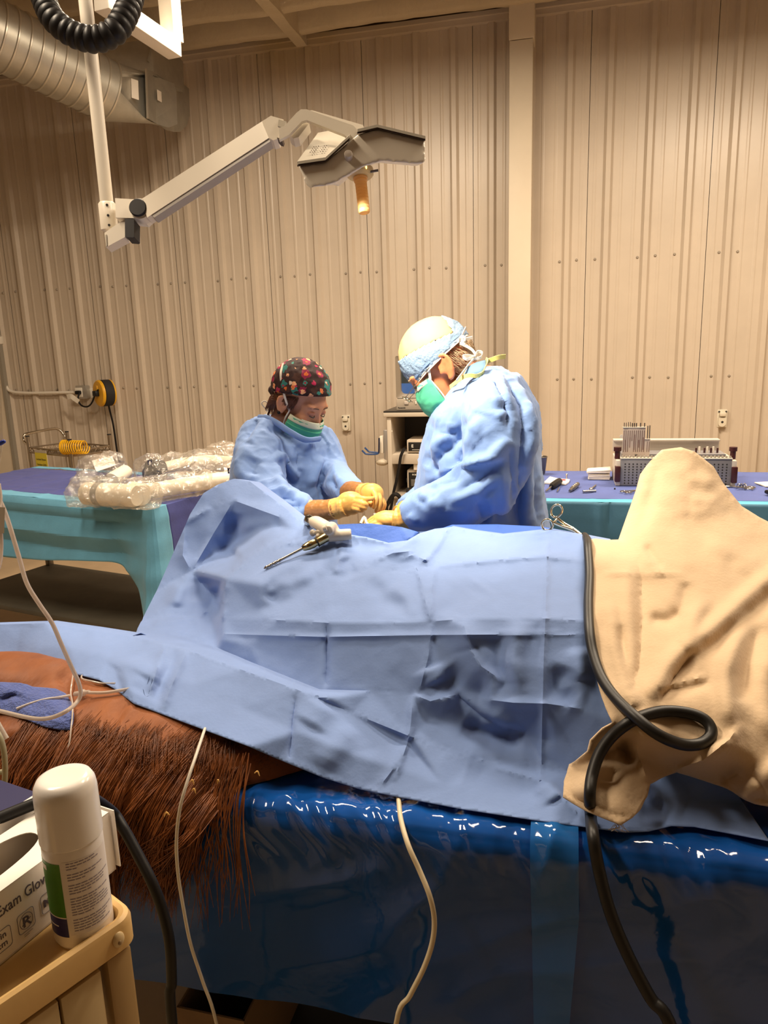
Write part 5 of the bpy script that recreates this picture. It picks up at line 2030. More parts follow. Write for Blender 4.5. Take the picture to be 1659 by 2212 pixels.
    # shorter hairs lying on the neck above the crest
    for k in range(260):
        x = random.uniform(-0.95, -0.56)
        yc, a_, zc, b_ = (np.interp(x, X, q) for q in (Yc, A, Zc, B))
        ang = random.uniform(0.55, 0.85)
        f = lambda q, h=0.003: v3((x, yc - a_ * math.sin(q), zc + b_ * math.cos(q) + h))
        dx_ = random.uniform(-0.01, 0.03)
        gs.append(gtube([f(ang, 0.0), f(ang + .15, .004) + v3((dx_ * .4, 0, 0)), f(ang + .5, .004) + v3((dx_, -0.003, 0)), f(ang + .85, .002) + v3((dx_ * 1.4, -0.008, 0))], [0.0002, 0.0006, 0.0006, 0.0002], 3, 3, cap=False))
    mn = mesh_obj('mane', join(*gs), M_MANE, root, smooth=180)
    mn['kind'] = 'stuff'


build_horse()

# bits of bedding straw caught on plastic and mane
Mst = mat('straw', (0.75, 0.45, 0.14), rough=0.5)
for i, (x, y, Yv) in enumerate(((413, 1703, 1.0), (416, 1722, 0.99), (474, 1703, 1.02), (551, 1684, 1.045), (367, 1775, 0.935))):
    p = PY(x, y, Yv)
    p[2] += 0.012
    a = random.uniform(0, 3)
    s = mesh_obj('straw_bit', gtube([p, p + v3((math.cos(a) * .006, 0, .004)), p + v3((math.cos(a) * .010, -.002, -.003))], [0.0009, 0.0018, 0.0006], 5, 3), Mst)
    tag(s, ('upper golden straw fleck right of the thin white cable', 'lower golden straw fleck right of the thin white cable', 'golden straw fleck on the wispy end of the mane', 'golden straw fleck furthest right, near the drape hem', 'golden straw fleck left of the thin white cable')[i], 'straw', 'straw flecks by the mane')


# ================================================================== BLUE SURGICAL DRAPE
M_DRAPE = mat('drape_blue', (0.180, 0.290, 0.60), rough=0.75, var=0.07, vscale=7, bump=0.05, bscale=160, sheen=0.25, trl=0.08)
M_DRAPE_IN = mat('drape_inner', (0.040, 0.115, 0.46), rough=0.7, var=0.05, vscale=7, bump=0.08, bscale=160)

OUT = [(470, 1048, 1.97), (505, 1035, 1.98), (540, 1041, 1.97), (600, 1086, 1.90), (655, 1130, 1.80),
       (690, 1141, 1.73), (720, 1150, 1.68), (790, 1160, 1.65), (840, 1173, 1.63), (880, 1168, 1.65), (905, 1153, 1.69), (940, 1143, 1.72), (975, 1139, 1.73),
       (1020, 1147, 1.72), (1085, 1156, 1.70), (1149, 1149, 1.71), (1190, 1145, 1.72), (1252, 1155, 1.70), (1320, 1168, 1.70),
       (1345, 1300, 1.50), (1350, 1450, 1.32), (1400, 1600, 1.22), (1560, 1660, 1.17), (1605, 1735, 1.09), (1662, 1818, 1.020),
       (1500, 1787, 1.035), (1450, 1785, 1.035), (1400, 1797, 1.030), (1350, 1799, 1.030), (1270, 1788, 1.035), (1150, 1772, 1.040), (1000, 1749, 1.045),
       (860, 1722, 1.055), (780, 1706, 1.06), (700, 1681, 1.072), (600, 1640, 1.08), (540, 1614, 1.085), (440, 1577, 1.10), (320, 1532, 1.115), (290, 1521, 1.12),
       (250, 1490, 1.15), (215, 1470, 1.175), (165, 1457, 1.20), (100, 1455, 1.24), (0, 1450, 1.27), (-60, 1450, 1.30),
       (-60, 1352, 1.36), (0, 1350, 1.36), (100, 1347, 1.36), (200, 1361, 1.36), (290, 1375, 1.36),
       (296, 1362, 1.48), (312, 1330, 1.64), (340, 1275, 1.76), (362, 1225, 1.82), (390, 1160, 1.88), (412, 1110, 1.92), (440, 1066, 1.95)]
HEMZ = {1662: .803, 1500: .803, 1450: .803, 1400: .803, 1350: .803, 1270: .803, 1150: .803, 1000: .803, 860: .803, 780: .806, 700: .815, 600: .842, 1605: .806}
OUT = [(x, y, PZ(x, y, HEMZ[x] + 0.006)[1]) if (x in HEMZ and y > 1630) else (x, y, Y) for x, y, Y in OUT]
FOLD = [(290, 1375, 1.36), (405, 1405, 1.30), (520, 1447, 1.255), (640, 1490, 1.22), (760, 1540, 1.185), (890, 1592, 1.155), (1035, 1640, 1.13), (1170, 1652, 1.12), (1230, 1667, 1.115), (1330, 1680, 1.11)]
FZ = {760: .886, 890: .860, 1035: .834, 1170: .829, 1230: .827, 1330: .827}
FOLD = [(x, y, PZ(x, y, FZ[x])[1]) if x in FZ else (x, y, Y) for x, y, Y in FOLD]
C1340 = [(482, 1337, 1.47), (600, 1340, 1.40), (708, 1346, 1.37), (820, 1346, 1.365), (930, 1343, 1.365), (1000, 1338, 1.355), (1180, 1337, 1.345), (1270, 1342, 1.355), (1340, 1345, 1.39)]
STRIP = [(455, 1095, 1.925), (505, 1081, 1.915), (606, 1118, 1.835), (655, 1130, 1.80)]
TENT1 = [(505, 1081, 1.915), (460, 1155, 1.865), (416, 1231, 1.79)]
CREST = [(482, 1337, 1.47), (490, 1250, 1.56), (530, 1215, 1.62), (580, 1180, 1.68), (640, 1148, 1.765)]
TENT2 = [(340, 1275, 1.76), (416, 1231, 1.79), (505, 1195, 1.845)]
TENT3 = [(416, 1231, 1.79), (425, 1335, 1.63)]
TENT4 = [(312, 1340, 1.61), (360, 1325, 1.62), (425, 1335, 1.63)]
BASE = [(330, 1368, 1.47), (400, 1375, 1.48), (470, 1400, 1.405), (560, 1438, 1.335), (690, 1490, 1.272), (800, 1493, 1.27), (890, 1500, 1.265), (970, 1508, 1.26), (1040, 1512, 1.255)]
UPF = [(700, 1238, 1.53), (790, 1222, 1.56), (850, 1236, 1.545), (940, 1224, 1.57), (1060, 1211, 1.585), (1180, 1203, 1.59), (1262, 1212, 1.575)]
INN = [(503, 1134, 1.905), (505, 1176, 1.88), (560, 1142, 1.87), (600, 1138, 1.83), (455, 1200, 1.855), (470, 1290, 1.72), (450, 1330, 1.66), (465, 1365, 1.50), (430, 1180, 1.86),
       (560, 1262, 1.49), (620, 1222, 1.555), (680, 1180, 1.64), (740, 1185, 1.63), (800, 1195, 1.60), (760, 1290, 1.45), (640, 1290, 1.47), (560, 1320, 1.45), (860, 1290, 1.455), (905, 1300, 1.43), (985, 1290, 1.45), (1080, 1280, 1.455), (1180, 1275, 1.46), (1240, 1280, 1.46),
       (880, 1200, 1.60), (960, 1170, 1.67), (1100, 1180, 1.65), (1220, 1175, 1.66),
       (480, 1380, 1.41), (540, 1395, 1.375), (600, 1420, 1.345), (708, 1430, 1.315), (820, 1430, 1.31), (915, 1420, 1.31), (960, 1440, 1.30), (1040, 1400, 1.30), (1040, 1470, 1.27), (1110, 1440, 1.275), (1180, 1440, 1.27), (1250, 1440, 1.275), (1300, 1440, 1.30),
       (560, 1452, 1.265), (700, 1505, 1.215), (1100, 1520, 1.235), (1180, 1528, 1.225), (1260, 1535, 1.225), (1320, 1560, 1.215), (930, 1550, 1.20), (1040, 1575, 1.175), (1130, 1585, 1.17), (1200, 1600, 1.165), (1290, 1610, 1.165), (1170, 1640, 1.135),
       (340, 1450, 1.21), (420, 1480, 1.20), (520, 1530, 1.175), (640, 1580, 1.145), (760, 1630, 1.12), (860, 1660, 1.11), (960, 1700, 1.082), (1100, 1715, 1.075), (1250, 1735, 1.07), (1400, 1740, 1.075), (1500, 1730, 1.085), (880, 1600, 1.148),
       (150, 1400, 1.28), (60, 1400, 1.31), (230, 1420, 1.25)]
INZ = {(760, 1630): .850, (860, 1660): .832, (960, 1700): .818, (1100, 1715): .817, (1250, 1735): .815, (1400, 1740): .814, (1500, 1730): .814, (880, 1600): .846,
       (930, 1550): .875, (1040, 1575): .862, (1130, 1585): .858, (1200, 1600): .868, (1290, 1610): .872, (1170, 1640): .834}
INN = [(x, y, PZ(x, y, INZ[(x, y)])[1]) if (x, y) in INZ else (x, y, Y) for x, y, Y in INN]
FE = [
    # packing creases
    ('r', 0.0085, 5, [(482, 1370), (700, 1376), (930, 1372), (1180, 1370), (1270, 1372)]),
    ('r', -0.0123, 5, [(706, 1346), (707, 1420), (703, 1488)]),
    ('p', 0.0084, 16, [(933, 1345), (925, 1420), (905, 1498)]),
    ('p', 0.0135, 22, [(930, 1343), (905, 1240), (898, 1222)]),
    ('r', 0.0098, 6, [(940, 1222), (932, 1280), (930, 1342)]),
    ('r', 0.0098, 5, [(1182, 1150), (1181, 1240), (1178, 1340), (1174, 1440), (1172, 1525), (1170, 1640), (1163, 1720)]),
    ('r', 0.0098, 5, [(970, 1140), (930, 1200), (900, 1222)]),
    ('r', -0.0098, 5, [(640, 1500), (632, 1560), (625, 1640)]),
    ('r', 0.0098, 7, [(892, 1502), (888, 1560), (882, 1600), (850, 1690)]),
    ('p', 0.0072, 14, [(880, 1605), (850, 1660), (820, 1700)]),
    # soft dents and bulges of the face
    ('g', 0.0181, 45, [(1020, 1400), (1000, 1330), (1040, 1260)]), ('g', -0.0181, 34, [(1035, 1265), (1000, 1310), (985, 1345)]),
    ('p', 0.0169, 26, [(1000, 1340), (1015, 1400), (1040, 1440), (1090, 1475)]),
    ('g', -0.0212, 30, [(960, 1450), (1000, 1490), (1060, 1500)]), ('g', 0.0151, 26, [(930, 1440), (945, 1475)]),
    ('g', 0.0181, 22, [(1120, 1340), (1110, 1420), (1115, 1500)]), ('g', -0.0151, 22, [(1075, 1370), (1080, 1440), (1110, 1505)]),
    ('g', -0.0151, 24, [(1220, 1440), (1200, 1490), (1240, 1520)]), ('g', 0.0120, 20, [(1250, 1400), (1260, 1470)]),
    ('r', 0.0098, 6, [(1040, 1510), (1110, 1518), (1180, 1520), (1260, 1532)]),
    # loose pleat low on the face
    ('p', -0.0304, 28, [(985, 1500), (1040, 1545), (1090, 1572), (1135, 1580)]), ('g', -0.0212, 18, [(1000, 1565), (1060, 1595), (1120, 1600)]),
    ('g', 0.0151, 16, [(980, 1505), (1050, 1552), (1130, 1585)]),
    ('p', 0.0169, 24, [(890, 1500), (930, 1515), (990, 1500)]),
    # upper hump folds
    ('p', 0.0096, 16, [(800, 1195), (860, 1185), (905, 1160)]), ('g', -0.0181, 22, [(745, 1160), (790, 1180), (850, 1190)]),
    ('p', 0.0169, 22, [(722, 1240), (735, 1205), (740, 1180)]), ('g', -0.0151, 18, [(760, 1250), (745, 1205)]),
    ('r', 0.0147, 8, [(590, 1182), (640, 1172), (690, 1182)]), ('g', -0.0090, 9, [(600, 1186), (650, 1180), (690, 1190)]),
    ('g', 0.0120, 16, [(575, 1275), (620, 1262), (680, 1240)]), ('g', -0.0151, 16, [(575, 1262), (600, 1275), (580, 1300)]),
    ('g', 0.0090, 14, [(850, 1260), (880, 1300), (890, 1335)]), ('g', -0.0106, 18, [(800, 1250), (830, 1300), (900, 1320)]),
    ('r', 0.0123, 6, [(940, 1225), (1060, 1212), (1180, 1202), (1262, 1213)]),
    ('r', 0.0098, 6, [(860, 1210), (890, 1200), (935, 1215)]), ('r', 0.0123, 6, [(800, 1215), (850, 1195), (900, 1190)]),
    # left tent
    ('g', -0.0241, 24, [(505, 1110), (506, 1160), (470, 1200)]), ('g', 0.0151, 14, [(520, 1140), (600, 1132)]), ('r', 0.0147, 7, [(400, 1140), (395, 1200), (412, 1232)]),
    ('r', 0.0147, 8, [(380, 1140), (430, 1112), (455, 1096)]), ('g', -0.0181, 20, [(440, 1250), (432, 1300)]), ('g', 0.0151, 16, [(385, 1260), (380, 1310)]), ('g', -0.0212, 20, [(470, 1270), (462, 1320)]),
    ('r', 0.0123, 7, [(330, 1350), (400, 1338), (425, 1335), (480, 1300)]), ('r', 0.0147, 7, [(425, 1337), (440, 1370)]),
    # flap
    ('r', 0.0147, 7, [(358, 1392), (338, 1450), (322, 1505)]), ('r', 0.0147, 8, [(405, 1405), (372, 1480), (350, 1540)]), ('g', -0.0120, 12, [(384, 1405), (352, 1470), (335, 1520)]),
    ('g', 0.0181, 40, [(290, 1420), (290, 1470), (262, 1480)]), ('g', 0.0151, 60, [(40, 1400), (150, 1420), (230, 1440)]),
    ('g', -0.0120, 30, [(320, 1460), (300, 1500)]), ('g', 0.0120, 30, [(760, 1570), (720, 1620), (700, 1660)]), ('g', 0.0120, 34, [(700, 1520), (670, 1570)]),
    ('p', 0.0135, 30, [(1060, 1655), (1180, 1690), (1250, 1760)]), ('g', -0.0120, 30, [(1010, 1660), (1100, 1690), (1165, 1700)]), ('g', 0.0120, 24, [(1175, 1690), (1200, 1730)]),
    ('g', 0.0120, 30, [(1400, 1720), (1480, 1740)]), ('g', -0.0090, 26, [(1380, 1760), (1440, 1750)]),
]


def build_drape():
    root = thing('surgical_drape', 'large light blue creased surgical drape over the horse', 'drape', (-0.2, 1.4, TZ))
    V, F = pxsheet(OUT, INN, [FOLD, C1340, STRIP, TENT1, CREST, TENT2, TENT3, TENT4, BASE, UPF], 5.0, FE, 0.0032, 7.0, 2, seed=3.0, mid=0.0008,
                   back=[(0, 4, (0.02, 0.16, -0.10)), (45, 49.99, (0.0, 0.10, -0.06)), (51, 57.99, (-0.03, 0.12, -0.10)), (12, 18, (0.0, 0.10, -0.05))])
    global DB
    DB = bvh(V, F)
    o = mesh_obj('main_sheet', (V, F), M_DRAPE, root, smooth=38)
    solidify(o, 0.0012, -1)
    # darker inner sheet showing round the opening
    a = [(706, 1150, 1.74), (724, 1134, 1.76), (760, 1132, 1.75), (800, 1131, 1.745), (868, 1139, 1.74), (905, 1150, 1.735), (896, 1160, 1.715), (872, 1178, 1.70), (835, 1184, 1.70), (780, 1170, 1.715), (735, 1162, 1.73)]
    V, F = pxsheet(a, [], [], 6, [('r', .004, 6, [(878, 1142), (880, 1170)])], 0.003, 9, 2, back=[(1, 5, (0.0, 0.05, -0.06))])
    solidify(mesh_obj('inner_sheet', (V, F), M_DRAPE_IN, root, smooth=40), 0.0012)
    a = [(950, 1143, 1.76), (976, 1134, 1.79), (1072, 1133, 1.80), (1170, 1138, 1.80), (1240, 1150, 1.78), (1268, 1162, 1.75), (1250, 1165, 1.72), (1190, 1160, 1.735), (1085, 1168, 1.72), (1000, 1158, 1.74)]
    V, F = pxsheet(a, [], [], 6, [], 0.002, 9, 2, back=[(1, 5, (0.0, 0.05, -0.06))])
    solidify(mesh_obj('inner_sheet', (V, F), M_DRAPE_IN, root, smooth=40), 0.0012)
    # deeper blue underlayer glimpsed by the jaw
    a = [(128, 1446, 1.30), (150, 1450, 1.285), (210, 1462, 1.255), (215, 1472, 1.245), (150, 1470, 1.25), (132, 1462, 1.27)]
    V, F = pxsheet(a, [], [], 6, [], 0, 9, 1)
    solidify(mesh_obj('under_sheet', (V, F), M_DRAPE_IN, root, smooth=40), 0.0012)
    # printed arrow on the flap
    ink = mat('drape_ink', (0.07, 0.12, 0.26), rough=0.8)
    for pl in ([(331, 1462), (326, 1482), (321, 1500)], [(324, 1460), (318, 1480), (314, 1492)], [(309, 1489), (315, 1505), (331, 1499)]):
        mesh_obj('printed_arrow', gtube([on(DB, x, y, 0.0006, 1.12) for x, y in pl], 0.0007, 4, 4), ink, root)
    return root


build_drape()


# ================================================================== BEIGE BLANKET
M_BLANKET = mat('flannel_beige', (0.58, 0.43, 0.275), rough=0.9, var=0.05, vscale=10, bump=0.10, bscale=150, sheen=0.2)
BO = [(1470, 968, 1.95), (1500, 978, 1.94), (1540, 1010, 1.92), (1560, 1045, 1.90), (1600, 1095, 1.86), (1640, 1120, 1.84), (1662, 1131, 1.83), (1790, 1175, 1.80), (2150, 1290, 1.74),
      (2150, 1420, 1.56), (2150, 1600, 1.36), (2150, 1760, 1.20), (2150, 1925, 1.05),
      (1900, 1830, 1.05), (1700, 1752, 1.06), (1659, 1742, 1.065), (1630, 1736, 1.07), (1600, 1720, 1.08), (1570, 1704, 1.09), (1535, 1690, 1.10), (1490, 1674, 1.115), (1462, 1666, 1.12),
      (1430, 1680, 1.09), (1402, 1694, 1.07), (1396, 1722, 1.035), (1382, 1748, 1.005), (1364, 1768, 0.99), (1341, 1783, 0.985), (1305, 1769, 0.995), (1268, 1754, 1.01), (1240, 1738, 1.03), (1216, 1723, 1.045),
      (1219, 1690, 1.075), (1232, 1652, 1.10), (1268, 1622, 1.115), (1274, 1598, 1.125), (1300, 1572, 1.13), (1322, 1560, 1.13),
      (1308, 1530, 1.155), (1292, 1480, 1.20), (1278, 1420, 1.265), (1266, 1360, 1.32), (1264, 1300, 1.42), (1274, 1255, 1.50), (1277, 1210, 1.56), (1272, 1168, 1.675),
      (1286, 1166, 1.685), (1312, 1169, 1.69), (1343, 1168, 1.70), (1356, 1130, 1.76), (1372, 1085, 1.82), (1384, 1050, 1.86), (1393, 1016, 1.90), (1406, 998, 1.92), (1430, 974, 1.945)]
BI = [(1850, 1280, 1.68), (2000, 1340, 1.66), (1850, 1400, 1.48), (2000, 1460, 1.48), (1850, 1560, 1.28), (2000, 1620, 1.28), (1850, 1720, 1.14), (2000, 1790, 1.13), (1470, 1040, 1.86), (1430, 1080, 1.80), (1520, 1080, 1.83), (1400, 1150, 1.70), (1470, 1130, 1.735), (1560, 1150, 1.74), (1640, 1180, 1.74), (1720, 1220, 1.70),
      (1330, 1220, 1.56), (1400, 1220, 1.58), (1480, 1210, 1.60), (1570, 1230, 1.60), (1660, 1260, 1.60), (1320, 1300, 1.42), (1385, 1320, 1.42), (1460, 1300, 1.46), (1560, 1330, 1.44), (1660, 1340, 1.47), (1740, 1340, 1.49),
      (1310, 1400, 1.285), (1370, 1420, 1.28), (1440, 1400, 1.31), (1530, 1420, 1.30), (1640, 1430, 1.33), (1740, 1440, 1.36), (1330, 1490, 1.185), (1368, 1520, 1.155), (1420, 1500, 1.19), (1500, 1520, 1.19), (1600, 1530, 1.20), (1700, 1560, 1.22),
      (1380, 1580, 1.115), (1450, 1590, 1.13), (1540, 1610, 1.135), (1640, 1640, 1.14), (1720, 1680, 1.12), (1330, 1610, 1.10), (1300, 1650, 1.085), (1340, 1690, 1.06), (1290, 1710, 1.045), (1340, 1740, 1.015), (1400, 1640, 1.10), (1470, 1640, 1.12), (1560, 1670, 1.105)]
BZ = {(1396, 1722): 0.8500, (1382, 1748): 0.8440, (1364, 1768): 0.8400, (1341, 1783): 0.8380, (1305, 1769): 0.8400, (1268, 1754): 0.8400, (1240, 1738): 0.8420, (1216, 1723): 0.8460, (1219, 1690): 0.8540, (1232, 1652): 0.8700,
      (1700, 1752): 0.8420, (1659, 1742): 0.8420, (1630, 1736): 0.8420, (1600, 1720): 0.8440, (1570, 1704): 0.8480, (1535, 1690): 0.8520, (1490, 1674): 0.8600, (1462, 1666): 0.8650, (1430, 1680): 0.8620, (1402, 1694): 0.8620, (1790, 1790): 0.8420,
      (1300, 1650): 0.8840, (1340, 1690): 0.8740, (1290, 1710): 0.8620, (1340, 1740): 0.8570, (1330, 1610): 0.8980, (1400, 1640): 0.8870, (1470, 1640): 0.8840, (1560, 1670): 0.8720}
BO = [(x, y, PZ(x, y, BZ[(x, y)])[1]) if (x, y) in BZ else (x, y, Y) for x, y, Y in BO]
BI = [(x, y, PZ(x, y, BZ[(x, y)])[1]) if (x, y) in BZ else (x, y, Y) for x, y, Y in BI]
BF = [
    ('r', -0.0169, 12, [(1377, 1195), (1384, 1260), (1386, 1332), (1380, 1420), (1367, 1505)]), ('g', 0.0174, 16, [(1352, 1230), (1358, 1330), (1362, 1420), (1364, 1490)]),
    ('g', 0.0174, 14, [(1318, 1300), (1330, 1400), (1358, 1490), (1370, 1530)]), ('g', -0.0174, 12, [(1338, 1350), (1350, 1430), (1366, 1500)]),
    ('g', 0.0290, 20, [(1402, 1510), (1442, 1440), (1478, 1398), (1500, 1330), (1530, 1290)]), ('p', -0.0252, 24, [(1420, 1520), (1470, 1440), (1500, 1402)]),
    ('g', 0.0319, 18, [(1480, 1406), (1560, 1340), (1620, 1285), (1690, 1225)]), ('g', -0.0261, 20, [(1505, 1425), (1570, 1370), (1640, 1310), (1720, 1250)]),
    ('g', 0.0261, 20, [(1612, 1320), (1585, 1400), (1567, 1460), (1572, 1540), (1580, 1600)]), ('g', -0.0232, 18, [(1640, 1350), (1612, 1430), (1600, 1520)]), ('g', 0.0203, 22, [(1680, 1380), (1650, 1470), (1660, 1560), (1690, 1620)]),
    ('g', -0.0203, 16, [(1400, 1340), (1440, 1345), (1470, 1325)]), ('r', 0.0130, 9, [(1377, 1172), (1400, 1215), (1425, 1235), (1435, 1242)]), ('g', -0.0145, 9, [(1392, 1180), (1416, 1215), (1432, 1232)]),
    ('r', 0.0078, 9, [(1300, 1242), (1340, 1240), (1378, 1238), (1430, 1240), (1480, 1242)]), ('g', -0.0145, 16, [(1480, 1260), (1475, 1310), (1466, 1345)]),
    ('r', 0.0104, 9, [(1410, 1490), (1470, 1475), (1530, 1462)]), ('g', -0.0116, 12, [(1420, 1500), (1480, 1490), (1540, 1475)]),
    ('g', 0.0203, 22, [(1372, 1545), (1440, 1620), (1530, 1625), (1600, 1600)]), ('p', 0.0224, 26, [(1460, 1662), (1520, 1640), (1575, 1600), (1600, 1560)]),
    ('r', 0.0156, 8, [(1372, 1590), (1382, 1640), (1398, 1690)]), ('g', -0.0232, 14, [(1350, 1585), (1352, 1625), (1366, 1660)]), ('g', 0.0145, 12, [(1325, 1580), (1318, 1610), (1330, 1640)]), ('g', -0.0145, 12, [(1290, 1600), (1310, 1625), (1345, 1615)]),
    ('g', 0.0174, 20, [(1300, 1640), (1270, 1690), (1255, 1730)]), ('g', -0.0145, 18, [(1330, 1660), (1320, 1700)]),
    # mound folds
    ('g', 0.0062, 14, [(1448, 1130), (1480, 1112), (1530, 1100), (1575, 1096)]), ('g', -0.0062, 12, [(1452, 1128), (1470, 1120), (1500, 1110)]), ('g', 0.0087, 12, [(1490, 1080), (1530, 1085), (1560, 1070)]),
    ('g', 0.0038, 14, [(1418, 1018), (1450, 1020), (1500, 1008)]), ('g', 0.0070, 12, [(1480, 1040), (1510, 1036), (1540, 1046)]), ('g', 0.0050, 13, [(1408, 1000), (1392, 1060), (1365, 1140)]), ('g', -0.0044, 13, [(1420, 1010), (1406, 1070), (1385, 1150)]),
    ('g', 0.0044, 14, [(1555, 1050), (1590, 1110), (1640, 1135)]), ('g', -0.0038, 14, [(1545, 1055), (1580, 1115), (1620, 1135)]),
    ('g', 0.0087, 22, [(1520, 1180), (1580, 1190), (1650, 1230)]), ('g', -0.0087, 20, [(1560, 1215), (1620, 1250), (1660, 1290)]), ('g', 0.0050, 16, [(1580, 1220), (1620, 1238), (1670, 1258)]),
    # stitched hem
    ('r', -0.0039, 4, [(1222, 1712), (1268, 1738), (1330, 1762), (1350, 1766)]), ('r', -0.0039, 4, [(1470, 1662), (1535, 1680), (1600, 1710), (1659, 1730), (1720, 1745)]),
    ('g', 0.0174, 16, [(1640, 1690), (1610, 1715), (1600, 1720)]), ('g', 0.0174, 18, [(1700, 1640), (1640, 1690)]), ('g', -0.0145, 16, [(1600, 1660), (1560, 1690)]),
]


def build_blanket():
    root = thing('blanket', 'beige flannel blanket draped over the horse at right', 'blanket', (0.35, 1.45, TZ))
    V, F = pxsheet(BO, BI, [[(1262 + 60, 1560, 1.13), (1368, 1520, 1.155)]], 6.5, BF, 0.006, 8.0, 8, seed=9.0, mid=0.001,
                   back=[(0, 8, (0.06, 0.25, -0.25)), (45, 54.99, (0.0, 0.22, -0.20))])
    global BB
    BB = bvh(V, F)
    o = mesh_obj('cloth', (V, F), M_BLANKET, root, smooth=60)
    solidify(o, 0.003, -1)
    # frayed threads at the corner
    th = []
    for k in range(14):
        p = PZ(1338 + random.uniform(-9, 9), 1780 + random.uniform(-2, 2), 0.828)
        th.append(gtube([p, p + v3((random.uniform(-.006, .006), -0.004, -0.003)), p + v3((random.uniform(-.012, .012), -0.006, -0.008))], 0.0004, 4, 3))
    f = mesh_obj('frayed_threads', join(*th), mat('thread', (0.8, 0.72, 0.6), rough=0.8), root)
    f['kind'] = 'stuff'


build_blanket()

# ================================================================== THINGS ON THE DRAPE
M_CREAM = mat('drill_cream', (0.62, 0.54, 0.44), rough=0.45, var=0.06, vscale=30)
M_BRASS = mat('brass_steel', (0.62, 0.50, 0.26), rough=0.22, metal=1.0)


def build_drill():
    f = lambda x, y, l: on(DB, x, y, l, 1.6)
    tip, sh = f(572, 1233, 0.006), f(656, 1198, 0.016)
    ax = sh - tip
    ax /= np.linalg.norm(ax)
    root = thing('surgical_drill', 'cream surgical drill with long bit lying on the drape', 'drill', f(700, 1180, 0.0))
    # spiral bit
    L = np.linalg.norm(sh - tip)
    x, y, z = basis(ax)
    rings = []
    n = 60
    for i in range(n + 1):
        t = i / n
        r = 0.0043 if t > 0.06 else 0.0043 * (0.25 + 0.75 * t / 0.06)
        tw = t * 26 if t < 0.42 else 0.42 * 26
        a = np.linspace(0, 2 * math.pi, 12, endpoint=False)
        fl = (0.62 + 0.38 * np.abs(np.cos(a - tw))) if t < 0.42 else np.full(12, 0.78)
        rings.append(tip + ax * L * t + np.outer(np.cos(a) * r * fl, x) + np.outer(np.sin(a) * r * fl, y))
    mesh_obj('drill_bit', gloft(rings), M_TOOL, root, smooth=60)
    c1, c2, c3 = f(687, 1183, 0.020), f(716, 1172, 0.024), f(760, 1160, 0.020)
    mesh_obj('chuck', glathe([(0.0055, 0.0), (0.008, 0.004), (0.0105, 0.016), (0.0105, 0.030), (0.009, 0.034), (0.0095, np.linalg.norm(c1 - sh))], sh, c1 - sh, 18), M_BRASS, root)
    mesh_obj('barrel', glathe([(0.0105, 0), (0.0118, 0.002), (0.0118, np.linalg.norm(c2 - c1))], c1, c2 - c1, 20), M_BRASS, root)
    mesh_obj('barrel_ring', glathe([(0.0125, -0.0015), (0.0125, 0.0015)], c1, c2 - c1, 20), M_BLACKM, root)
    for s in (0, 1):
        p = sh + (c1 - sh) * (0.25 + 0.3 * s)
        mesh_obj('chuck_slot', gbox(p + v3((0, -0.009, 0.004)), (0.012, 0.003, 0.002), None), M_BLACKM, root)
    # motor housing and grip as one moulded body
    g0, g1 = f(716, 1162, 0.026), f(694, 1151, 0.032)
    parts = [gcyl(c2 - (c2 - c1) * 0.1, c3, 0.0150, 0.0135, 22), gtube([c2 + (c3 - c2) * 0.25, g0, g1, f(686, 1153, 0.030)], [0.015, 0.0195, 0.020, 0.016], 16, 5, sq=(1.0, 0.8)), gtube([c2 + (c3 - c2) * 0.3, f(724, 1158, 0.03), f(708, 1146, 0.038)], [0.013, 0.015, 0.012], 14, 5)]
    V, F = voxel(parts, 0.0028, 4)
    mesh_obj('motor_housing', (V, F), M_CREAM, root, smooth=180)
    tr = [f(708, 1166, 0.02), f(696, 1167, 0.026), f(686, 1170, 0.022)]
    mesh_obj('trigger', voxel([gtube(tr, [0.006, 0.0055, 0.006], 10, 4), gell(f(684, 1169, 0.024), (0.008, 0.007, 0.009)), gell(f(692, 1173, 0.02), (0.006, 0.006, 0.006))], 0.0018, 2), mat('trigger_grey', (0.42, 0.37, 0.31), rough=0.4), root)
    mesh_obj('rear_knob', gcyl(f(699, 1142, 0.04), f(706, 1140, 0.05), 0.006, 0.0065, 12), M_CREAM, root)
    # hose coupling
    q0, q1, q2 = f(690, 1152, 0.030), f(680, 1144, 0.032), PY(664, 1130, 1.80)
    q2 = q1 + (q2 - q1) / np.linalg.norm(q2 - q1) * 0.045
    d = (q2 - q1)
    Lq = np.linalg.norm(d)
    mesh_obj('hose_shaft', gcyl(q0, q1, 0.0058, None, 14), M_TOOL, root)
    mesh_obj('hose_coupling', glathe([(0.0, -0.004), (0.010, -0.004), (0.0125, 0.0), (0.0125, 0.008), (0.010, 0.010), (0.0125, 0.013), (0.0125, 0.022), (0.010, 0.024), (0.0125, 0.027), (0.012, Lq)], q1, d, 20), M_STEEL, root)
    e = d / Lq
    mesh_obj('hose_end', gtube([q2, q2 + e * 0.02, q2 + e * 0.035 + v3((0, 0.008, -0.012)), q2 + e * 0.04 + v3((0, 0.02, -0.04))], 0.0095, 14, 5), M_BLACK, root)


build_drill()


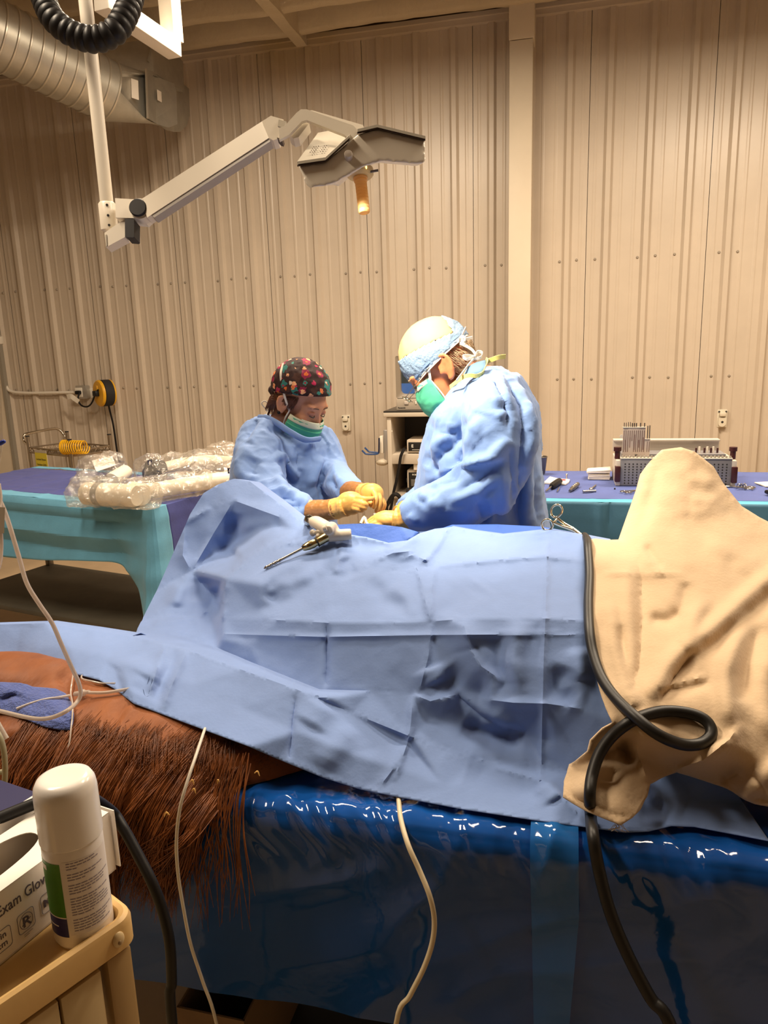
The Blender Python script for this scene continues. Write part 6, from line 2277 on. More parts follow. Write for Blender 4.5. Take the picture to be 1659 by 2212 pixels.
def build_hemostat():
    Y = 1.735
    root = thing('hemostat', 'steel ring-handled clamp sticking up at the drape edge', 'clamp', PY(1258, 1158, 1.72))
    Ms = mat('clamp_bright', (0.80, 0.70, 0.50), rough=0.22, metal=0.9)
    lock = PY(1238, 1143, 1.73)

    def ring(cx, cy, rx, ry, rot, Yr):
        pts = []
        for q in np.linspace(0, 2 * math.pi, 28, endpoint=False):
            a, b = rx * math.cos(q), ry * math.sin(q)
            pts.append(PY(cx + a * math.cos(rot) - b * math.sin(rot), cy + a * math.sin(rot) + b * math.cos(rot), Yr))
        return np.array(pts)
    mesh_obj('finger_ring', gtube(ring(1202, 1104, 11.5, 14, 0.5, Y), 0.0026, 8, 1, smooth=False, closed=True), Ms, root)
    mesh_obj('finger_ring', gtube(ring(1182, 1134, 12, 12, 0.5, Y - 0.012), 0.0026, 8, 1, smooth=False, closed=True), Ms, root)
    mesh_obj('shank', gtube([PY(1203, 1118, Y), PY(1207, 1122, Y), PY(1220, 1132, Y), lock, PY(1256, 1156, 1.722), PY(1272, 1162, 1.71)], [0.003, 0.003, 0.0032, 0.0042, 0.0036, 0.002], 8, 5), Ms, root)
    mesh_obj('shank', gtube([PY(1192, 1128, Y - .01), PY(1198, 1130, Y - .008), PY(1215, 1137, Y - .006), lock + v3((0, -0.003, -0.002)), PY(1255, 1158, 1.72), PY(1270, 1164, 1.71)], [0.003, 0.003, 0.0032, 0.0042, 0.0036, 0.002], 8, 5), Ms, root)
    mesh_obj('ratchet', gtube([PY(1204, 1120, Y), PY(1199, 1126, Y - .004), PY(1194, 1129, Y - .008)], 0.0026, 8, 4), Ms, root)
    mesh_obj('lock_pin', gcyl(lock + v3((0, -0.006, 0)), lock + v3((0, 0.004, 0)), 0.003, None, 10), Ms, root)


build_hemostat()


def build_black_hose():
    pts = [(1268, 1166), (1270, 1185), (1273, 1240), (1271, 1300), (1273, 1360), (1282, 1415), (1300, 1465), (1330, 1508), (1372, 1548), (1420, 1586), (1470, 1607), (1508, 1608), (1532, 1594), (1536, 1574), (1520, 1553), (1485, 1540), (1440, 1536), (1400, 1543), (1360, 1560), (1322, 1590), (1295, 1628), (1279, 1675), (1274, 1720), (1276, 1762)]
    P = []
    for i, (x, y) in enumerate(pts):
        p = None
        l = 0.0105
        if 7 < i < 10:
            l = 0.026
        if i > 18:
            l = 0.017
        d = Vector(ray(x, y)).normalized()
        hit = BB.ray_cast(Vector(CAM), d)
        h2 = DB.ray_cast(Vector(CAM), d)
        ds = [q[3] for q in (hit, h2) if q[0] is not None]
        t = min(ds) if ds else 2.2
        P.append((t - l, d))
    T = np.array([q[0] for q in P])
    # a stiff hose bridges hollows: keep to the near envelope, smoothed
    for _ in range(3):
        S = T.copy()
        S[1:-1] = (T[:-2] + T[1:-1] * 2 + T[2:]) / 4
        T = np.minimum(T, S)
    P = [PY(1262, 1158, 1.715)] + [CAM + np.array(q[1]) * t for q, t in zip(P, T)]
    tail = [(1281, 1805, 1.000), (1294, 1880, 0.985), (1318, 1970, 0.965), (1355, 2060, 0.95), (1405, 2155, 0.935), (1452, 2225, 0.92)]
    P += [PY(*q) for q in tail]
    e = P[-1] + v3((0.06, -0.02, -0.2))
    P.append(e)
    P.append(v3((e[0] + 0.1, e[1] - 0.02, 0.02)))
    o = mesh_obj('power_hose', gtube(P, 0.0092, 14, 7), mat('hose_black', (0.009, 0.008, 0.007), rough=0.45))
    tag(o, 'thick black power hose looping over the beige blanket', 'hose')


build_black_hose()


def build_cables():
    Mw = mat('cable_white', (0.62, 0.57, 0.48), rough=0.45)
    P = [PY(446, 1566, 1.13), PY(440, 1582, 1.085), PY(424, 1630, 1.0), PY(404, 1690, 0.955), PY(388, 1750, 0.935), PY(381, 1820, 0.93), PY(385, 1890, 0.93), PY(396, 1960, 0.925), PY(412, 2040, 0.92), PY(438, 2120, 0.915), PY(468, 2212, 0.91)]
    P.append(v3((P[-1][0] + 0.02, P[-1][1], 0.25)))
    P.append(v3((P[-1][0] + 0.05, P[-1][1] - 0.02, 0.01)))
    tag(mesh_obj('sensor_cable', gtube(P, 0.0027, 10, 6), Mw), 'thin white cable hanging in front of the horse mane', 'cable')
    Mc = mat('cable_cream', (0.66, 0.56, 0.38), rough=0.4)
    P = [PY(858, 1712, 1.108), PY(861, 1726, 1.088), PY(866, 1770, 1.040), PY(882, 1826, 1.000), PY(906, 1880, 0.985), PY(928, 1935, 0.97), PY(938, 1985, 0.965), PY(934, 2035, 0.96), PY(916, 2090, 0.955), PY(886, 2150, 0.95), PY(856, 2212, 0.945)]
    P.append(v3((P[-1][0] - 0.02, P[-1][1], 0.25)))
    P.append(v3((P[-1][0] - 0.05, P[-1][1] - 0.02, 0.01)))
    tag(mesh_obj('electrode_cable', gtube(P, 0.0042, 10, 6), Mc), 'cream cable hanging down the middle of the blue plastic', 'cable')


build_cables()


# ------------------------------------------------------------------ towel, lines and fittings at the horse head
def build_head_items():
    Mt = mat('towel_blue', (0.075, 0.115, 0.36), rough=0.95, var=0.12, vscale=40, bump=0.5, bscale=220, sheen=0.3)
    ol = [(-60, 1470), (0, 1475), (45, 1477), (58, 1480), (70, 1485), (120, 1489), (142, 1500), (154, 1520), (160, 1545), (158, 1562), (154, 1578), (128, 1577), (95, 1570), (60, 1556), (20, 1540), (-60, 1520)]

    def yy(x, y, l):
        return on(HB, x, y, l, 1.05, True)[1]
    O = [(x, y, yy(x, y, 0.008)) for x, y in ol]
    I = [(x, y, yy(x, y, 0.020)) for x, y in ((20, 1505), (60, 1510), (100, 1520), (130, 1530), (40, 1530), (80, 1545), (120, 1555), (0, 1500))]
    fe = [('r', 0.010, 6, [(-10, 1508), (20, 1495), (50, 1500), (56, 1484)]), ('g', -0.008, 6, [(0, 1516), (30, 1502), (50, 1505)]), ('r', 0.005, 5, [(148, 1540), (142, 1575)]), ('g', 0.008, 10, [(-20, 1485), (40, 1488)]), ('g', 0.006, 12, [(60, 1500), (120, 1525)]), ('r', -0.004, 5, [(60, 1556), (110, 1545), (150, 1555)])]
    V, F = pxsheet(O, I, [], 4, fe, 0.004, 25, 4, seed=4)
    o = mesh_obj('towel', (V, F), Mt, smooth=180)
    solidify(o, 0.004)
    tag(o, 'folded blue cotton towel laid over the horse head', 'towel')
    Mv = mat('clear_tube', (0.80, 0.72, 0.64), rough=0.2, trans=0.45, trl=0.2)
    h = lambda x, y, l=0.006: on(HB, x, y, l, 1.1)
    # main line arriving from the drip stand, loops over the towel
    P = [PY(-4, 1075, 0.95), PY(8, 1100, 0.95), PY(22, 1140, 0.96), PY(40, 1200, 0.97), PY(58, 1260, 0.985), PY(85, 1305, 1.0), PY(112, 1345, 1.01), PY(132, 1390, 1.02), PY(152, 1435, 1.03), PY(170, 1475, 1.04), PY(174, 1500, 1.04), PY(165, 1518, 1.03), PY(145, 1535, 1.0), PY(115, 1549, 0.99), PY(85, 1553, 0.985), PY(50, 1548, 0.985), PY(0, 1536, 0.99), PY(-40, 1528, 1.0)]
    tag(mesh_obj('infusion_tube', gtube(P, 0.0036, 12, 7), Mv), 'long clear infusion tube curving down across the blue towel', 'tube')
    P = [h(40, 1543, 0.014), h(70, 1532, 0.014), h(100, 1524, 0.014), h(128, 1518, 0.012), h(150, 1514, 0.012)]
    t = thing('catheter_line', 'short clear line with luer connector joining the jugular catheter', 'tube', h(165, 1512))
    mesh_obj('line_tube', gtube(P, 0.0026, 10, 5), Mv, t)
    mesh_obj('luer_connector', glathe([(0.003, 0), (0.0045, 0.002), (0.0045, 0.014), (0.0065, 0.016), (0.0065, 0.022), (0.0042, 0.024), (0.0036, 0.034)], h(160, 1513, 0.014), h(200, 1506, 0.012) - h(160, 1513, 0.014), 14), Mv, t)
    mesh_obj('line_tube', gtube([h(195, 1508, 0.012), h(230, 1504, 0.008), h(280, 1496, 0.008)], 0.0030, 10, 5), Mv, t)
    P = [h(160, 1462, 0.01), h(161, 1485, 0.01), h(160, 1505, 0.01), h(160, 1530, 0.01), h(160, 1555, 0.012), h(158, 1580, 0.012), h(154, 1610, 0.01), h(146, 1640, 0.01), h(138, 1670, 0.012)]
    tag(mesh_obj('thin_line', gtube(P, 0.0015, 8, 5), Mv), 'thin clear line running down the neck behind white can', 'tube')
    P = [h(250, 1484, 0.008), h(222, 1482, 0.006), h(196, 1477, 0.006), h(178, 1472, 0.006), h(180, 1464, 0.006), h(205, 1460, 0.006)]
    tag(mesh_obj('looped_line', gtube(P, 0.0017, 8, 6), Mv), 'small looped clear line half under the drape edge', 'tube')
    # drip stand parts at the picture edge
    s = thing('drip_set', 'drip tubing with blue clip and white clamp at left edge', 'drip set', PY(-6, 1150, 0.93))
    Mb = mat('clip_blue', (0.02, 0.05, 0.42), rough=0.35)
    mesh_obj('drip_bag', gloft([np.array([PY(-60, 760, .94), PY(-2, 770, .94), PY(-2, 772, .97), PY(-60, 762, .97)]), np.array([PY(-60, 860, .93), PY(3, 860, .93), PY(3, 862, .985), PY(-60, 862, .985)]), np.array([PY(-60, 960, .93), PY(7, 955, .93), PY(7, 957, .985), PY(-60, 962, .985)]), np.array([PY(-50, 1050, .94), PY(-8, 1045, .94), PY(-8, 1047, .97), PY(-50, 1052, .97)])]), film('drip_film', (0.95, 0.93, 0.9), (0.85, 0.8, 0.72), 0.1, 0.35, 0.2, 10, 0.06), s, smooth=60)
    mesh_obj('blue_clip', voxel([gtube([PY(-10, 960, 0.925), PY(2, 957, 0.925), PY(9, 953, 0.925)], [0.004, 0.0035, 0.003], 10, 3), gell(PY(8, 954, 0.925), (0.0035, 0.003, 0.003))], 0.0012, 2), Mb, s)
    mesh_obj('outlet_tube', gtube([PY(-4, 1045, 0.945), PY(0, 1075, 0.94), PY(-2, 1095, 0.935)], 0.0036, 10, 5), Mv, s)
    mesh_obj('roller_clamp', gloft([np.array([PY(-20, 1094, .925), PY(11, 1096, .925), PY(11, 1096, .945), PY(-20, 1094, .945)]), np.array([PY(-20, 1152, .925), PY(9, 1152, .925), PY(9, 1152, .945), PY(-20, 1152, .945)])]), mat('clamp_white', (0.70, 0.70, 0.72), rough=0.3), s)
    mesh_obj('outlet_tube', gtube([PY(2, 1150, 0.935), PY(3, 1180, 0.94), PY(0, 1215, 0.95), PY(-12, 1250, 0.96)], 0.0030, 10, 5), Mv, s)
    # mouth gag bar and tube end
    g = thing('mouth_gag', 'greenish plastic frame bar of a gag by the horse mouth', 'gag', PY(5, 1735, 0.86))
    Mg = mat('gag_olive', (0.34, 0.31, 0.20), rough=0.45)
    mesh_obj('frame_bar', gtube([PY(-22, 1570, 0.88), PY(-4, 1585, 0.875), PY(7, 1615, 0.87), PY(11, 1655, 0.865), PY(9, 1700, 0.86), PY(2, 1745, 0.86)], 0.0042, 12, 6), Mg, g)
    mesh_obj('cross_bar', gtube([PY(-25, 1668, 0.865), PY(9, 1668, 0.865)], 0.0042, 10, 2), Mg, g)
    e = mesh_obj('tube_tip', gcyl(PY(-6, 1560, 0.90), PY(14, 1596, 0.895), 0.0038, 0.0042, 14), Mv)
    tag(e, 'clear tube tip poking in at left edge above gag', 'tube')


build_head_items()


# ================================================================== FOREGROUND CART
CZ = 1.03
C0 = PZ(297, 1968, CZ + 0.012)
E1 = PZ(0, 2170, CZ + 0.012) - C0
E1[2] = 0
E1 /= np.linalg.norm(E1)
E2 = v3((E1[1], -E1[0], 0))
if E2[0] > 0:
    E2 = -E2


def fc(a, b, z):
    """a along the side edge towards the viewer, b inwards to the left"""
    return C0 * v3((1, 1, 0)) + E1 * a + E2 * b + v3((0, 0, z))


def build_fg_cart():
    Mp = mat('cart_plastic', (0.66, 0.43, 0.17), rough=0.42, var=0.05, vscale=14, bump=0.03, bscale=50)
    Mb = mat('cart_body', (0.56, 0.42, 0.22), rough=0.5, var=0.03, vscale=10)
    root = thing('supply_cart', 'tan plastic supply cart corner in the left foreground', 'cart', fc(0.25, 0.2, 0))
    R = np.stack([E1, E2, v3((0, 0, 1))], 1)
    A_, B_ = 0.52, 0.42
    # moulded tray: floor, rim, outer wall
    def rr(off, z, r):
        x0, x1, y0, y1 = off, A_ - off, off, B_ - off
        pts = []
        for cx, cy, a0 in ((x1 - r, y1 - r, 0), (x0 + r, y1 - r, 90), (x0 + r, y0 + r, 180), (x1 - r, y0 + r, 270)):
            for k in range(9):
                q = math.radians(a0 + 90 * k / 8)
                pts.append(fc(cx + r * math.cos(q), cy + r * math.sin(q), z))
        return np.array(pts)
    rings = [rr(0.003, CZ - 0.020, 0.016), rr(0.0, CZ - 0.017, 0.017), rr(0.0, CZ + 0.006, 0.017), rr(0.0015, CZ + 0.0105, 0.017), rr(0.005, CZ + 0.0122, 0.015), rr(0.0088, CZ + 0.0105, 0.013), rr(0.0105, CZ + 0.006, 0.012), rr(0.012, CZ + 0.0015, 0.012), rr(0.017, CZ, 0.012)]
    V, F = gloft(rings, cap=False)
    n = 36
    F.append([8 * n + j for j in range(n)])
    F.append([j for j in range(n)][::-1])
    mesh_obj('tray', (V, F), Mp, root, smooth=35)
    z1 = CZ - 0.0205
    mesh_obj('body', gbox(fc(A_ / 2 + 0.012, B_ / 2 + 0.004, (z1 + 0.12) / 2), (A_ - 0.07, B_ - 0.02, z1 - 0.12), R, 0.003), Mb, root)
    for a in (0.021, A_ - 0.02):
        for b in (0.016, B_ - 0.02):
            mesh_obj('corner_post', gbox(fc(a, b, (z1 + 0.06) / 2), (0.026, 0.026, z1 - 0.06), R, 0.004), mat('cart_post', (0.40, 0.26, 0.11), rough=0.5), root)
            mesh_obj('caster', glathe([(0, -0.012), (0.028, -0.012), (0.032, 0), (0.028, 0.012), (0, 0.012)], fc(a, b, 0.033), E2, 16), M_BLACKM, root)
    # side panels with a vertical joint
    for a0, a1 in ((0.040, 0.078), (0.0805, 0.28), (0.2825, A_ - 0.04)):
        mesh_obj('side_panel', gbox(fc((a0 + a1) / 2, 0.0075, (z1 + 0.13) / 2), (a1 - a0, 0.007, z1 - 0.14), R, 0.001), Mb, root)
    # boss with screw
    c = fc(0.022, -0.0005, CZ - 0.003)
    bo = mesh_obj('boss', gell(c, (0.0058, 0.0030, 0.0078), R), mat('boss_cream', (0.72, 0.55, 0.30), rough=0.4), root)
    mesh_obj('boss_screw', gell(fc(0.0225, -0.0036, CZ - 0.0045), (0.0018, 0.0008, 0.0022), R, 10, 8), mat('screw_brown', (0.30, 0.20, 0.10), rough=0.4), bo)


build_fg_cart()


def build_can():
    b = PZ(183, 2006, CZ)
    cx, cy = b[0], b[1]

    def zat(y):
        lo, hi = CZ, CZ + 0.4
        for _ in range(40):
            m = (lo + hi) / 2
            if topx((cx, cy, m))[1] > y:
                lo = m
            else:
                hi = m
        return lo
    r = 0.0262
    zt, zs = zat(1675), zat(1806)
    h, hs = zt - CZ, zs - CZ
    Mw = mat('can_white', (0.88, 0.83, 0.78), rough=0.35)
    root = thing('spray_can', 'white spray can with green and navy label on the cart', 'spray can', (cx, cy, CZ))
    mesh_obj('can_body', glathe([(0, 0.0), (r * 0.93, 0.0), (r, 0.004), (r, hs - 0.003), (r * 0.97, hs + 0.002), (0, hs + 0.002)], (cx, cy, CZ), (0, 0, 1), 48), Mw, root)
    mesh_obj('cap', glathe([(r * 0.98, hs + 0.0015), (r * 1.03, hs + 0.003), (r * 1.02, h - 0.014), (r * 0.98, h - 0.007), (r * 0.88, h - 0.002), (r * 0.7, h + 0.0), (r * 0.5, h - 0.0006), (0, h - 0.0010)], (cx, cy, CZ), (0, 0, 1), 48), mat('cap_gloss', (0.90, 0.86, 0.81), rough=0.2), root)
    fdir = math.atan2(-cy, -cx)

    def patch(a0, a1, z0, z1, lift, na=16, z0b=None):
        V, F = [], []
        for i in range(na + 1):
            a = fdir + math.radians(a0 + (a1 - a0) * i / na)
            for k, z in enumerate((z0 if z0b is None else z0 + (z0b - z0) * i / na, z1)):
                V.append((cx + (r + lift) * math.cos(a), cy + (r + lift) * math.sin(a), z))
        for i in range(na):
            F.append([2 * i, 2 * i + 2, 2 * i + 3, 2 * i + 1])
        return np.array(V), F
    zf = lambda y: CZ + (zat(y) - CZ)
    off = 12    # front of the can sits lower in the picture than its axis
    zg1, zg0, zn0 = zat(1826), zat(1938), zat(1978)
    mesh_obj('green_label', patch(-95, -30, zg0, zg1, 0.0002), mat('label_green', (0.055, 0.24, 0.012), rough=0.4), root)
    mesh_obj('navy_label', patch(-95, -30, zn0, zg0, 0.0002), mat('label_navy', (0.022, 0.022, 0.14), rough=0.4), root)
    mesh_obj('label_stripe', patch(-95, -30, zg0 - 0.0006, zg0 + 0.0006, 0.0004), Mw, root)
    mesh_obj('label_patch', patch(-26, 72, zn0 + 0.002, zat(1800 + 22), 0.0002), mat('label_paper', (0.84, 0.78, 0.74), rough=0.5), root)
    ink = mat('label_ink', (0.27, 0.23, 0.30), rough=0.6)
    gs = []
    n = 26
    zt0, zt1 = zn0 + 0.004, zat(1826)
    for i in range(n):
        z = zt1 - (zt1 - zt0) * i / n
        if i in (3, 7, 12, 20):
            continue
        aend = random.uniform(30, 68) if i not in (2, 6, 11, 19) else random.uniform(-5, 20)
        a = -18
        while a < aend:
            w = random.uniform(5, 13)
            gs.append(patch(a, min(a + w, aend + 2), z - 0.00045, z + 0.00045, 0.0004, 3))
            a += w + 1.6
    pr = mesh_obj('label_print', join(*gs), ink, root, smooth=0)
    pr['kind'] = 'stuff'
    lg = mesh_obj('label_logo', join(patch(-92, -62, zg1 - 0.0085, zg1 - 0.0035, 0.0004), patch(-80, -50, zn0 + 0.010, zn0 + 0.0112, 0.0004)), Mw, root, smooth=0)
    lg['kind'] = 'stuff'
    b2 = patch(8, 40, zn0 - 0.011, zn0 - 0.0018, 0.0003)
    mesh_obj('date_panel', b2, mat('date_white', (0.84, 0.76, 0.67), rough=0.5), root)
    gs = [patch(12, 12 + q, zn0 - 0.004 - 0.0024 * i, zn0 - 0.0032 - 0.0024 * i, 0.0005, 4) for i, q in enumerate((26, 18, 20))]
    d = mesh_obj('date_print', join(*gs), ink, root, smooth=0)
    d['kind'] = 'stuff'


build_can()


def build_gloves():
    # white box: lower front edge from the frame corner to behind the can
    p0, p1 = PZ(-60, 2135, CZ + 0.001), PZ(250, 1878, CZ + 0.001)
    d = p1 - p0
    L = np.linalg.norm(d)
    d /= L
    inn = v3((d[1], -d[0], 0))
    if inn[0] > 0:
        inn = -inn
    lo, hi = CZ, CZ + 0.2
    for _ in range(40):
        m = (lo + hi) / 2
        if topx((p1[0], p1[1], m))[1] > 1757:
            lo = m
        else:
            hi = m
    H_ = lo - CZ
    # depth of the box: its rear upper edge runs through (50, 1772)
    Wd, err = 0.1, 1e9
    for w in np.linspace(0.03, 0.15, 61):
        for s_ in np.linspace(0.0, L, 61):
            t = topx(p1 - d * s_ + inn * w + v3((0, 0, H_)))
            e = math.hypot(t[0] - 50, t[1] - 1772)
            if e < err:
                Wd, err, s_mid = w, e, s_
    Mw = mat('box_white', (0.87, 0.82, 0.76), rough=0.55)
    root = thing('glove_box', 'white exam glove dispenser box lying on the tan cart', 'box', (p0 + p1) / 2 + inn * Wd / 2)

    def q(s, w, z):
        return p1 - d * s + inn * w + v3((0, 0, z))
    R = np.stack([-d, inn, v3((0, 0, 1))], 1)
    t = 0.001
    mesh_obj('front_face', gbox(q(L / 2, t / 2, H_ / 2), (L, t, H_), R), Mw, root, smooth=0)
    mesh_obj('back_face', gbox(q(L / 2, Wd, H_ / 2), (L, t, H_), R), Mw, root, smooth=0)
    mesh_obj('end_face', gbox(q(0, Wd / 2, H_ / 2), (t, Wd, H_), R), Mw, root, smooth=0)
    mesh_obj('end_face', gbox(q(L, Wd / 2, H_ / 2), (t, Wd, H_), R), Mw, root, smooth=0)
    mesh_obj('bottom_face', gbox(q(L / 2, Wd / 2, t), (L, Wd, t), R), Mw, root, smooth=0)
    # open end flap standing proud by the can
    mesh_obj('end_flap', gbox(q(-0.004, 0.010, H_ * 0.52), (0.0012, 0.026, H_ * 0.98), R), Mw, root, smooth=0)
    # top with the oval opening
    s0 = min(np.linspace(0, L * 0.6, 200), key=lambda q_: abs(topx(p1 - d * q_ + inn * Wd * 0.55 + v3((0, 0, H_)))[0] - 79))
    s1 = s0 + 0.17
    n = 40
    cs, cw, ra, rb = (s0 + s1) / 2, Wd * 0.58, (s1 - s0) / 2, Wd * 0.33
    oval, rim = [], []
    for i in range(n):
        a = 2 * math.pi * i / n
        x, y = math.cos(a), math.sin(a)
        oval.append(q(cs + ra * np.sign(x) * abs(x) ** 0.8, cw + rb * np.sign(y) * abs(y) ** 0.8, H_))
        m = max(abs(x) , abs(y))
        rim.append(q(np.clip(cs + (L) * x / m, 0, L), np.clip(cw + Wd * y / m, 0, Wd), H_))
    V = np.array(oval + rim)
    F = [[i, (i + 1) % n, n + (i + 1) % n, n + i] for i in range(n)]
    solidify(mesh_obj('top_face', (V, F), Mw, root, smooth=0), 0.001)
    # gloves heaped inside
    V, F = gell(q(cs, Wd * 0.5, H_ * 0.35), (0.10, Wd * 0.42, 0.024), R, 32, 18)
    V = V + vnormals(V, F) * (0.006 * fbm(V, 40, 3, 2.0, True))[:, None]
    V[:, 2] = np.minimum(V[:, 2], CZ + H_ - 0.004)
    mesh_obj('gloves_inside', (V, F), mat('glove_latex', (0.50, 0.36, 0.19), rough=0.6), root, smooth=180)
    # print on the front
    ink = mat('box_ink', (0.10, 0.085, 0.11), rough=0.6)
    nrm = -inn
    o = lambda s, z: q(s, -0.0004, z)
    def s_at(xp, z):
        lo_, hi_ = 0.0, L
        for _ in range(30):
            m = (lo_ + hi_) / 2
            if topx(o(m, z))[0] > xp:
                lo_ = m
            else:
                hi_ = m
        return lo_
    zb = H_ * 0.66
    sE = s_at(-6, zb)
    sG = s_at(108, zb)
    g = gtext('Exam Gloves', 0.0150, o(sE, zb), d, (0, 0, 1), 0.0002)
    # stretch the words to the printed width
    k = (sE - sG) / max(1e-6, ((g[0] - o(sE, zb)) @ d).max()) * 1.08
    base = o(sE, zb)
    al = (g[0] - base) @ d
    g = (g[0] + np.outer(al * (k - 1), d), g[1])
    mesh_obj('print_text', g, ink, root, smooth=0)

    def rrect(sc, zc, w, hh, r_=0.003):
        pts = []
        for cx_, cz_, a0 in ((w / 2 - r_, hh / 2 - r_, 0), (-w / 2 + r_, hh / 2 - r_, 90), (-w / 2 + r_, -hh / 2 + r_, 180), (w / 2 - r_, -hh / 2 + r_, 270)):
            for k_ in range(5):
                a_ = math.radians(a0 + 22.5 * k_)
                pts.append(o(sc - (cx_ + r_ * math.cos(a_)), zc + cz_ + r_ * math.sin(a_)))
        return gtube(np.array(pts), 0.00025, 4, 1, smooth=False, closed=True)
    zc = H_ * 0.33
    s1_, s2_, s3_ = s_at(57, zc), s_at(6, zc), s_at(104, zc)
    w_ = 0.017
    mesh_obj('print_icon', rrect(s1_, zc, w_, w_ * 1.15), ink, root, smooth=0)
    ci = np.array([o(s1_ - 0.0066 * math.cos(a), zc + 0.0076 * math.sin(a)) for a in np.linspace(0, 2 * math.pi, 24, endpoint=False)])
    mesh_obj('print_icon', gtube(ci, 0.00025, 4, 1, smooth=False, closed=True), ink, root, smooth=0)
    mesh_obj('print_icon', gtext('R', 0.0145, o(s1_ + 0.0042, zc - 0.0052), d, (0, 0, 1), 0.0002, bold=0.0002), ink, root, smooth=0)
    mesh_obj('print_icon', gtube([o(s1_ + 0.0045, zc - 0.003), o(s1_ - 0.0045, zc + 0.001)], 0.0004, 4, 1, smooth=False), ink, root, smooth=0)
    mesh_obj('print_icon', rrect(s2_, zc - 0.001, w_, w_ * 1.2), ink, root, smooth=0)
    mesh_obj('print_icon', gtext('in', 0.0085, o(s2_ + 0.002, zc + 0.0008), d, (0, 0, 1), 0.0002), ink, root, smooth=0)
    mesh_obj('print_icon', gtext('cm', 0.0085, o(s2_ + 0.006, zc - 0.0075), d, (0, 0, 1), 0.0002), ink, root, smooth=0)
    mesh_obj('print_icon', rrect(s3_ - 0.004, zc + 0.002, w_ * 1.3, w_ * 1.15), ink, root, smooth=0)
    mesh_obj('print_icon', gtext('NI', 0.0095, o(s3_ + 0.0045, zc - 0.001), d, (0, 0, 1), 0.0002, bold=0.0006), ink, root, smooth=0)
    for i in range(2):
        mesh_obj('small_print', gtube([o(s1_ + 0.004, zc - 0.0125 - 0.0018 * i), o(s1_ - 0.005 + 0.004 * i, zc - 0.0125 - 0.0018 * i)], 0.0002, 4, 1, smooth=False), ink, root, smooth=0)
    # navy box behind
    r2 = thing('glove_box', 'navy exam glove box with white lettering behind the white one', 'box', q(0.2, Wd + 0.08, 0))
    H2 = H_ + 0.006
    w0 = Wd + 0.012
    s_end = min(np.linspace(-0.05, L * 0.6, 200), key=lambda q_: abs(topx(p1 - d * q_ + inn * w0 + v3((0, 0, H2)))[0] - 93))
    b = gbox(q(s_end + 0.14, w0 + 0.055, H2 / 2), (0.28, 0.11, H2), R, 0.001)
    mesh_obj('carton', b, mat('box_navy', (0.030, 0.030, 0.10), rough=0.35), r2, smooth=0)
    mesh_obj('white_stripe', gbox(q(s_end + 0.14, w0 + 0.002, H2 + 0.0006), (0.279, 0.008, 0.001), R), Mw, r2, smooth=0)
    mesh_obj('white_stripe', gbox(q(s_end + 0.14, w0 - 0.0006, H2 / 2), (0.279, 0.001, H2 * 0.98), R), Mw, r2, smooth=0)
    tx = gtext('Exam Gloves', 0.026, q(s_end + 0.205, w0 + 0.022, H2 + 0.0003), d, inn, 0.0002)
    mesh_obj('print_text', tx, Mw, r2, smooth=0)
    # black cable lying over the boxes and down beside the cart
    P = [q(0.32, 0.105, H_ + 0.012), q(0.25, 0.092, H_ + 0.008), q(0.19, 0.100, H_ + 0.008), q(0.10, 0.095, H_ + 0.008), q(0.03, 0.075, H_ + 0.007), q(-0.005, 0.055, H_ + 0.006), PD(236, 1748, 0.88), PD(268, 1792, 0.88), PD(300, 1850, 0.87), PD(330, 1910, 0.86), PD(352, 1970, 0.86), PD(367, 2040, 0.86), PD(371, 2120, 0.87), PD(372, 2212, 0.88)]
    P.append(v3((P[-1][0], P[-1][1], 0.4)))
    P.append(v3((P[-1][0] + 0.02, P[-1][1] + 0.02, 0.01)))
    t = thing('monitor_lead', 'thick black lead lying over the glove boxes and down the cart', 'cable', P[4])
    mesh_obj('lead', gtube(P, 0.0062, 14, 7), M_BLACK, t)
    mesh_obj('lead_plug', glathe([(0.0075, 0), (0.0085, 0.003), (0.0085, 0.02), (0.0075, 0.022), (0.0085, 0.024), (0.0085, 0.034), (0.0065, 0.04)], q(0.262, 0.0905, H_ + 0.009), d, 14), M_BLACK, t)


build_gloves()


# ------------------------------------------------------------------ open cardboard box on the floor under the table
def build_floor_box():
    Mc = mat('cardboard', (0.22, 0.14, 0.075), rough=0.8, var=0.1, vscale=10)
    z = 0.30
    a, b = PZ(382, 2174, z), PZ(528, 2205, z)
    d = b - a
    L = np.linalg.norm(d)
    d /= L
    n = v3((-d[1], d[0], 0))
    root = thing('cardboard_box', 'open cardboard box on the dark floor under the table', 'box', (a + b) / 2 + n * 0.12 - v3((0, 0, z)))
    R = np.stack([d, n, v3((0, 0, 1))], 1)
    c = (a + b) / 2
    c[2] = 0
    mesh_obj('front_side', gbox(c + v3((0, 0, z / 2)), (L, 0.004, z), R), Mc, root, smooth=0)
    mesh_obj('back_side', gbox(c + n * 0.26 + v3((0, 0, z / 2)), (L, 0.004, z), R), Mc, root, smooth=0)
    mesh_obj('left_side', gbox(c - d * (L / 2 - 0.002) + n * 0.13 + v3((0, 0, z / 2)), (0.004, 0.26, z), R), Mc, root, smooth=0)
    mesh_obj('right_side', gbox(c + d * (L / 2 - 0.002) + n * 0.13 + v3((0, 0, z / 2)), (0.004, 0.26, z), R), Mc, root, smooth=0)
    mesh_obj('bottom', gbox(c + n * 0.13 + v3((0, 0, 0.003)), (L, 0.26, 0.004), R), Mc, root, smooth=0)


build_floor_box()

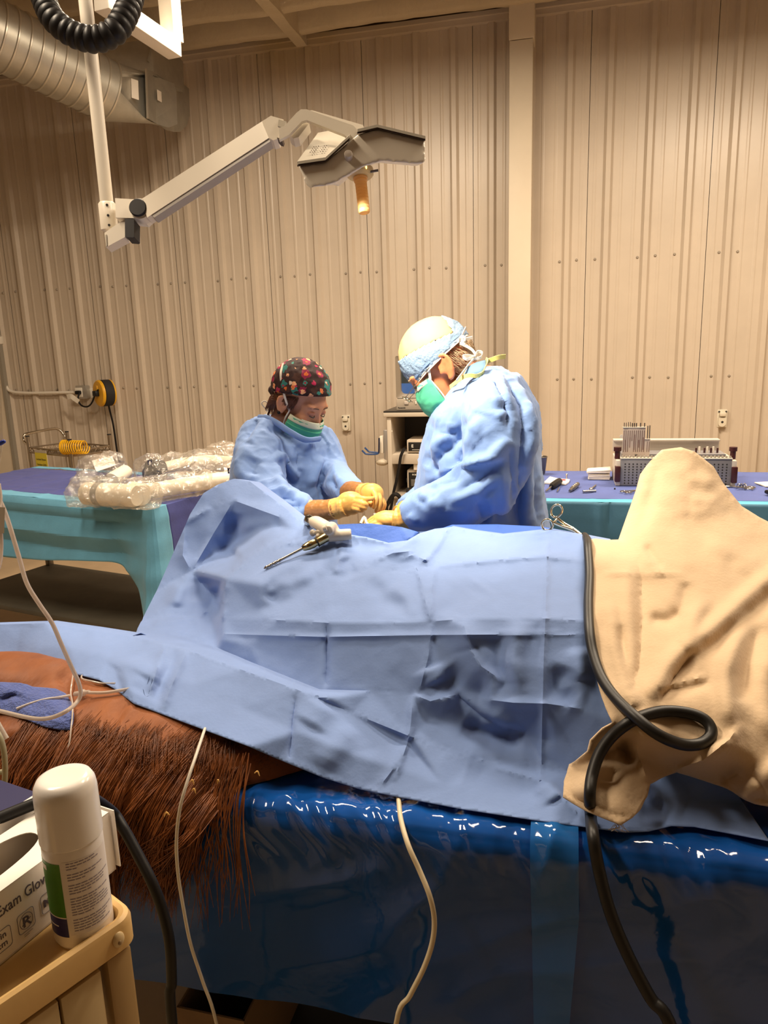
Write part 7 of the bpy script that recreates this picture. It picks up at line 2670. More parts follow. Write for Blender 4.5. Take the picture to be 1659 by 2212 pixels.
# ================================================================== PEOPLE
M_SKIN_M = mat('skin_ruddy', (0.60, 0.20, 0.085), rough=0.5, var=0.10, vscale=22, bump=0.06, bscale=120, sss=0.08)
M_SKIN_W = mat('skin_light', (0.62, 0.29, 0.165), rough=0.48, var=0.06, vscale=20, bump=0.04, bscale=120, sss=0.08)
M_GOWN = mat('gown_blue', (0.185, 0.31, 0.63), rough=0.72, var=0.05, vscale=8, bump=0.05, bscale=140, sheen=0.2, trl=0.06)
M_GLOVE = mat('latex_glove', (0.72, 0.39, 0.10), rough=0.42, var=0.06, vscale=18, bump=0.06, bscale=60)
M_GLOVEB = mat('brown_underglove', (0.30, 0.13, 0.035), rough=0.4, var=0.15, vscale=14, bump=0.08, bscale=60)
M_MASK = mat('mask_green', (0.075, 0.43, 0.26), rough=0.7, var=0.06, vscale=20, bump=0.05, bscale=150)
M_MASKT = mat('mask_pale', (0.62, 0.66, 0.52), rough=0.7)
M_TIE = mat('white_tie', (0.78, 0.72, 0.62), rough=0.8)
M_HAIRW = mat('auburn_hair', (0.13, 0.042, 0.017), rough=0.4)
M_HAIRM = mat('grey_hair', (0.52, 0.38, 0.24), rough=0.5, col2=(0.34, 0.22, 0.12), vscale=60)


class Head:
    """local frame: x forward (nose), y left, z up; origin between the ears"""

    def __init__(self, c, fwd, up, s=1.0):
        f = v3(fwd) / np.linalg.norm(fwd)
        u = v3(up)
        u = u - f * (u @ f)
        u /= np.linalg.norm(u)
        l = np.cross(u, f)
        self.M = np.stack([f, l, u], 1)
        self.c = v3(c)
        self.s = s

    def __call__(self, x, y, z):
        return self.c + self.M @ (v3((x, y, z)) * self.s)

    def T(self, vf):
        V, F = vf
        return self.c + (np.asarray(V) * self.s) @ self.M.T, F


def head_parts(h, neck_to, nr=(0.058, 0.068)):
    P = [h.T(gell((-0.012, 0, 0.042), (0.094, 0.074, 0.088))), h.T(gell((0.038, 0, -0.03), (0.052, 0.056, 0.088))), h.T(gell((0.055, 0, 0.02), (0.038, 0.055, 0.05))),
         h.T(gell((0.06, 0, -0.095), (0.026, 0.028, 0.024))), h.T(gell((0.02, 0, -0.075), (0.05, 0.047, 0.035)))]
    # nose, brow, cheeks, lips
    P.append(h.T(gloft([np.array([(0.082, -0.008, 0.008), (0.082, 0.008, 0.008), (0.093, 0, 0.012)]), np.array([(0.082, -0.015, -0.036), (0.082, 0.015, -0.036), (0.117, 0, -0.028)]), np.array([(0.078, -0.013, -0.044), (0.078, 0.013, -0.044), (0.103, 0, -0.043)])])))
    for s in (-1, 1):
        P.append(h.T(gell((0.075, 0.032 * s, 0.026), (0.016, 0.024, 0.008))))
        P.append(h.T(gell((0.062, 0.036 * s, -0.03), (0.026, 0.022, 0.022))))
        P.append(h.T(gell((0.072, 0.031 * s, 0.004), (0.014, 0.018, 0.0125))))
    P.append(h.T(gell((0.085, 0, -0.066), (0.012, 0.022, 0.010))))
    n0 = h(-0.028, 0, -0.05)
    P.append(gtube([n0, (n0 + v3(neck_to)) / 2, v3(neck_to)], [nr[0], nr[0], nr[1]], 22, 5))
    return P


def ear(h, s, sc=1.0):
    """outer ear with rim, hollow and lobe on side s"""
    rim = [(-0.004, 0.004, 0.022), (-0.016, 0.012, 0.030), (-0.032, 0.018, 0.022), (-0.036, 0.019, 0.0), (-0.028, 0.015, -0.020), (-0.016, 0.010, -0.032), (-0.006, 0.006, -0.030)]
    def w(p):
        return h(p[0] * sc + 0.004, s * (0.069 + p[1] * sc), p[2] * sc - 0.006)
    g = [gtube([w(p) for p in rim], [0.004, 0.0055, 0.006, 0.0055, 0.0055, 0.0075, 0.006], 10, 5),
         gell(w((-0.014, 0.006, -0.030)), (0.009, 0.007, 0.010), h.M), gell(w((-0.014, 0.004, 0.0)), (0.018, 0.006, 0.026), h.M),
         gtube([w((-0.022, 0.012, 0.016)), w((-0.025, 0.013, 0.0)), w((-0.018, 0.010, -0.018))], 0.004, 8, 4), gell(w((-0.001, 0.006, -0.006)), (0.006, 0.006, 0.009), h.M)]
    return g


def shell(h, c, rad, keep, off=0.0, nu=72, nv=48, thick=0.0015, jit=0.0, jsc=40, seed=0.0, ridged=True):
    """part of an ellipsoid shell, kept where keep(x,y,z) is true (head-local)"""
    V, F = gell((0, 0, 0), (1, 1, 1), None, nu, nv)
    r = v3(rad) + off
    L = V * r + v3(c)
    if jit:
        L = L + V * (jit * fbm(L, jsc, 3, seed, ridged))[:, None]
    ok = np.array([keep(*p) for p in L])
    F2 = [f for f in F if all(ok[i] for i in f) and len(set(f)) > 2]
    used = sorted({i for f in F2 for i in f})
    mp = {k: i for i, k in enumerate(used)}
    W_, _ = h.T((L[used], []))
    return W_, [[mp[i] for i in f] for f in F2]


def torso_loft(rows, n=40, p=2.4):
    """rows: (cx, cy, cz, half x, half y, tilt)"""
    rings = []
    for cx, cy, cz, a, b, tl in rows:
        t = np.linspace(0, 2 * math.pi, n, endpoint=False)
        ct, st = np.cos(t), np.sin(t)
        x = a * np.sign(ct) * np.abs(ct) ** (2 / p)
        y = b * np.sign(st) * np.abs(st) ** (2 / p)
        rings.append(np.stack([cx + x, cy + y, cz + x * tl], 1))
    return gloft(rings)


def dispx(vf, feats, amp, sc, seed, mid=0.0, facing=True):
    V, F = vf
    N = vnormals(V, F)
    Q = topx(V)
    d = amp * fbm(V, sc, 3, seed)
    if mid:
        d += mid * fbm(V, sc * 2.6, 2, seed + 3, True)
    fd = feats_disp(feats, Q)
    if facing:
        vd = CAM - V
        vd /= np.linalg.norm(vd, axis=1)[:, None]
        fd = fd * np.clip((N * vd).sum(1) * 2.0 + 0.15, 0, 1)
    return V + N * (d + fd)[:, None], F


def finger(base, knuck, mid, tip, r=0.0074):
    return gtube([base, knuck, mid, tip], [r * 1.1, r * 1.08, r * 0.98, r * 0.78], 10, 4)


def tips(*pts):
    return [gell(p, (0.0062, 0.0062, 0.0062), None, 10, 8) for p in pts]


# ------------------------------------------------------------------ the man at right
def build_man():
    Y0 = 2.10
    hc = PY(945, 799, 2.09)
    fwd = v3((-0.80, -0.10, -0.60))
    up = v3((-0.52, 0.02, 0.85))
    h = Head(hc + v3((0.0, 0.07, 0)), fwd, up, 1.02)
    root = thing('person', 'surgeon in light blue gown and cap bending over the patient, facing left', 'person', (-0.17, 2.15, 0))
    nb = PY(1032, 838, 2.17)
    # --- body: one continuous surface (head, neck, trunk, arms, legs)
    P = head_parts(h, nb, (0.060, 0.075))
    P += ear(h, 1, 1.12) + ear(h, -1, 1.12)
    pel = v3((-0.13, 2.19, 0.92))
    che = PY(1050, 960, 2.17)
    P.append(torso_loft([(pel[0], pel[1], 0.86, 0.12, 0.15, 0), (pel[0], pel[1], 1.0, 0.115, 0.15, 0), (che[0], che[1], che[2], 0.12, 0.17, 0), (nb[0] + 0.01, nb[1], nb[2] - 0.03, 0.09, 0.15, 0), (nb[0], nb[1], nb[2] + 0.02, 0.05, 0.06, 0)]))
    shN, shF = PY(1068, 870, 2.0), PY(1060, 872, 2.36)
    elN, elF = PY(1062, 1062, 1.93), PY(1010, 1070, 2.33)
    wrN, wrF = PY(868, 1122, 1.92), PY(862, 1118, 2.12)
    P.append(gtube([shN, (shN + elN) / 2, elN], [0.055, 0.048, 0.042], 14, 4))
    P.append(gtube([elN, (elN + wrN) / 2, wrN], [0.042, 0.038, 0.029], 14, 4))
    P.append(gtube([shF, elF], [0.055, 0.042], 14, 4))
    P.append(gtube([elF, wrF], [0.042, 0.029], 14, 4))
    for s in (-1, 1):
        hp = pel + v3((0.0, 0.085 * s, -0.04))
        kn = v3((pel[0] - 0.03, pel[1] + 0.09 * s, 0.50))
        an = v3((pel[0] + 0.0, pel[1] + 0.10 * s, 0.09))
        P.append(gtube([hp, kn, an], [0.085, 0.058, 0.04], 14, 5))
        P.append(gell((an[0] - 0.06, an[1], 0.04), (0.13, 0.045, 0.04)))
    V, F = voxel(P, 0.0058, 3)
    body = mesh_obj('body', (V, F), M_SKIN_M, root, smooth=180)
    # --- gown
    rows = []
    prof = [(1330, 890, 1190), (1240, 888, 1190), (1150, 885, 1182), (1100, 900, 1175), (1050, 903, 1168), (1000, 908, 1166), (950, 918, 1164), (915, 928, 1160), (890, 938, 1152), (868, 952, 1142), (845, 972, 1128), (822, 992, 1112), (806, 1012, 1096), (796, 1030, 1080)]
    for y, xa, xb in prof:
        a, b = PY(xa, y, 2.17), PY(xb, y, 2.17)
        hb = np.interp(y, [796, 830, 870, 950, 1330], [0.07, 0.16, 0.21, 0.225, 0.22])
        hx = (b[0] - a[0]) / 2
        rows.append(((a[0] + b[0]) / 2, 2.17, (a[2] + b[2]) / 2, hx, hb, 0.02))
    a = rows[0]
    rows = [(a[0], a[1], 0.45, a[3] * 1.1, a[4] * 1.1, 0), (a[0], a[1], 0.7, a[3] * 1.03, a[4], 0)] + rows
    G = [torso_loft(rows, 48, 2.3)]
    # sleeves
    G.append(gtube([PY(1060, 850, 2.06), PY(1075, 905, 1.97), PY(1078, 970, 1.935), PY(1062, 1040, 1.92), PY(1040, 1075, 1.92)], [0.075, 0.092, 0.088, 0.078, 0.070], 24, 6))
    G.append(gtube([PY(1062, 1030, 1.925), PY(1010, 1070, 1.91), PY(950, 1090, 1.905), PY(905, 1106, 1.91), PY(884, 1116, 1.915)], [0.072, 0.076, 0.066, 0.053, 0.044], 24, 6))
    G.append(gtube([PY(1040, 860, 2.30), PY(1010, 950, 2.38), PY(985, 1040, 2.36)], [0.08, 0.085, 0.07], 20, 5))
    G.append(gtube([PY(985, 1030, 2.36), PY(930, 1080, 2.28), PY(880, 1105, 2.16)], [0.07, 0.062, 0.045], 20, 5))
    # loose back panel
    fl = []
    for y, xa, xb in ((812, 1072, 1120), (850, 1090, 1142), (880, 1100, 1162), (930, 1105, 1166), (1000, 1108, 1168), (1080, 1112, 1176), (1150, 1112, 1186), (1250, 1112, 1192)):
        a, b = PY(xa, y, 2.10), PY(xb, y, 2.16)
        hx = (b[0] - a[0]) / 2
        fl.append(((a[0] + b[0]) / 2, 2.13, a[2], hx, 0.15, 0))
    G.append(torso_loft(fl, 36, 2.6))
    V, F = voxel(G, 0.0065, 4)
    fe = [
        # armhole seam and gathers
        ('r', -0.0115, 5, [(1062, 805), (1075, 840), (1092, 880), (1098, 935)]), ('g', 0.0092, 9, [(1052, 812), (1064, 845), (1082, 885)]), ('g', 0.0092, 8, [(1074, 806), (1088, 845), (1106, 885)]),
        ('r', 0.0069, 6, [(1085, 860), (1065, 872)]), ('r', 0.0069, 6, [(1095, 890), (1072, 905)]), ('r', -0.0069, 6, [(1090, 875), (1068, 888)]),
        # sleeve folds
        ('p', 0.0161, 16, [(1092, 985), (1040, 1000), (1000, 1012), (945, 1022)]), ('g', -0.0138, 12, [(1000, 1028), (950, 1045), (915, 1060)]),
        ('g', 0.0115, 12, [(1100, 950), (1060, 990), (1015, 1005)]), ('g', -0.0115, 10, [(1085, 1000), (1040, 1035), (990, 1062)]), ('g', 0.0115, 10, [(1080, 1025), (1030, 1062), (970, 1085)]),
        ('r', -0.0092, 8, [(985, 940), (1010, 965), (1000, 990)]), ('g', 0.0115, 14, [(1040, 900), (1020, 950), (990, 990)]), ('g', -0.0115, 12, [(1010, 900), (990, 950), (965, 985)]),
        ('g', 0.0115, 12, [(960, 1100), (930, 1080), (905, 1076)]), ('g', -0.0115, 10, [(940, 1070), (905, 1090)]), ('g', 0.0092, 8, [(900, 1130), (885, 1110)]),
        # chest wrinkles
        ('r', 0.0092, 9, [(962, 885), (940, 930), (930, 990)]), ('g', -0.0138, 10, [(945, 905), (930, 950), (925, 1010)]), ('g', 0.0115, 10, [(975, 930), (945, 965), (940, 1010)]), ('r', -0.0092, 7, [(985, 935), (950, 942)]), ('g', -0.0115, 9, [(972, 960), (942, 1000), (938, 1030)]),
        ('r', 0.0080, 8, [(985, 860), (982, 900), (975, 935)]),
        # back panel folds
        ('r', -0.0207, 10, [(1080, 800), (1105, 830), (1128, 870), (1132, 930), (1126, 1000), (1120, 1100)]), ('g', 0.0161, 12, [(1112, 800), (1140, 860), (1148, 930), (1140, 1020), (1140, 1130)]),
        ('r', 0.0115, 8, [(1134, 870), (1140, 950), (1120, 1040), (1112, 1130)]), ('r', -0.0115, 8, [(1150, 960), (1152, 1040), (1160, 1130)]), ('r', 0.0092, 7, [(1165, 985), (1160, 1040), (1172, 1130)]), ('r', -0.0092, 8, [(1098, 960), (1108, 1040), (1112, 1130)]),
        ('g', 0.0092, 14, [(1080, 1000), (1088, 1080), (1090, 1130)]), ('r', -0.0092, 8, [(1030, 1080), (1045, 1130)]), ('r', 0.0092, 8, [(1062, 1060), (1060, 1130)]),
    ]
    V, F = dispx((V, F), fe, 0.005, 7, 4.0, 0.0)
    V = V + vnormals(V, F) * (0.006 * folds(V, 8, 2.0, sharp=3.0) + 0.0065 * folds(V, 20, 5.0, sharp=5.0))[:, None]
    gown = mesh_obj('gown', (V, F), M_GOWN, root, smooth=180)
    # yellow neck binding and strap
    My = mat('yellow_binding', (0.80, 0.68, 0.20), rough=0.6)
    nk = [PY(972, 836, 2.045), PY(985, 826, 2.02), PY(1000, 815, 2.0), PY(1015, 811, 1.985), PY(1030, 812, 1.985), PY(1042, 806, 1.99), PY(1048, 794, 2.0), PY(1053, 781, 2.03), PY(1050, 776, 2.08)]
    mesh_obj('neck_binding', gribbon(nk, 0.011, (0.3, -0.3, 1), 6, 0.001), My, gown)
    mesh_obj('neck_strap', gribbon([PY(1050, 781, 2.06), PY(1062, 777, 2.06), PY(1076, 772, 2.06), PY(1092, 770, 2.07)], 0.012, (0, -0.3, 1), 5, 0.001), My, gown)
    # collar triangle of the blue undershirt
    top_, bot_ = [(1000, 813, 2.010), (1012, 792, 2.03), (1028, 784, 2.045), (1050, 778, 2.065)], [(1003, 815, 2.0), (1018, 810, 1.992), (1038, 806, 1.992), (1048, 793, 2.0)]
    cl = np.array([[PY(*[p_ + (q_ - p_) * t for p_, q_ in zip(a_, b_)]) for t in (0, .33, .66, 1)] for a_, b_ in zip(top_, bot_)])
    solidify(mesh_obj('scrub_collar', ggrid(cl), mat('scrub_blue', (0.10, 0.19, 0.33), rough=0.8), root, smooth=60), 0.003)
    # belt tie
    mesh_obj('gown_belt', gribbon([PY(1114, 1078, 1.99), PY(1090, 1092, 1.965), PY(1060, 1106, 1.955), PY(1020, 1122, 1.95), PY(975, 1138, 1.955)], 0.022, (0.3, -0.1, 1), 6, 0.0015), M_GOWN, gown)
    # cuffs of sleeve
    # --- cap: pale crown and quilted blue band
    cc, rr_ = (-0.012, 0, 0.046), (0.094, 0.076, 0.090)
    lowp = lambda x, y, z: z - (0.012 + 0.36 * (0.02 - x) * 0.9)
    low = lambda x, z: z > (0.018 - 0.10 * (x + 0.02))
    hi = lambda x, z: z > (0.066 + 0.22 * x)
    Mcr = mat('cap_crown', (0.62, 0.46, 0.21), rough=0.7, var=0.04, vscale=20, trl=0.15)
    Mbd = mat('cap_band', (0.20, 0.29, 0.42), rough=0.8, bump=0.35, bscale=160, var=0.08, vscale=50)
    solidify(mesh_obj('cap_crown', shell(h, cc, rr_, lambda x, y, z: hi(x, z) and x > -0.096, 0.008, 72, 48, jit=0.002, jsc=18), Mcr, root, smooth=180), 0.0015)
    band = mesh_obj('cap_band', shell(h, cc, rr_, lambda x, y, z: low(x, z) and ((not z > (0.074 + 0.22 * x)) or x < -0.088), 0.010, 140, 96, jit=0.0022, jsc=38, seed=2), Mbd, root, smooth=180)
    solidify(band, 0.0015)
    for dz, w in ((0.0, 0.008), (0.012, 0.006)):
        pts = []
        for q in np.linspace(0.15, 2.95, 16):
            x = cc[0] + (rr_[0] + 0.012) * math.cos(q)
            y = (rr_[1] + 0.012) * math.sin(q)
            z = 0.020 - 0.10 * (x + 0.02) + dz
            k = math.sqrt(max(0.2, 1 - ((z - cc[2]) / (rr_[2] + 0.012)) ** 2))
            pts.append(h(cc[0] + (x - cc[0]) * k, y * k, z))
        mesh_obj('cap_tie', gribbon(pts, w, h.M[:, 2], 4, 0.001), M_TIE if dz == 0 else mat('tie_blue', (0.16, 0.25, 0.42), rough=.8), band)
    # bows at the back of the head
    k0 = PY(992, 738, 2.10)
    bow = [[PY(990, 740, 2.10), PY(998, 725, 2.1), PY(1007, 706, 2.1)], [PY(992, 738, 2.1), PY(1005, 733, 2.09), PY(1021, 729, 2.09)], [PY(992, 740, 2.1), PY(996, 728, 2.09), PY(1004, 730, 2.08), PY(1002, 742, 2.09), PY(993, 741, 2.1)],
           [PY(993, 741, 2.1), PY(1008, 748, 2.09), PY(1020, 756, 2.09), PY(1028, 766, 2.09)], [PY(1028, 766, 2.09), PY(1022, 772, 2.08), PY(1008, 776, 2.07), PY(1000, 770, 2.08), PY(1010, 768, 2.08), PY(1026, 771, 2.085)],
           [PY(1026, 770, 2.08), PY(1032, 760, 2.08), PY(1041, 762, 2.08), PY(1038, 772, 2.08), PY(1024, 775, 2.085)], [PY(1024, 774, 2.09), PY(1012, 788, 2.03), PY(1000, 804, 2.0), PY(986, 822, 1.985)]]
    for b in bow:
        mesh_obj('tie_ribbon', gribbon(b, 0.0085, (0.2, -0.6, 0.8), 6, 0.0009), M_TIE, root)
    # --- hair fringe at the nape
    hs = []
    for k in range(420):
        a = random.uniform(1.75, 3.6)
        zz = random.uniform(-0.045, 0.03)
        x, y = -0.012 + 0.095 * math.cos(a), 0.074 * math.sin(a)
        kk = math.sqrt(max(0.1, 1 - ((zz - 0.042) / 0.1) ** 2))
        p = v3((-0.012 + (x + 0.012) * kk, y * kk, zz))
        d = v3((p[0] + 0.012, p[1], 0))
        d /= np.linalg.norm(d)
        hs.append(gtube([h(*(p - d * .003)), h(*(p + d * 0.004 + v3((-0.004, 0, -0.008)))), h(*(p + d * 0.003 + v3((-0.006, 0, -0.020))))], [0.0008, 0.0008, 0.0003], 3, 2, cap=False))
    hr = mesh_obj('hair', join(*hs), M_HAIRM, root, smooth=180)
    hr['kind'] = 'stuff'
    # --- mask
    mk = shell(h, (0.030, 0, -0.055), (0.072, 0.066, 0.070), lambda x, y, z: x > 0.036 + 0.10 * max(0, -0.06 - z) and z < 0.006 + 0.10 * (x - 0.06) and z > -0.128, 0.009, 90, 60, jit=0.004, jsc=14, seed=6)
    m = mesh_obj('face_mask', mk, M_MASK, root, smooth=40)
    solidify(m, 0.001)
    tp = shell(h, (0.030, 0, -0.055), (0.072, 0.066, 0.070), lambda x, y, z: x > 0.036 and -0.014 < z < 0.007 + 0.10 * (x - 0.06), 0.0105, 90, 60, jit=0.003, jsc=14, seed=6)
    solidify(mesh_obj('mask_top_band', tp, M_MASKT, m, smooth=40), 0.001)
    for s in (1, -1):
        e = [h(0.040, 0.066 * s, -0.012), h(0.026, 0.074 * s, 0.012), h(0.014, 0.082 * s, 0.038)]
        mesh_obj('mask_tie', gribbon(e, 0.007, h.M[:, 0], 5, 0.0008), M_TIE, m)
        e = [h(0.040, 0.058 * s, -0.105), h(0.036, 0.067 * s, -0.06), h(0.038, 0.068 * s, -0.014)]
        mesh_obj('mask_edge', gtube(e, 0.0022, 8, 5), M_TIE, m)
        e = [h(0.03, 0.05 * s, -0.122), h(-0.01, 0.064 * s, -0.118), h(-0.055, 0.066 * s, -0.095), h(-0.09, 0.04 * s, -0.075)]
        mesh_obj('mask_tie', gribbon(e, 0.006, h.M[:, 2], 5, 0.0008), M_TIE, m)
    # --- half-rim glasses low on the nose
    Mg = mat('glasses_wire', (0.35, 0.27, 0.18), rough=0.25, metal=0.9)
    g = thing('reading_glasses', 'thin metal reading glasses low on the surgeon nose', 'glasses', h(0.12, 0, -0.02))
    for s in (-1, 1):
        c = v3((0.128, 0.03 * s, -0.008))
        lp = [h(c[0] + 0.004 * math.sin(q), c[1] + 0.021 * math.cos(q), c[2] + 0.013 * math.sin(q)) for q in np.linspace(0, 2 * math.pi, 20, endpoint=False)]
        rim = mesh_obj('rim', gtube(np.array(lp), 0.0012, 8, 1, smooth=False, closed=True), Mg, g)
        ctr = h(*c)
        mesh_obj('lens', (np.vstack([lp, ctr]), [[i, (i + 1) % 20, 20] for i in range(20)]), film('lens_clear', (0.97, 0.97, 0.95), (0.8, 0.8, 0.8), 0.03, 0.02, 0, 10, 0.05) if 'lens_clear' not in MATS else MATS['lens_clear'], rim)
        mesh_obj('temple_arm', gtube([h(0.126, 0.051 * s, -0.005), h(0.09, 0.068 * s, 0.002), h(0.03, 0.079 * s, 0.016), h(-0.008, 0.082 * s, 0.018)], 0.0011, 8, 5), Mg, g)
    mesh_obj('bridge', gtube([h(0.129, -0.010, -0.004), h(0.132, 0, 0.0), h(0.129, 0.010, -0.004)], 0.0012, 8, 4), Mg, g)
    # eyes, brows
    for s in (-1, 1):
        mesh_obj('eye', gell(h(0.082, 0.031 * s, 0.004), (0.011 * 1, 0.011, 0.008), h.M, 14, 10), mat('eye_dark', (0.05, 0.035, 0.03), rough=.2), body)
        mesh_obj('eyebrow', gtube([h(0.087, 0.014 * s, 0.022), h(0.090, 0.032 * s, 0.027), h(0.078, 0.050 * s, 0.022)], [0.002, 0.0035, 0.0015], 8, 4), M_HAIRM, body)
    # --- gloved hands working at the wound
    def glove_man(wr, dirx, name):
        pass
    w = PY(872, 1124, 1.915)
    pm = PY(835, 1124, 1.925)
    H1 = [gtube([PY(884, 1117, 1.915), w, PY(855, 1123, 1.917)], [0.043, 0.036, 0.036], 18, 5, sq=(1, 1)), gell(PY(840, 1123, 1.922), (0.045, 0.032, 0.024)),
          finger(PY(828, 1116, 1.93), PY(808, 1119, 1.94), PY(798, 1126, 1.94), PY(788, 1133, 1.94)), finger(PY(826, 1122, 1.915), PY(806, 1126, 1.915), PY(797, 1133, 1.915), PY(790, 1139, 1.92)),
          finger(PY(828, 1128, 1.905), PY(808, 1131, 1.90), PY(800, 1137, 1.90), PY(796, 1143, 1.905)), finger(PY(832, 1132, 1.90), PY(814, 1136, 1.895), PY(806, 1141, 1.895), PY(802, 1146, 1.90), 0.0064),
          finger(PY(850, 1113, 1.94), PY(832, 1108, 1.955), PY(820, 1111, 1.96), PY(808, 1116, 1.955))]
    V, F = voxel(H1, 0.0022, 2, 0.4)
    V, F = dispx((V, F), [('r', .004, 4, [(862, 1108), (866, 1140)]), ('r', .004, 4, [(852, 1108), (857, 1140)])], 0.001, 40, 1.0)
    mesh_obj('glove', (V, F), M_GLOVE, root, smooth=180)
    w2 = PY(878, 1112, 2.14)
    H2 = [gtube([PY(884, 1106, 2.16), w2, PY(858, 1116, 2.12)], [0.043, 0.036, 0.034], 18, 5), gell(PY(842, 1120, 2.09), (0.045, 0.035, 0.024)),
          finger(PY(832, 1118, 2.08), PY(818, 1122, 2.06), PY(812, 1128, 2.05), PY(806, 1134, 2.04)), finger(PY(832, 1124, 2.07), PY(818, 1128, 2.05), PY(812, 1134, 2.04), PY(808, 1140, 2.03)), finger(PY(836, 1130, 2.06), PY(824, 1134, 2.05), PY(818, 1138, 2.04), PY(814, 1142, 2.03)),
          finger(PY(838, 1134, 2.06), PY(828, 1138, 2.05), PY(824, 1142, 2.04), PY(820, 1145, 2.03), .0064), finger(PY(846, 1112, 2.10), PY(832, 1110, 2.08), PY(824, 1114, 2.06), PY(816, 1120, 2.05))]
    mesh_obj('glove', voxel(H2, 0.0024, 2, 0.4), M_GLOVE, root, smooth=180)


build_man()


# ------------------------------------------------------------------ the woman at left
def floral():
    m = mat('floral_cap', (0.035, 0.012, 0.010), rough=0.75, bump=0.05, bscale=120)
    nt = m.node_tree
    N, L = nt.nodes, nt.links
    b = N['Principled BSDF']
    tc = N.new('ShaderNodeTexCoord')
    base = None

    def layer(prev, scale, off, petals, rad, cols, inner):
        mp = N.new('ShaderNodeMapping')
        mp.inputs['Location'].default_value = off
        L.new(tc.outputs['Object'], mp.inputs[0])
        vo = N.new('ShaderNodeTexVoronoi')
        vo.inputs['Scale'].default_value = scale
        L.new(mp.outputs[0], vo.inputs['Vector'])
        wv = N.new('ShaderNodeTexNoise')
        wv.inputs['Scale'].default_value = scale * 3.2
        L.new(mp.outputs[0], wv.inputs['Vector'])
        ma = N.new('ShaderNodeMath')
        ma.operation = 'MULTIPLY_ADD'
        ma.inputs[1].default_value = petals
        L.new(wv.outputs['Fac'], ma.inputs[0])
        L.new(vo.outputs['Distance'], ma.inputs[2])
        lt_ = N.new('ShaderNodeMath')
        lt_.operation = 'LESS_THAN'
        lt_.inputs[1].default_value = rad
        L.new(ma.outputs[0], lt_.inputs[0])
        lt2 = N.new('ShaderNodeMath')
        lt2.operation = 'LESS_THAN'
        lt2.inputs[1].default_value = rad * inner
        L.new(ma.outputs[0], lt2.inputs[0])
        sp = N.new('ShaderNodeSeparateColor')
        L.new(vo.outputs['Color'], sp.inputs[0])
        rp = N.new('ShaderNodeValToRGB')
        rp.color_ramp.interpolation = 'CONSTANT'
        e = rp.color_ramp.elements
        e[0].color = tuple(cols[0]) + (1,)
        e[0].position = 0
        e[1].position = 1 / len(cols)
        e[1].color = tuple(cols[1]) + (1,)
        for i in range(2, len(cols)):
            q = e.new(i / len(cols))
            q.color = tuple(cols[i]) + (1,)
        L.new(sp.outputs[0], rp.inputs[0])
        rp2 = N.new('ShaderNodeValToRGB')
        rp2.color_ramp.interpolation = 'CONSTANT'
        e = rp2.color_ramp.elements
        e[0].color = (0.75, 0.16, 0.03, 1)
        e[1].position = 0.5
        e[1].color = (0.42, 0.012, 0.05, 1)
        L.new(sp.outputs[1], rp2.inputs[0])
        mx = N.new('ShaderNodeMixRGB')
        L.new(lt_.outputs[0], mx.inputs[0])
        if prev is None:
            mx.inputs[1].default_value = (0.032, 0.010, 0.009, 1)
        else:
            L.new(prev, mx.inputs[1])
        L.new(rp.outputs[0], mx.inputs[2])
        mx2 = N.new('ShaderNodeMixRGB')
        L.new(lt2.outputs[0], mx2.inputs[0])
        L.new(mx.outputs[0], mx2.inputs[1])
        L.new(rp2.outputs[0], mx2.inputs[2])
        return mx2.outputs[0]
    c = layer(None, 24, (0, 0, 0), 0.45, 0.62, [(0.24, 0.008, 0.05), (0.03, 0.20, 0.18), (0.06, 0.02, 0.012), (0.34, 0.012, 0.07)], 0.62)
    c = layer(c, 36, (0.31, 0.7, 0.2), 0.55, 0.56, [(0.85, 0.42, 0.22), (0.45, 0.010, 0.08), (0.04, 0.24, 0.20), (0.85, 0.65, 0.48), (0.9, 0.25, 0.08)], 0.66)
    L.new(c, b.inputs['Base Color'])
    return m


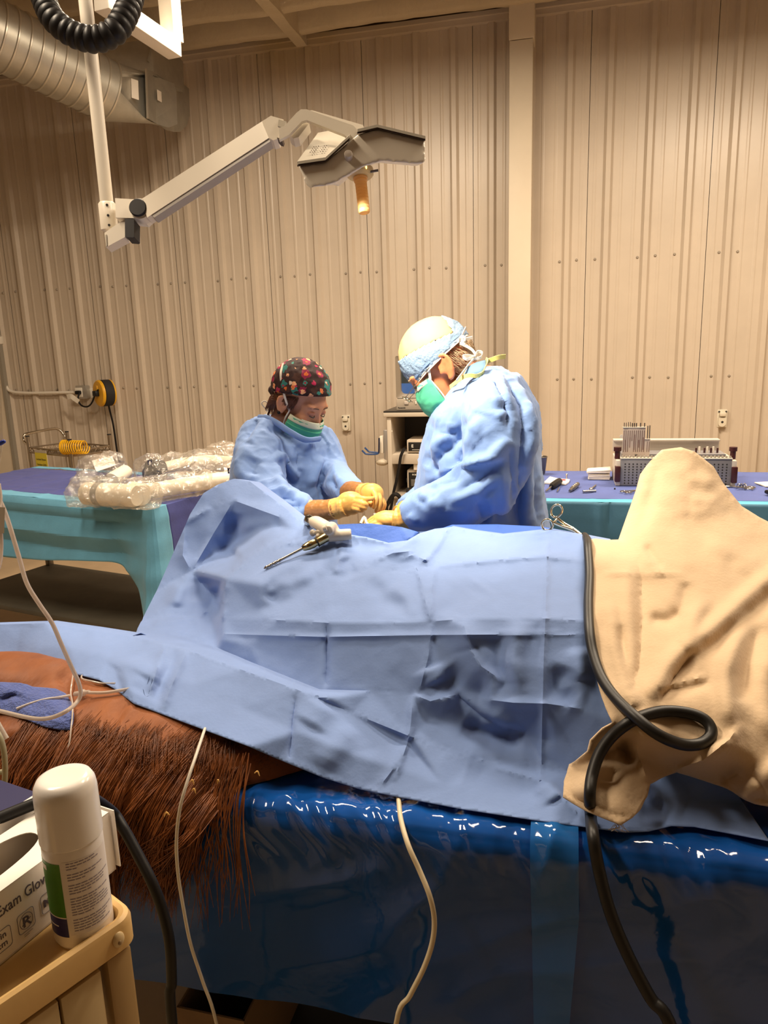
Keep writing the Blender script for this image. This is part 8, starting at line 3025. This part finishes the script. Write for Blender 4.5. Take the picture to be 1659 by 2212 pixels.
def build_woman():
    hc = PY(637, 872, 2.36)
    fwd = v3((0.84, -0.28, -0.46))
    up = v3((0.40, -0.10, 0.9))
    h = Head(hc + v3((0, 0.05, 0)), fwd, up, 0.97)
    root = thing('person', 'surgeon in blue gown and floral cap looking down at her hands, facing right', 'person', (-0.9, 2.45, 0))
    nb = PY(602, 935, 2.44)
    P = head_parts(h, nb, (0.050, 0.062))
    P += ear(h, -1, 0.95) + ear(h, 1, 0.95)
    pel = v3((-0.97, 2.46, 0.9))
    che = PY(612, 1010, 2.44)
    P.append(torso_loft([(pel[0], pel[1], 0.82, 0.12, 0.14, 0), (pel[0], pel[1], 0.96, 0.10, 0.13, 0), (che[0], che[1], che[2], 0.11, 0.15, 0), (nb[0], nb[1], nb[2] - 0.03, 0.07, 0.12, 0), (nb[0], nb[1], nb[2] + 0.02, 0.045, 0.05, 0)]))
    shN, elN, wrN = PY(570, 955, 2.28), PY(585, 1085, 2.14), PY(722, 1104, 2.03)
    shF, elF, wrF = PY(676, 955, 2.52), PY(722, 1045, 2.40), PY(772, 1072, 2.16)
    P += [gtube([shN, elN], [0.045, 0.036], 14, 4), gtube([elN, (elN + wrN) / 2, wrN], [0.034, 0.027, 0.020], 14, 4), gtube([shF, elF], [0.045, 0.036], 14, 4), gtube([elF, wrF], [0.034, 0.020], 14, 4)]
    for s in (-1, 1):
        hp = pel + v3((0.0, 0.08 * s, -0.04))
        kn = v3((pel[0] + 0.02, pel[1] + 0.085 * s, 0.47))
        an = v3((pel[0], pel[1] + 0.09 * s, 0.085))
        P += [gtube([hp, kn, an], [0.08, 0.053, 0.037], 14, 5), gell((an[0] + 0.055, an[1], 0.038), (0.12, 0.042, 0.038))]
    V, F = voxel(P, 0.0056, 3)
    body = mesh_obj('body', (V, F), M_SKIN_W, root, smooth=180)
    # gown
    prof = [(1300, 515, 720), (1180, 512, 722), (1100, 508, 722), (1050, 508, 718), (1000, 512, 716), (968, 520, 710), (950, 525, 700), (936, 530, 668), (922, 536, 636), (910, 544, 606), (901, 552, 586)]
    rows = []
    for y, xa, xb in prof:
        a, b = PY(xa, y, 2.44), PY(xb, y, 2.44)
        hb = np.interp(y, [900, 930, 960, 1000, 1300], [0.075, 0.13, 0.165, 0.175, 0.18])
        rows.append(((a[0] + b[0]) / 2, 2.44, (a[2] + b[2]) / 2, (b[0] - a[0]) / 2, hb, 0.0))
    a = rows[0]
    rows = [(a[0], a[1], 0.45, a[3] * 1.1, a[4] * 1.1, 0), (a[0], a[1], 0.7, a[3] * 1.03, a[4], 0)] + rows
    G = [torso_loft(rows, 44, 2.2)]
    G.append(gtube([PY(568, 935, 2.36), PY(562, 985, 2.28), PY(566, 1040, 2.20), PY(590, 1085, 2.14)], [0.075, 0.082, 0.078, 0.066], 22, 6))
    G.append(gtube([PY(580, 1070, 2.15), PY(610, 1090, 2.11), PY(638, 1100, 2.085), PY(655, 1104, 2.075), PY(668, 1106, 2.07)], [0.066, 0.062, 0.055, 0.050, 0.036], 22, 6))
    G.append(gtube([PY(680, 945, 2.50), PY(705, 995, 2.46), PY(722, 1035, 2.40)], [0.07, 0.066, 0.058], 20, 5))
    G.append(gtube([PY(718, 1025, 2.41), PY(735, 1046, 2.34), PY(752, 1062, 2.26), PY(757, 1065, 2.23)], [0.058, 0.054, 0.048, 0.036], 20, 5))
    V, F = voxel(G, 0.0062, 4)
    fe = [
        ('p', 0.0224, 14, [(595, 975), (612, 990), (628, 1010), (645, 1030)]), ('g', -0.0224, 11, [(600, 990), (612, 1020), (628, 1045), (640, 1052)]), ('g', 0.0168, 10, [(598, 1000), (604, 1040), (625, 1060)]),
        ('r', 0.0126, 8, [(560, 930), (590, 950), (600, 975)]), ('g', -0.0126, 10, [(575, 925), (610, 935), (640, 960)]), ('r', 0.0140, 8, [(620, 925), (650, 950), (675, 975)]), ('r', -0.0140, 8, [(640, 955), (645, 990), (640, 1010)]),
        ('g', 0.0168, 10, [(695, 985), (680, 1020), (668, 1050)]), ('r', 0.0112, 6, [(650, 985), (646, 1015)]), ('g', -0.0168, 10, [(700, 1010), (690, 1050), (700, 1080)]), ('r', 0.0112, 6, [(690, 1050), (698, 1085), (703, 1098)]),
        ('r', 0.0140, 7, [(575, 1065), (610, 1060), (640, 1070)]), ('g', -0.0140, 8, [(600, 1072), (625, 1078), (640, 1082)]), ('r', 0.0112, 6, [(600, 1092), (620, 1085), (645, 1092)]), ('g', -0.0140, 8, [(610, 1098), (640, 1092), (655, 1098)]),
        ('r', 0.0098, 6, [(690, 930), (712, 965), (716, 990)]), ('r', 0.0112, 6, [(720, 1000), (728, 1030), (750, 1050)]), ('g', -0.0126, 7, [(712, 1035), (730, 1055)]), ('r', 0.0098, 5, [(735, 1030), (730, 1055)]),
        ('g', 0.0168, 16, [(535, 960), (522, 1000), (520, 1040)]), ('g', -0.0140, 14, [(550, 990), (545, 1030)]), ('r', -0.0168, 8, [(560, 898), (540, 930), (530, 950)]), ('r', 0.0112, 7, [(575, 905), (552, 935), (540, 965)]),
    ]
    V, F = dispx((V, F), fe, 0.0045, 8, 7.0, 0.0)
    V = V + vnormals(V, F) * (0.006 * folds(V, 9, 6.0, sharp=3.0) + 0.006 * folds(V, 22, 8.0, sharp=5.0))[:, None]
    gown = mesh_obj('gown', (V, F), M_GOWN, root, smooth=180)
    # collar roll
    mesh_obj('gown_collar', gtube([PY(560, 902, 2.40), PY(578, 904, 2.36), PY(600, 915, 2.32), PY(628, 934, 2.29), PY(660, 950, 2.29), PY(690, 948, 2.36)], 0.0075, 10, 6, sq=(1.0, 1.5)), M_GOWN, gown)
    # cap
    Mf = floral()
    cc, rr_ = (-0.015, 0, 0.046), (0.094, 0.078, 0.088)
    low = lambda x, z: z > 0.071 + 0.36 * (x - 0.09)
    cap = mesh_obj('floral_cap', shell(h, cc, rr_, lambda x, y, z: low(x, z), 0.013, 120, 90, jit=0.0035, jsc=22, seed=1.5), Mf, root, smooth=180)
    solidify(cap, 0.002)
    # band edge and tied tail at the back
    pts = []
    for q in np.linspace(0, 2 * math.pi, 40, endpoint=False):
        x = cc[0] + (rr_[0] + 0.013) * math.cos(q)
        y = (rr_[1] + 0.013) * math.sin(q)
        z = 0.072 + 0.36 * (x - 0.09)
        k = math.sqrt(max(0.2, 1 - ((z - cc[2]) / (rr_[2] + 0.013)) ** 2))
        pts.append(h(cc[0] + (x - cc[0]) * k, y * k, z))
    mesh_obj('cap_edge', gtube(np.array(pts), 0.0022, 8, 1, smooth=False, closed=True), Mf, cap)
    mesh_obj('cap_back_pouch', dispx(voxel([h.T(gell((-0.085, 0, 0.012), (0.034, 0.05, 0.042))), h.T(gell((-0.108, -0.012, -0.006), (0.020, 0.026, 0.022)))], 0.004, 4), [], 0.003, 40, 2, 0.002, False), Mf, cap, smooth=180)
    # hair at nape and temple
    hs = []
    for k in range(520):
        s = -1 if k % 6 else 1
        a = random.uniform(0.0, 1.0)
        x = 0.035 - 0.125 * a
        z0 = 0.032 - 0.05 * a
        yy = 0.074 * math.sqrt(max(0.03, 1 - ((x + 0.012) / 0.098) ** 2)) * s
        p = v3((x, yy + 0.003 * s, z0 + random.uniform(-0.01, 0.01)))
        q1 = p + v3((-0.003, 0.003 * s, -0.018))
        q2 = p + v3((-0.004 - random.random() * 0.006, -0.002 * s, -0.034 - random.random() * 0.02 * (a + 0.2)))
        if -0.5 < x < 0.012 and x > -0.03 and random.random() < 0.75:
            q1 = p + v3((-0.014, 0.006 * s, -0.008))
            q2 = p + v3((-0.034, 0.007 * s, -0.014))
        hs.append(gtube([h(*p), h(*q1), h(*q2)], [0.0011, 0.0013, 0.0004], 3, 3, cap=False))
    for k in range(160):
        a = random.uniform(2.3, 4.0)
        p = v3((-0.012 + 0.086 * math.cos(a), 0.066 * math.sin(a), random.uniform(-0.05, 0.0)))
        hs.append(gtube([h(*p), h(*(p + v3((-0.006, 0, -0.02)))), h(*(p + v3((0.0, 0, -0.05 - random.random() * .02))))], [0.0011, 0.0013, 0.0004], 3, 3, cap=False))
    hr = mesh_obj('hair', join(*hs), M_HAIRW, root, smooth=180)
    hr['kind'] = 'stuff'
    # face
    Mb = mat('brow_brown', (0.09, 0.035, 0.018), rough=0.6)
    for s in (-1, 1):
        lid = mesh_obj('eyelid', gell(h(0.0775, 0.031 * s, 0.003), (0.0135, 0.0165, 0.0105), h.M, 18, 12), mat('lid_skin', (0.48, 0.20, 0.12), rough=0.45), body)
        mesh_obj('eyelashes', gtube([h(0.0855, 0.016 * s, -0.005), h(0.0925, 0.030 * s, -0.0085), h(0.084, 0.046 * s, -0.005)], [0.001, 0.0019, 0.0011], 6, 5), M_BLACKM, lid)
        mesh_obj('eyebrow', gtube([h(0.0905, 0.013 * s, 0.021), h(0.0925, 0.030 * s, 0.0265), h(0.080, 0.049 * s, 0.022)], [0.0016, 0.0026, 0.001], 8, 5), Mb, body)
    mesh_obj('earring', gell(h(-0.012, -0.083, -0.040), (0.006, 0.006, 0.006), None, 12, 8), M_BLACK, body)
    # mask with pleats
    kp = lambda x, y, z: x > 0.020 + 0.35 * max(0, -0.085 - z) and z < -0.026 + 0.05 * (x - 0.05) and z > -0.135
    mc, mr = (0.032, 0, -0.062), (0.074, 0.064, 0.074)

    def pleat(vf):
        V, F = vf
        return V, F
    V, F = shell(h, mc, mr, kp, 0.004, 100, 80, jit=0.003, jsc=12, seed=3)
    L = (V - h.c) @ h.M / h.s
    rad = L - v3(mc)
    rad /= np.linalg.norm(rad, axis=1)[:, None]
    pl = 0.0028 * (((L[:, 2] + 0.2) / 0.024) % 1.0)
    V = V + (rad * pl[:, None]) @ h.M.T
    m = mesh_obj('face_mask', (V, F), M_MASK, root, smooth=30)
    solidify(m, 0.001)
    tp = shell(h, mc, mr, lambda x, y, z: x > 0.020 and -0.046 < z < -0.025 + 0.05 * (x - 0.05), 0.0075, 100, 80, jit=0.002, jsc=12, seed=3)
    solidify(mesh_obj('mask_top_band', tp, M_MASKT, m, smooth=40), 0.001)
    for s in (-1, 1):
        mesh_obj('mask_edge', gtube([h(0.016, 0.068 * s, -0.018), h(0.012, 0.070 * s, -0.055), h(0.016, 0.064 * s, -0.095), h(0.030, 0.050 * s, -0.128)], 0.0028, 8, 6), M_TIE, m)
        mesh_obj('mask_tie', gribbon([h(0.016, 0.070 * s, -0.018), h(-0.015, 0.088 * s, 0.030), h(-0.055, 0.085 * s, 0.078), h(-0.088, 0.05 * s, 0.108)], 0.008, h.M[:, 2] + h.M[:, 0], 6, 0.0009), M_TIE, m)
        mesh_obj('mask_tie', gribbon([h(0.02, 0.062 * s, -0.12), h(-0.03, 0.064 * s, -0.115), h(-0.07, 0.06 * s, -0.09), h(-0.10, 0.02 * s, -0.08)], 0.006, h.M[:, 2], 5, 0.0009), M_TIE, m)
    mesh_obj('tie_bow', gtube([h(-0.10, -0.01, -0.075), h(-0.125, -0.02, -0.060), h(-0.13, -0.03, -0.072), h(-0.11, -0.02, -0.085), h(-0.10, 0.0, -0.11)], 0.0022, 7, 6), M_TIE, m)
    # --- brown undergloves on the forearms, tan gloves on the hands
    V, F = voxel([gtube([PY(668, 1106, 2.072), PY(690, 1104, 2.06), PY(712, 1101, 2.05), PY(730, 1098, 2.04)], [0.036, 0.0335, 0.031, 0.031], 20, 5)], 0.0035, 2)
    mesh_obj('underglove', dispx((V, F), [], 0.0015, 40, 3, 0.0008, False), M_GLOVEB, root, smooth=180)
    V, F = voxel([gtube([PY(755, 1063, 2.235), PY(768, 1062, 2.20), PY(785, 1064, 2.16)], [0.036, 0.031, 0.028], 20, 5)], 0.0035, 2)
    mesh_obj('underglove', dispx((V, F), [], 0.0015, 40, 5, 0.0008, False), M_GLOVEB, root, smooth=180)
    # near hand: fist pinching towards the right
    Yh = 2.03
    H = [gtube([PY(722, 1100, 2.045), PY(735, 1096, 2.04), PY(748, 1092, 2.035)], [0.033, 0.031, 0.033], 18, 4), gell(PY(757, 1087, 2.035), (0.042, 0.026, 0.036), rotz(0.1)),
         finger(PY(766, 1075, 2.03), PY(783, 1077, 2.015), PY(796, 1078, 2.02), PY(806, 1076, 2.04), 0.0078), finger(PY(768, 1083, 2.02), PY(784, 1088, 2.0), PY(791, 1091, 2.01), PY(788, 1090, 2.03), 0.0078),
         finger(PY(768, 1091, 2.015), PY(783, 1095, 1.998), PY(788, 1098, 2.008), PY(782, 1099, 2.025), 0.0074), finger(PY(764, 1098, 2.015), PY(777, 1101, 2.0), PY(781, 1103, 2.01), PY(774, 1103, 2.025), 0.0068),
         finger(PY(758, 1078, 2.055), PY(778, 1080, 2.06), PY(792, 1084, 2.055), PY(803, 1087, 2.05), 0.0078)] + tips(PY(806, 1076, 2.04), PY(803, 1087, 2.05))
    V, F = voxel(H, 0.0021, 2, 0.4)
    V, F = dispx((V, F), [('r', .004, 3, [(728, 1080), (731, 1112)]), ('r', .004, 3, [(734, 1080), (738, 1112)]), ('r', .003, 3, [(742, 1078), (745, 1108)])], 0.0008, 50, 1.0)
    mesh_obj('glove', (V, F), M_GLOVE, root, smooth=180)
    # far hand: fingers reaching down
    H = [gtube([PY(772, 1064, 2.19), PY(785, 1064, 2.16), PY(795, 1064, 2.13)], [0.030, 0.028, 0.030], 18, 4), gell(PY(804, 1068, 2.10), (0.036, 0.03, 0.034)),
         finger(PY(806, 1062, 2.08), PY(812, 1073, 2.06), PY(811, 1086, 2.05), PY(808, 1096, 2.05), 0.0078), finger(PY(814, 1064, 2.09), PY(821, 1077, 2.075), PY(819, 1092, 2.065), PY(813, 1104, 2.06), 0.0078),
         finger(PY(818, 1068, 2.11), PY(826, 1080, 2.10), PY(825, 1094, 2.085), PY(820, 1106, 2.075), 0.0074), finger(PY(820, 1072, 2.13), PY(829, 1086, 2.12), PY(828, 1097, 2.11), PY(823, 1106, 2.10), 0.0078),
         finger(PY(798, 1070, 2.09), PY(798, 1080, 2.07), PY(800, 1088, 2.06), PY(804, 1095, 2.055), 0.0078)] + tips(PY(808, 1096, 2.05), PY(813, 1104, 2.06))
    V, F = voxel(H, 0.0021, 2, 0.4)
    mesh_obj('glove', (V, F), M_GLOVE, root, smooth=180)
    # small piece she is handling
    s = mesh_obj('suture_pack', gbox(PY(815, 1112, 2.04), (0.022, 0.012, 0.008), rotz(0.4), 0.002), M_WHITE)
    tag(s, 'tiny white packet held between the gloved hands', 'packet')
    w = mesh_obj('retractor', gtube([PY(779, 1131, 1.90), PY(787, 1117, 1.92), PY(791, 1128, 1.91), PY(797, 1136, 1.90)], 0.0042, 8, 3), mat('ivory_steel', (0.78, 0.70, 0.50), rough=0.3, metal=.4))
    tag(w, 'pale bent retractor blade rising from the wound', 'retractor')


build_woman()

bpy.context.view_layer.update()
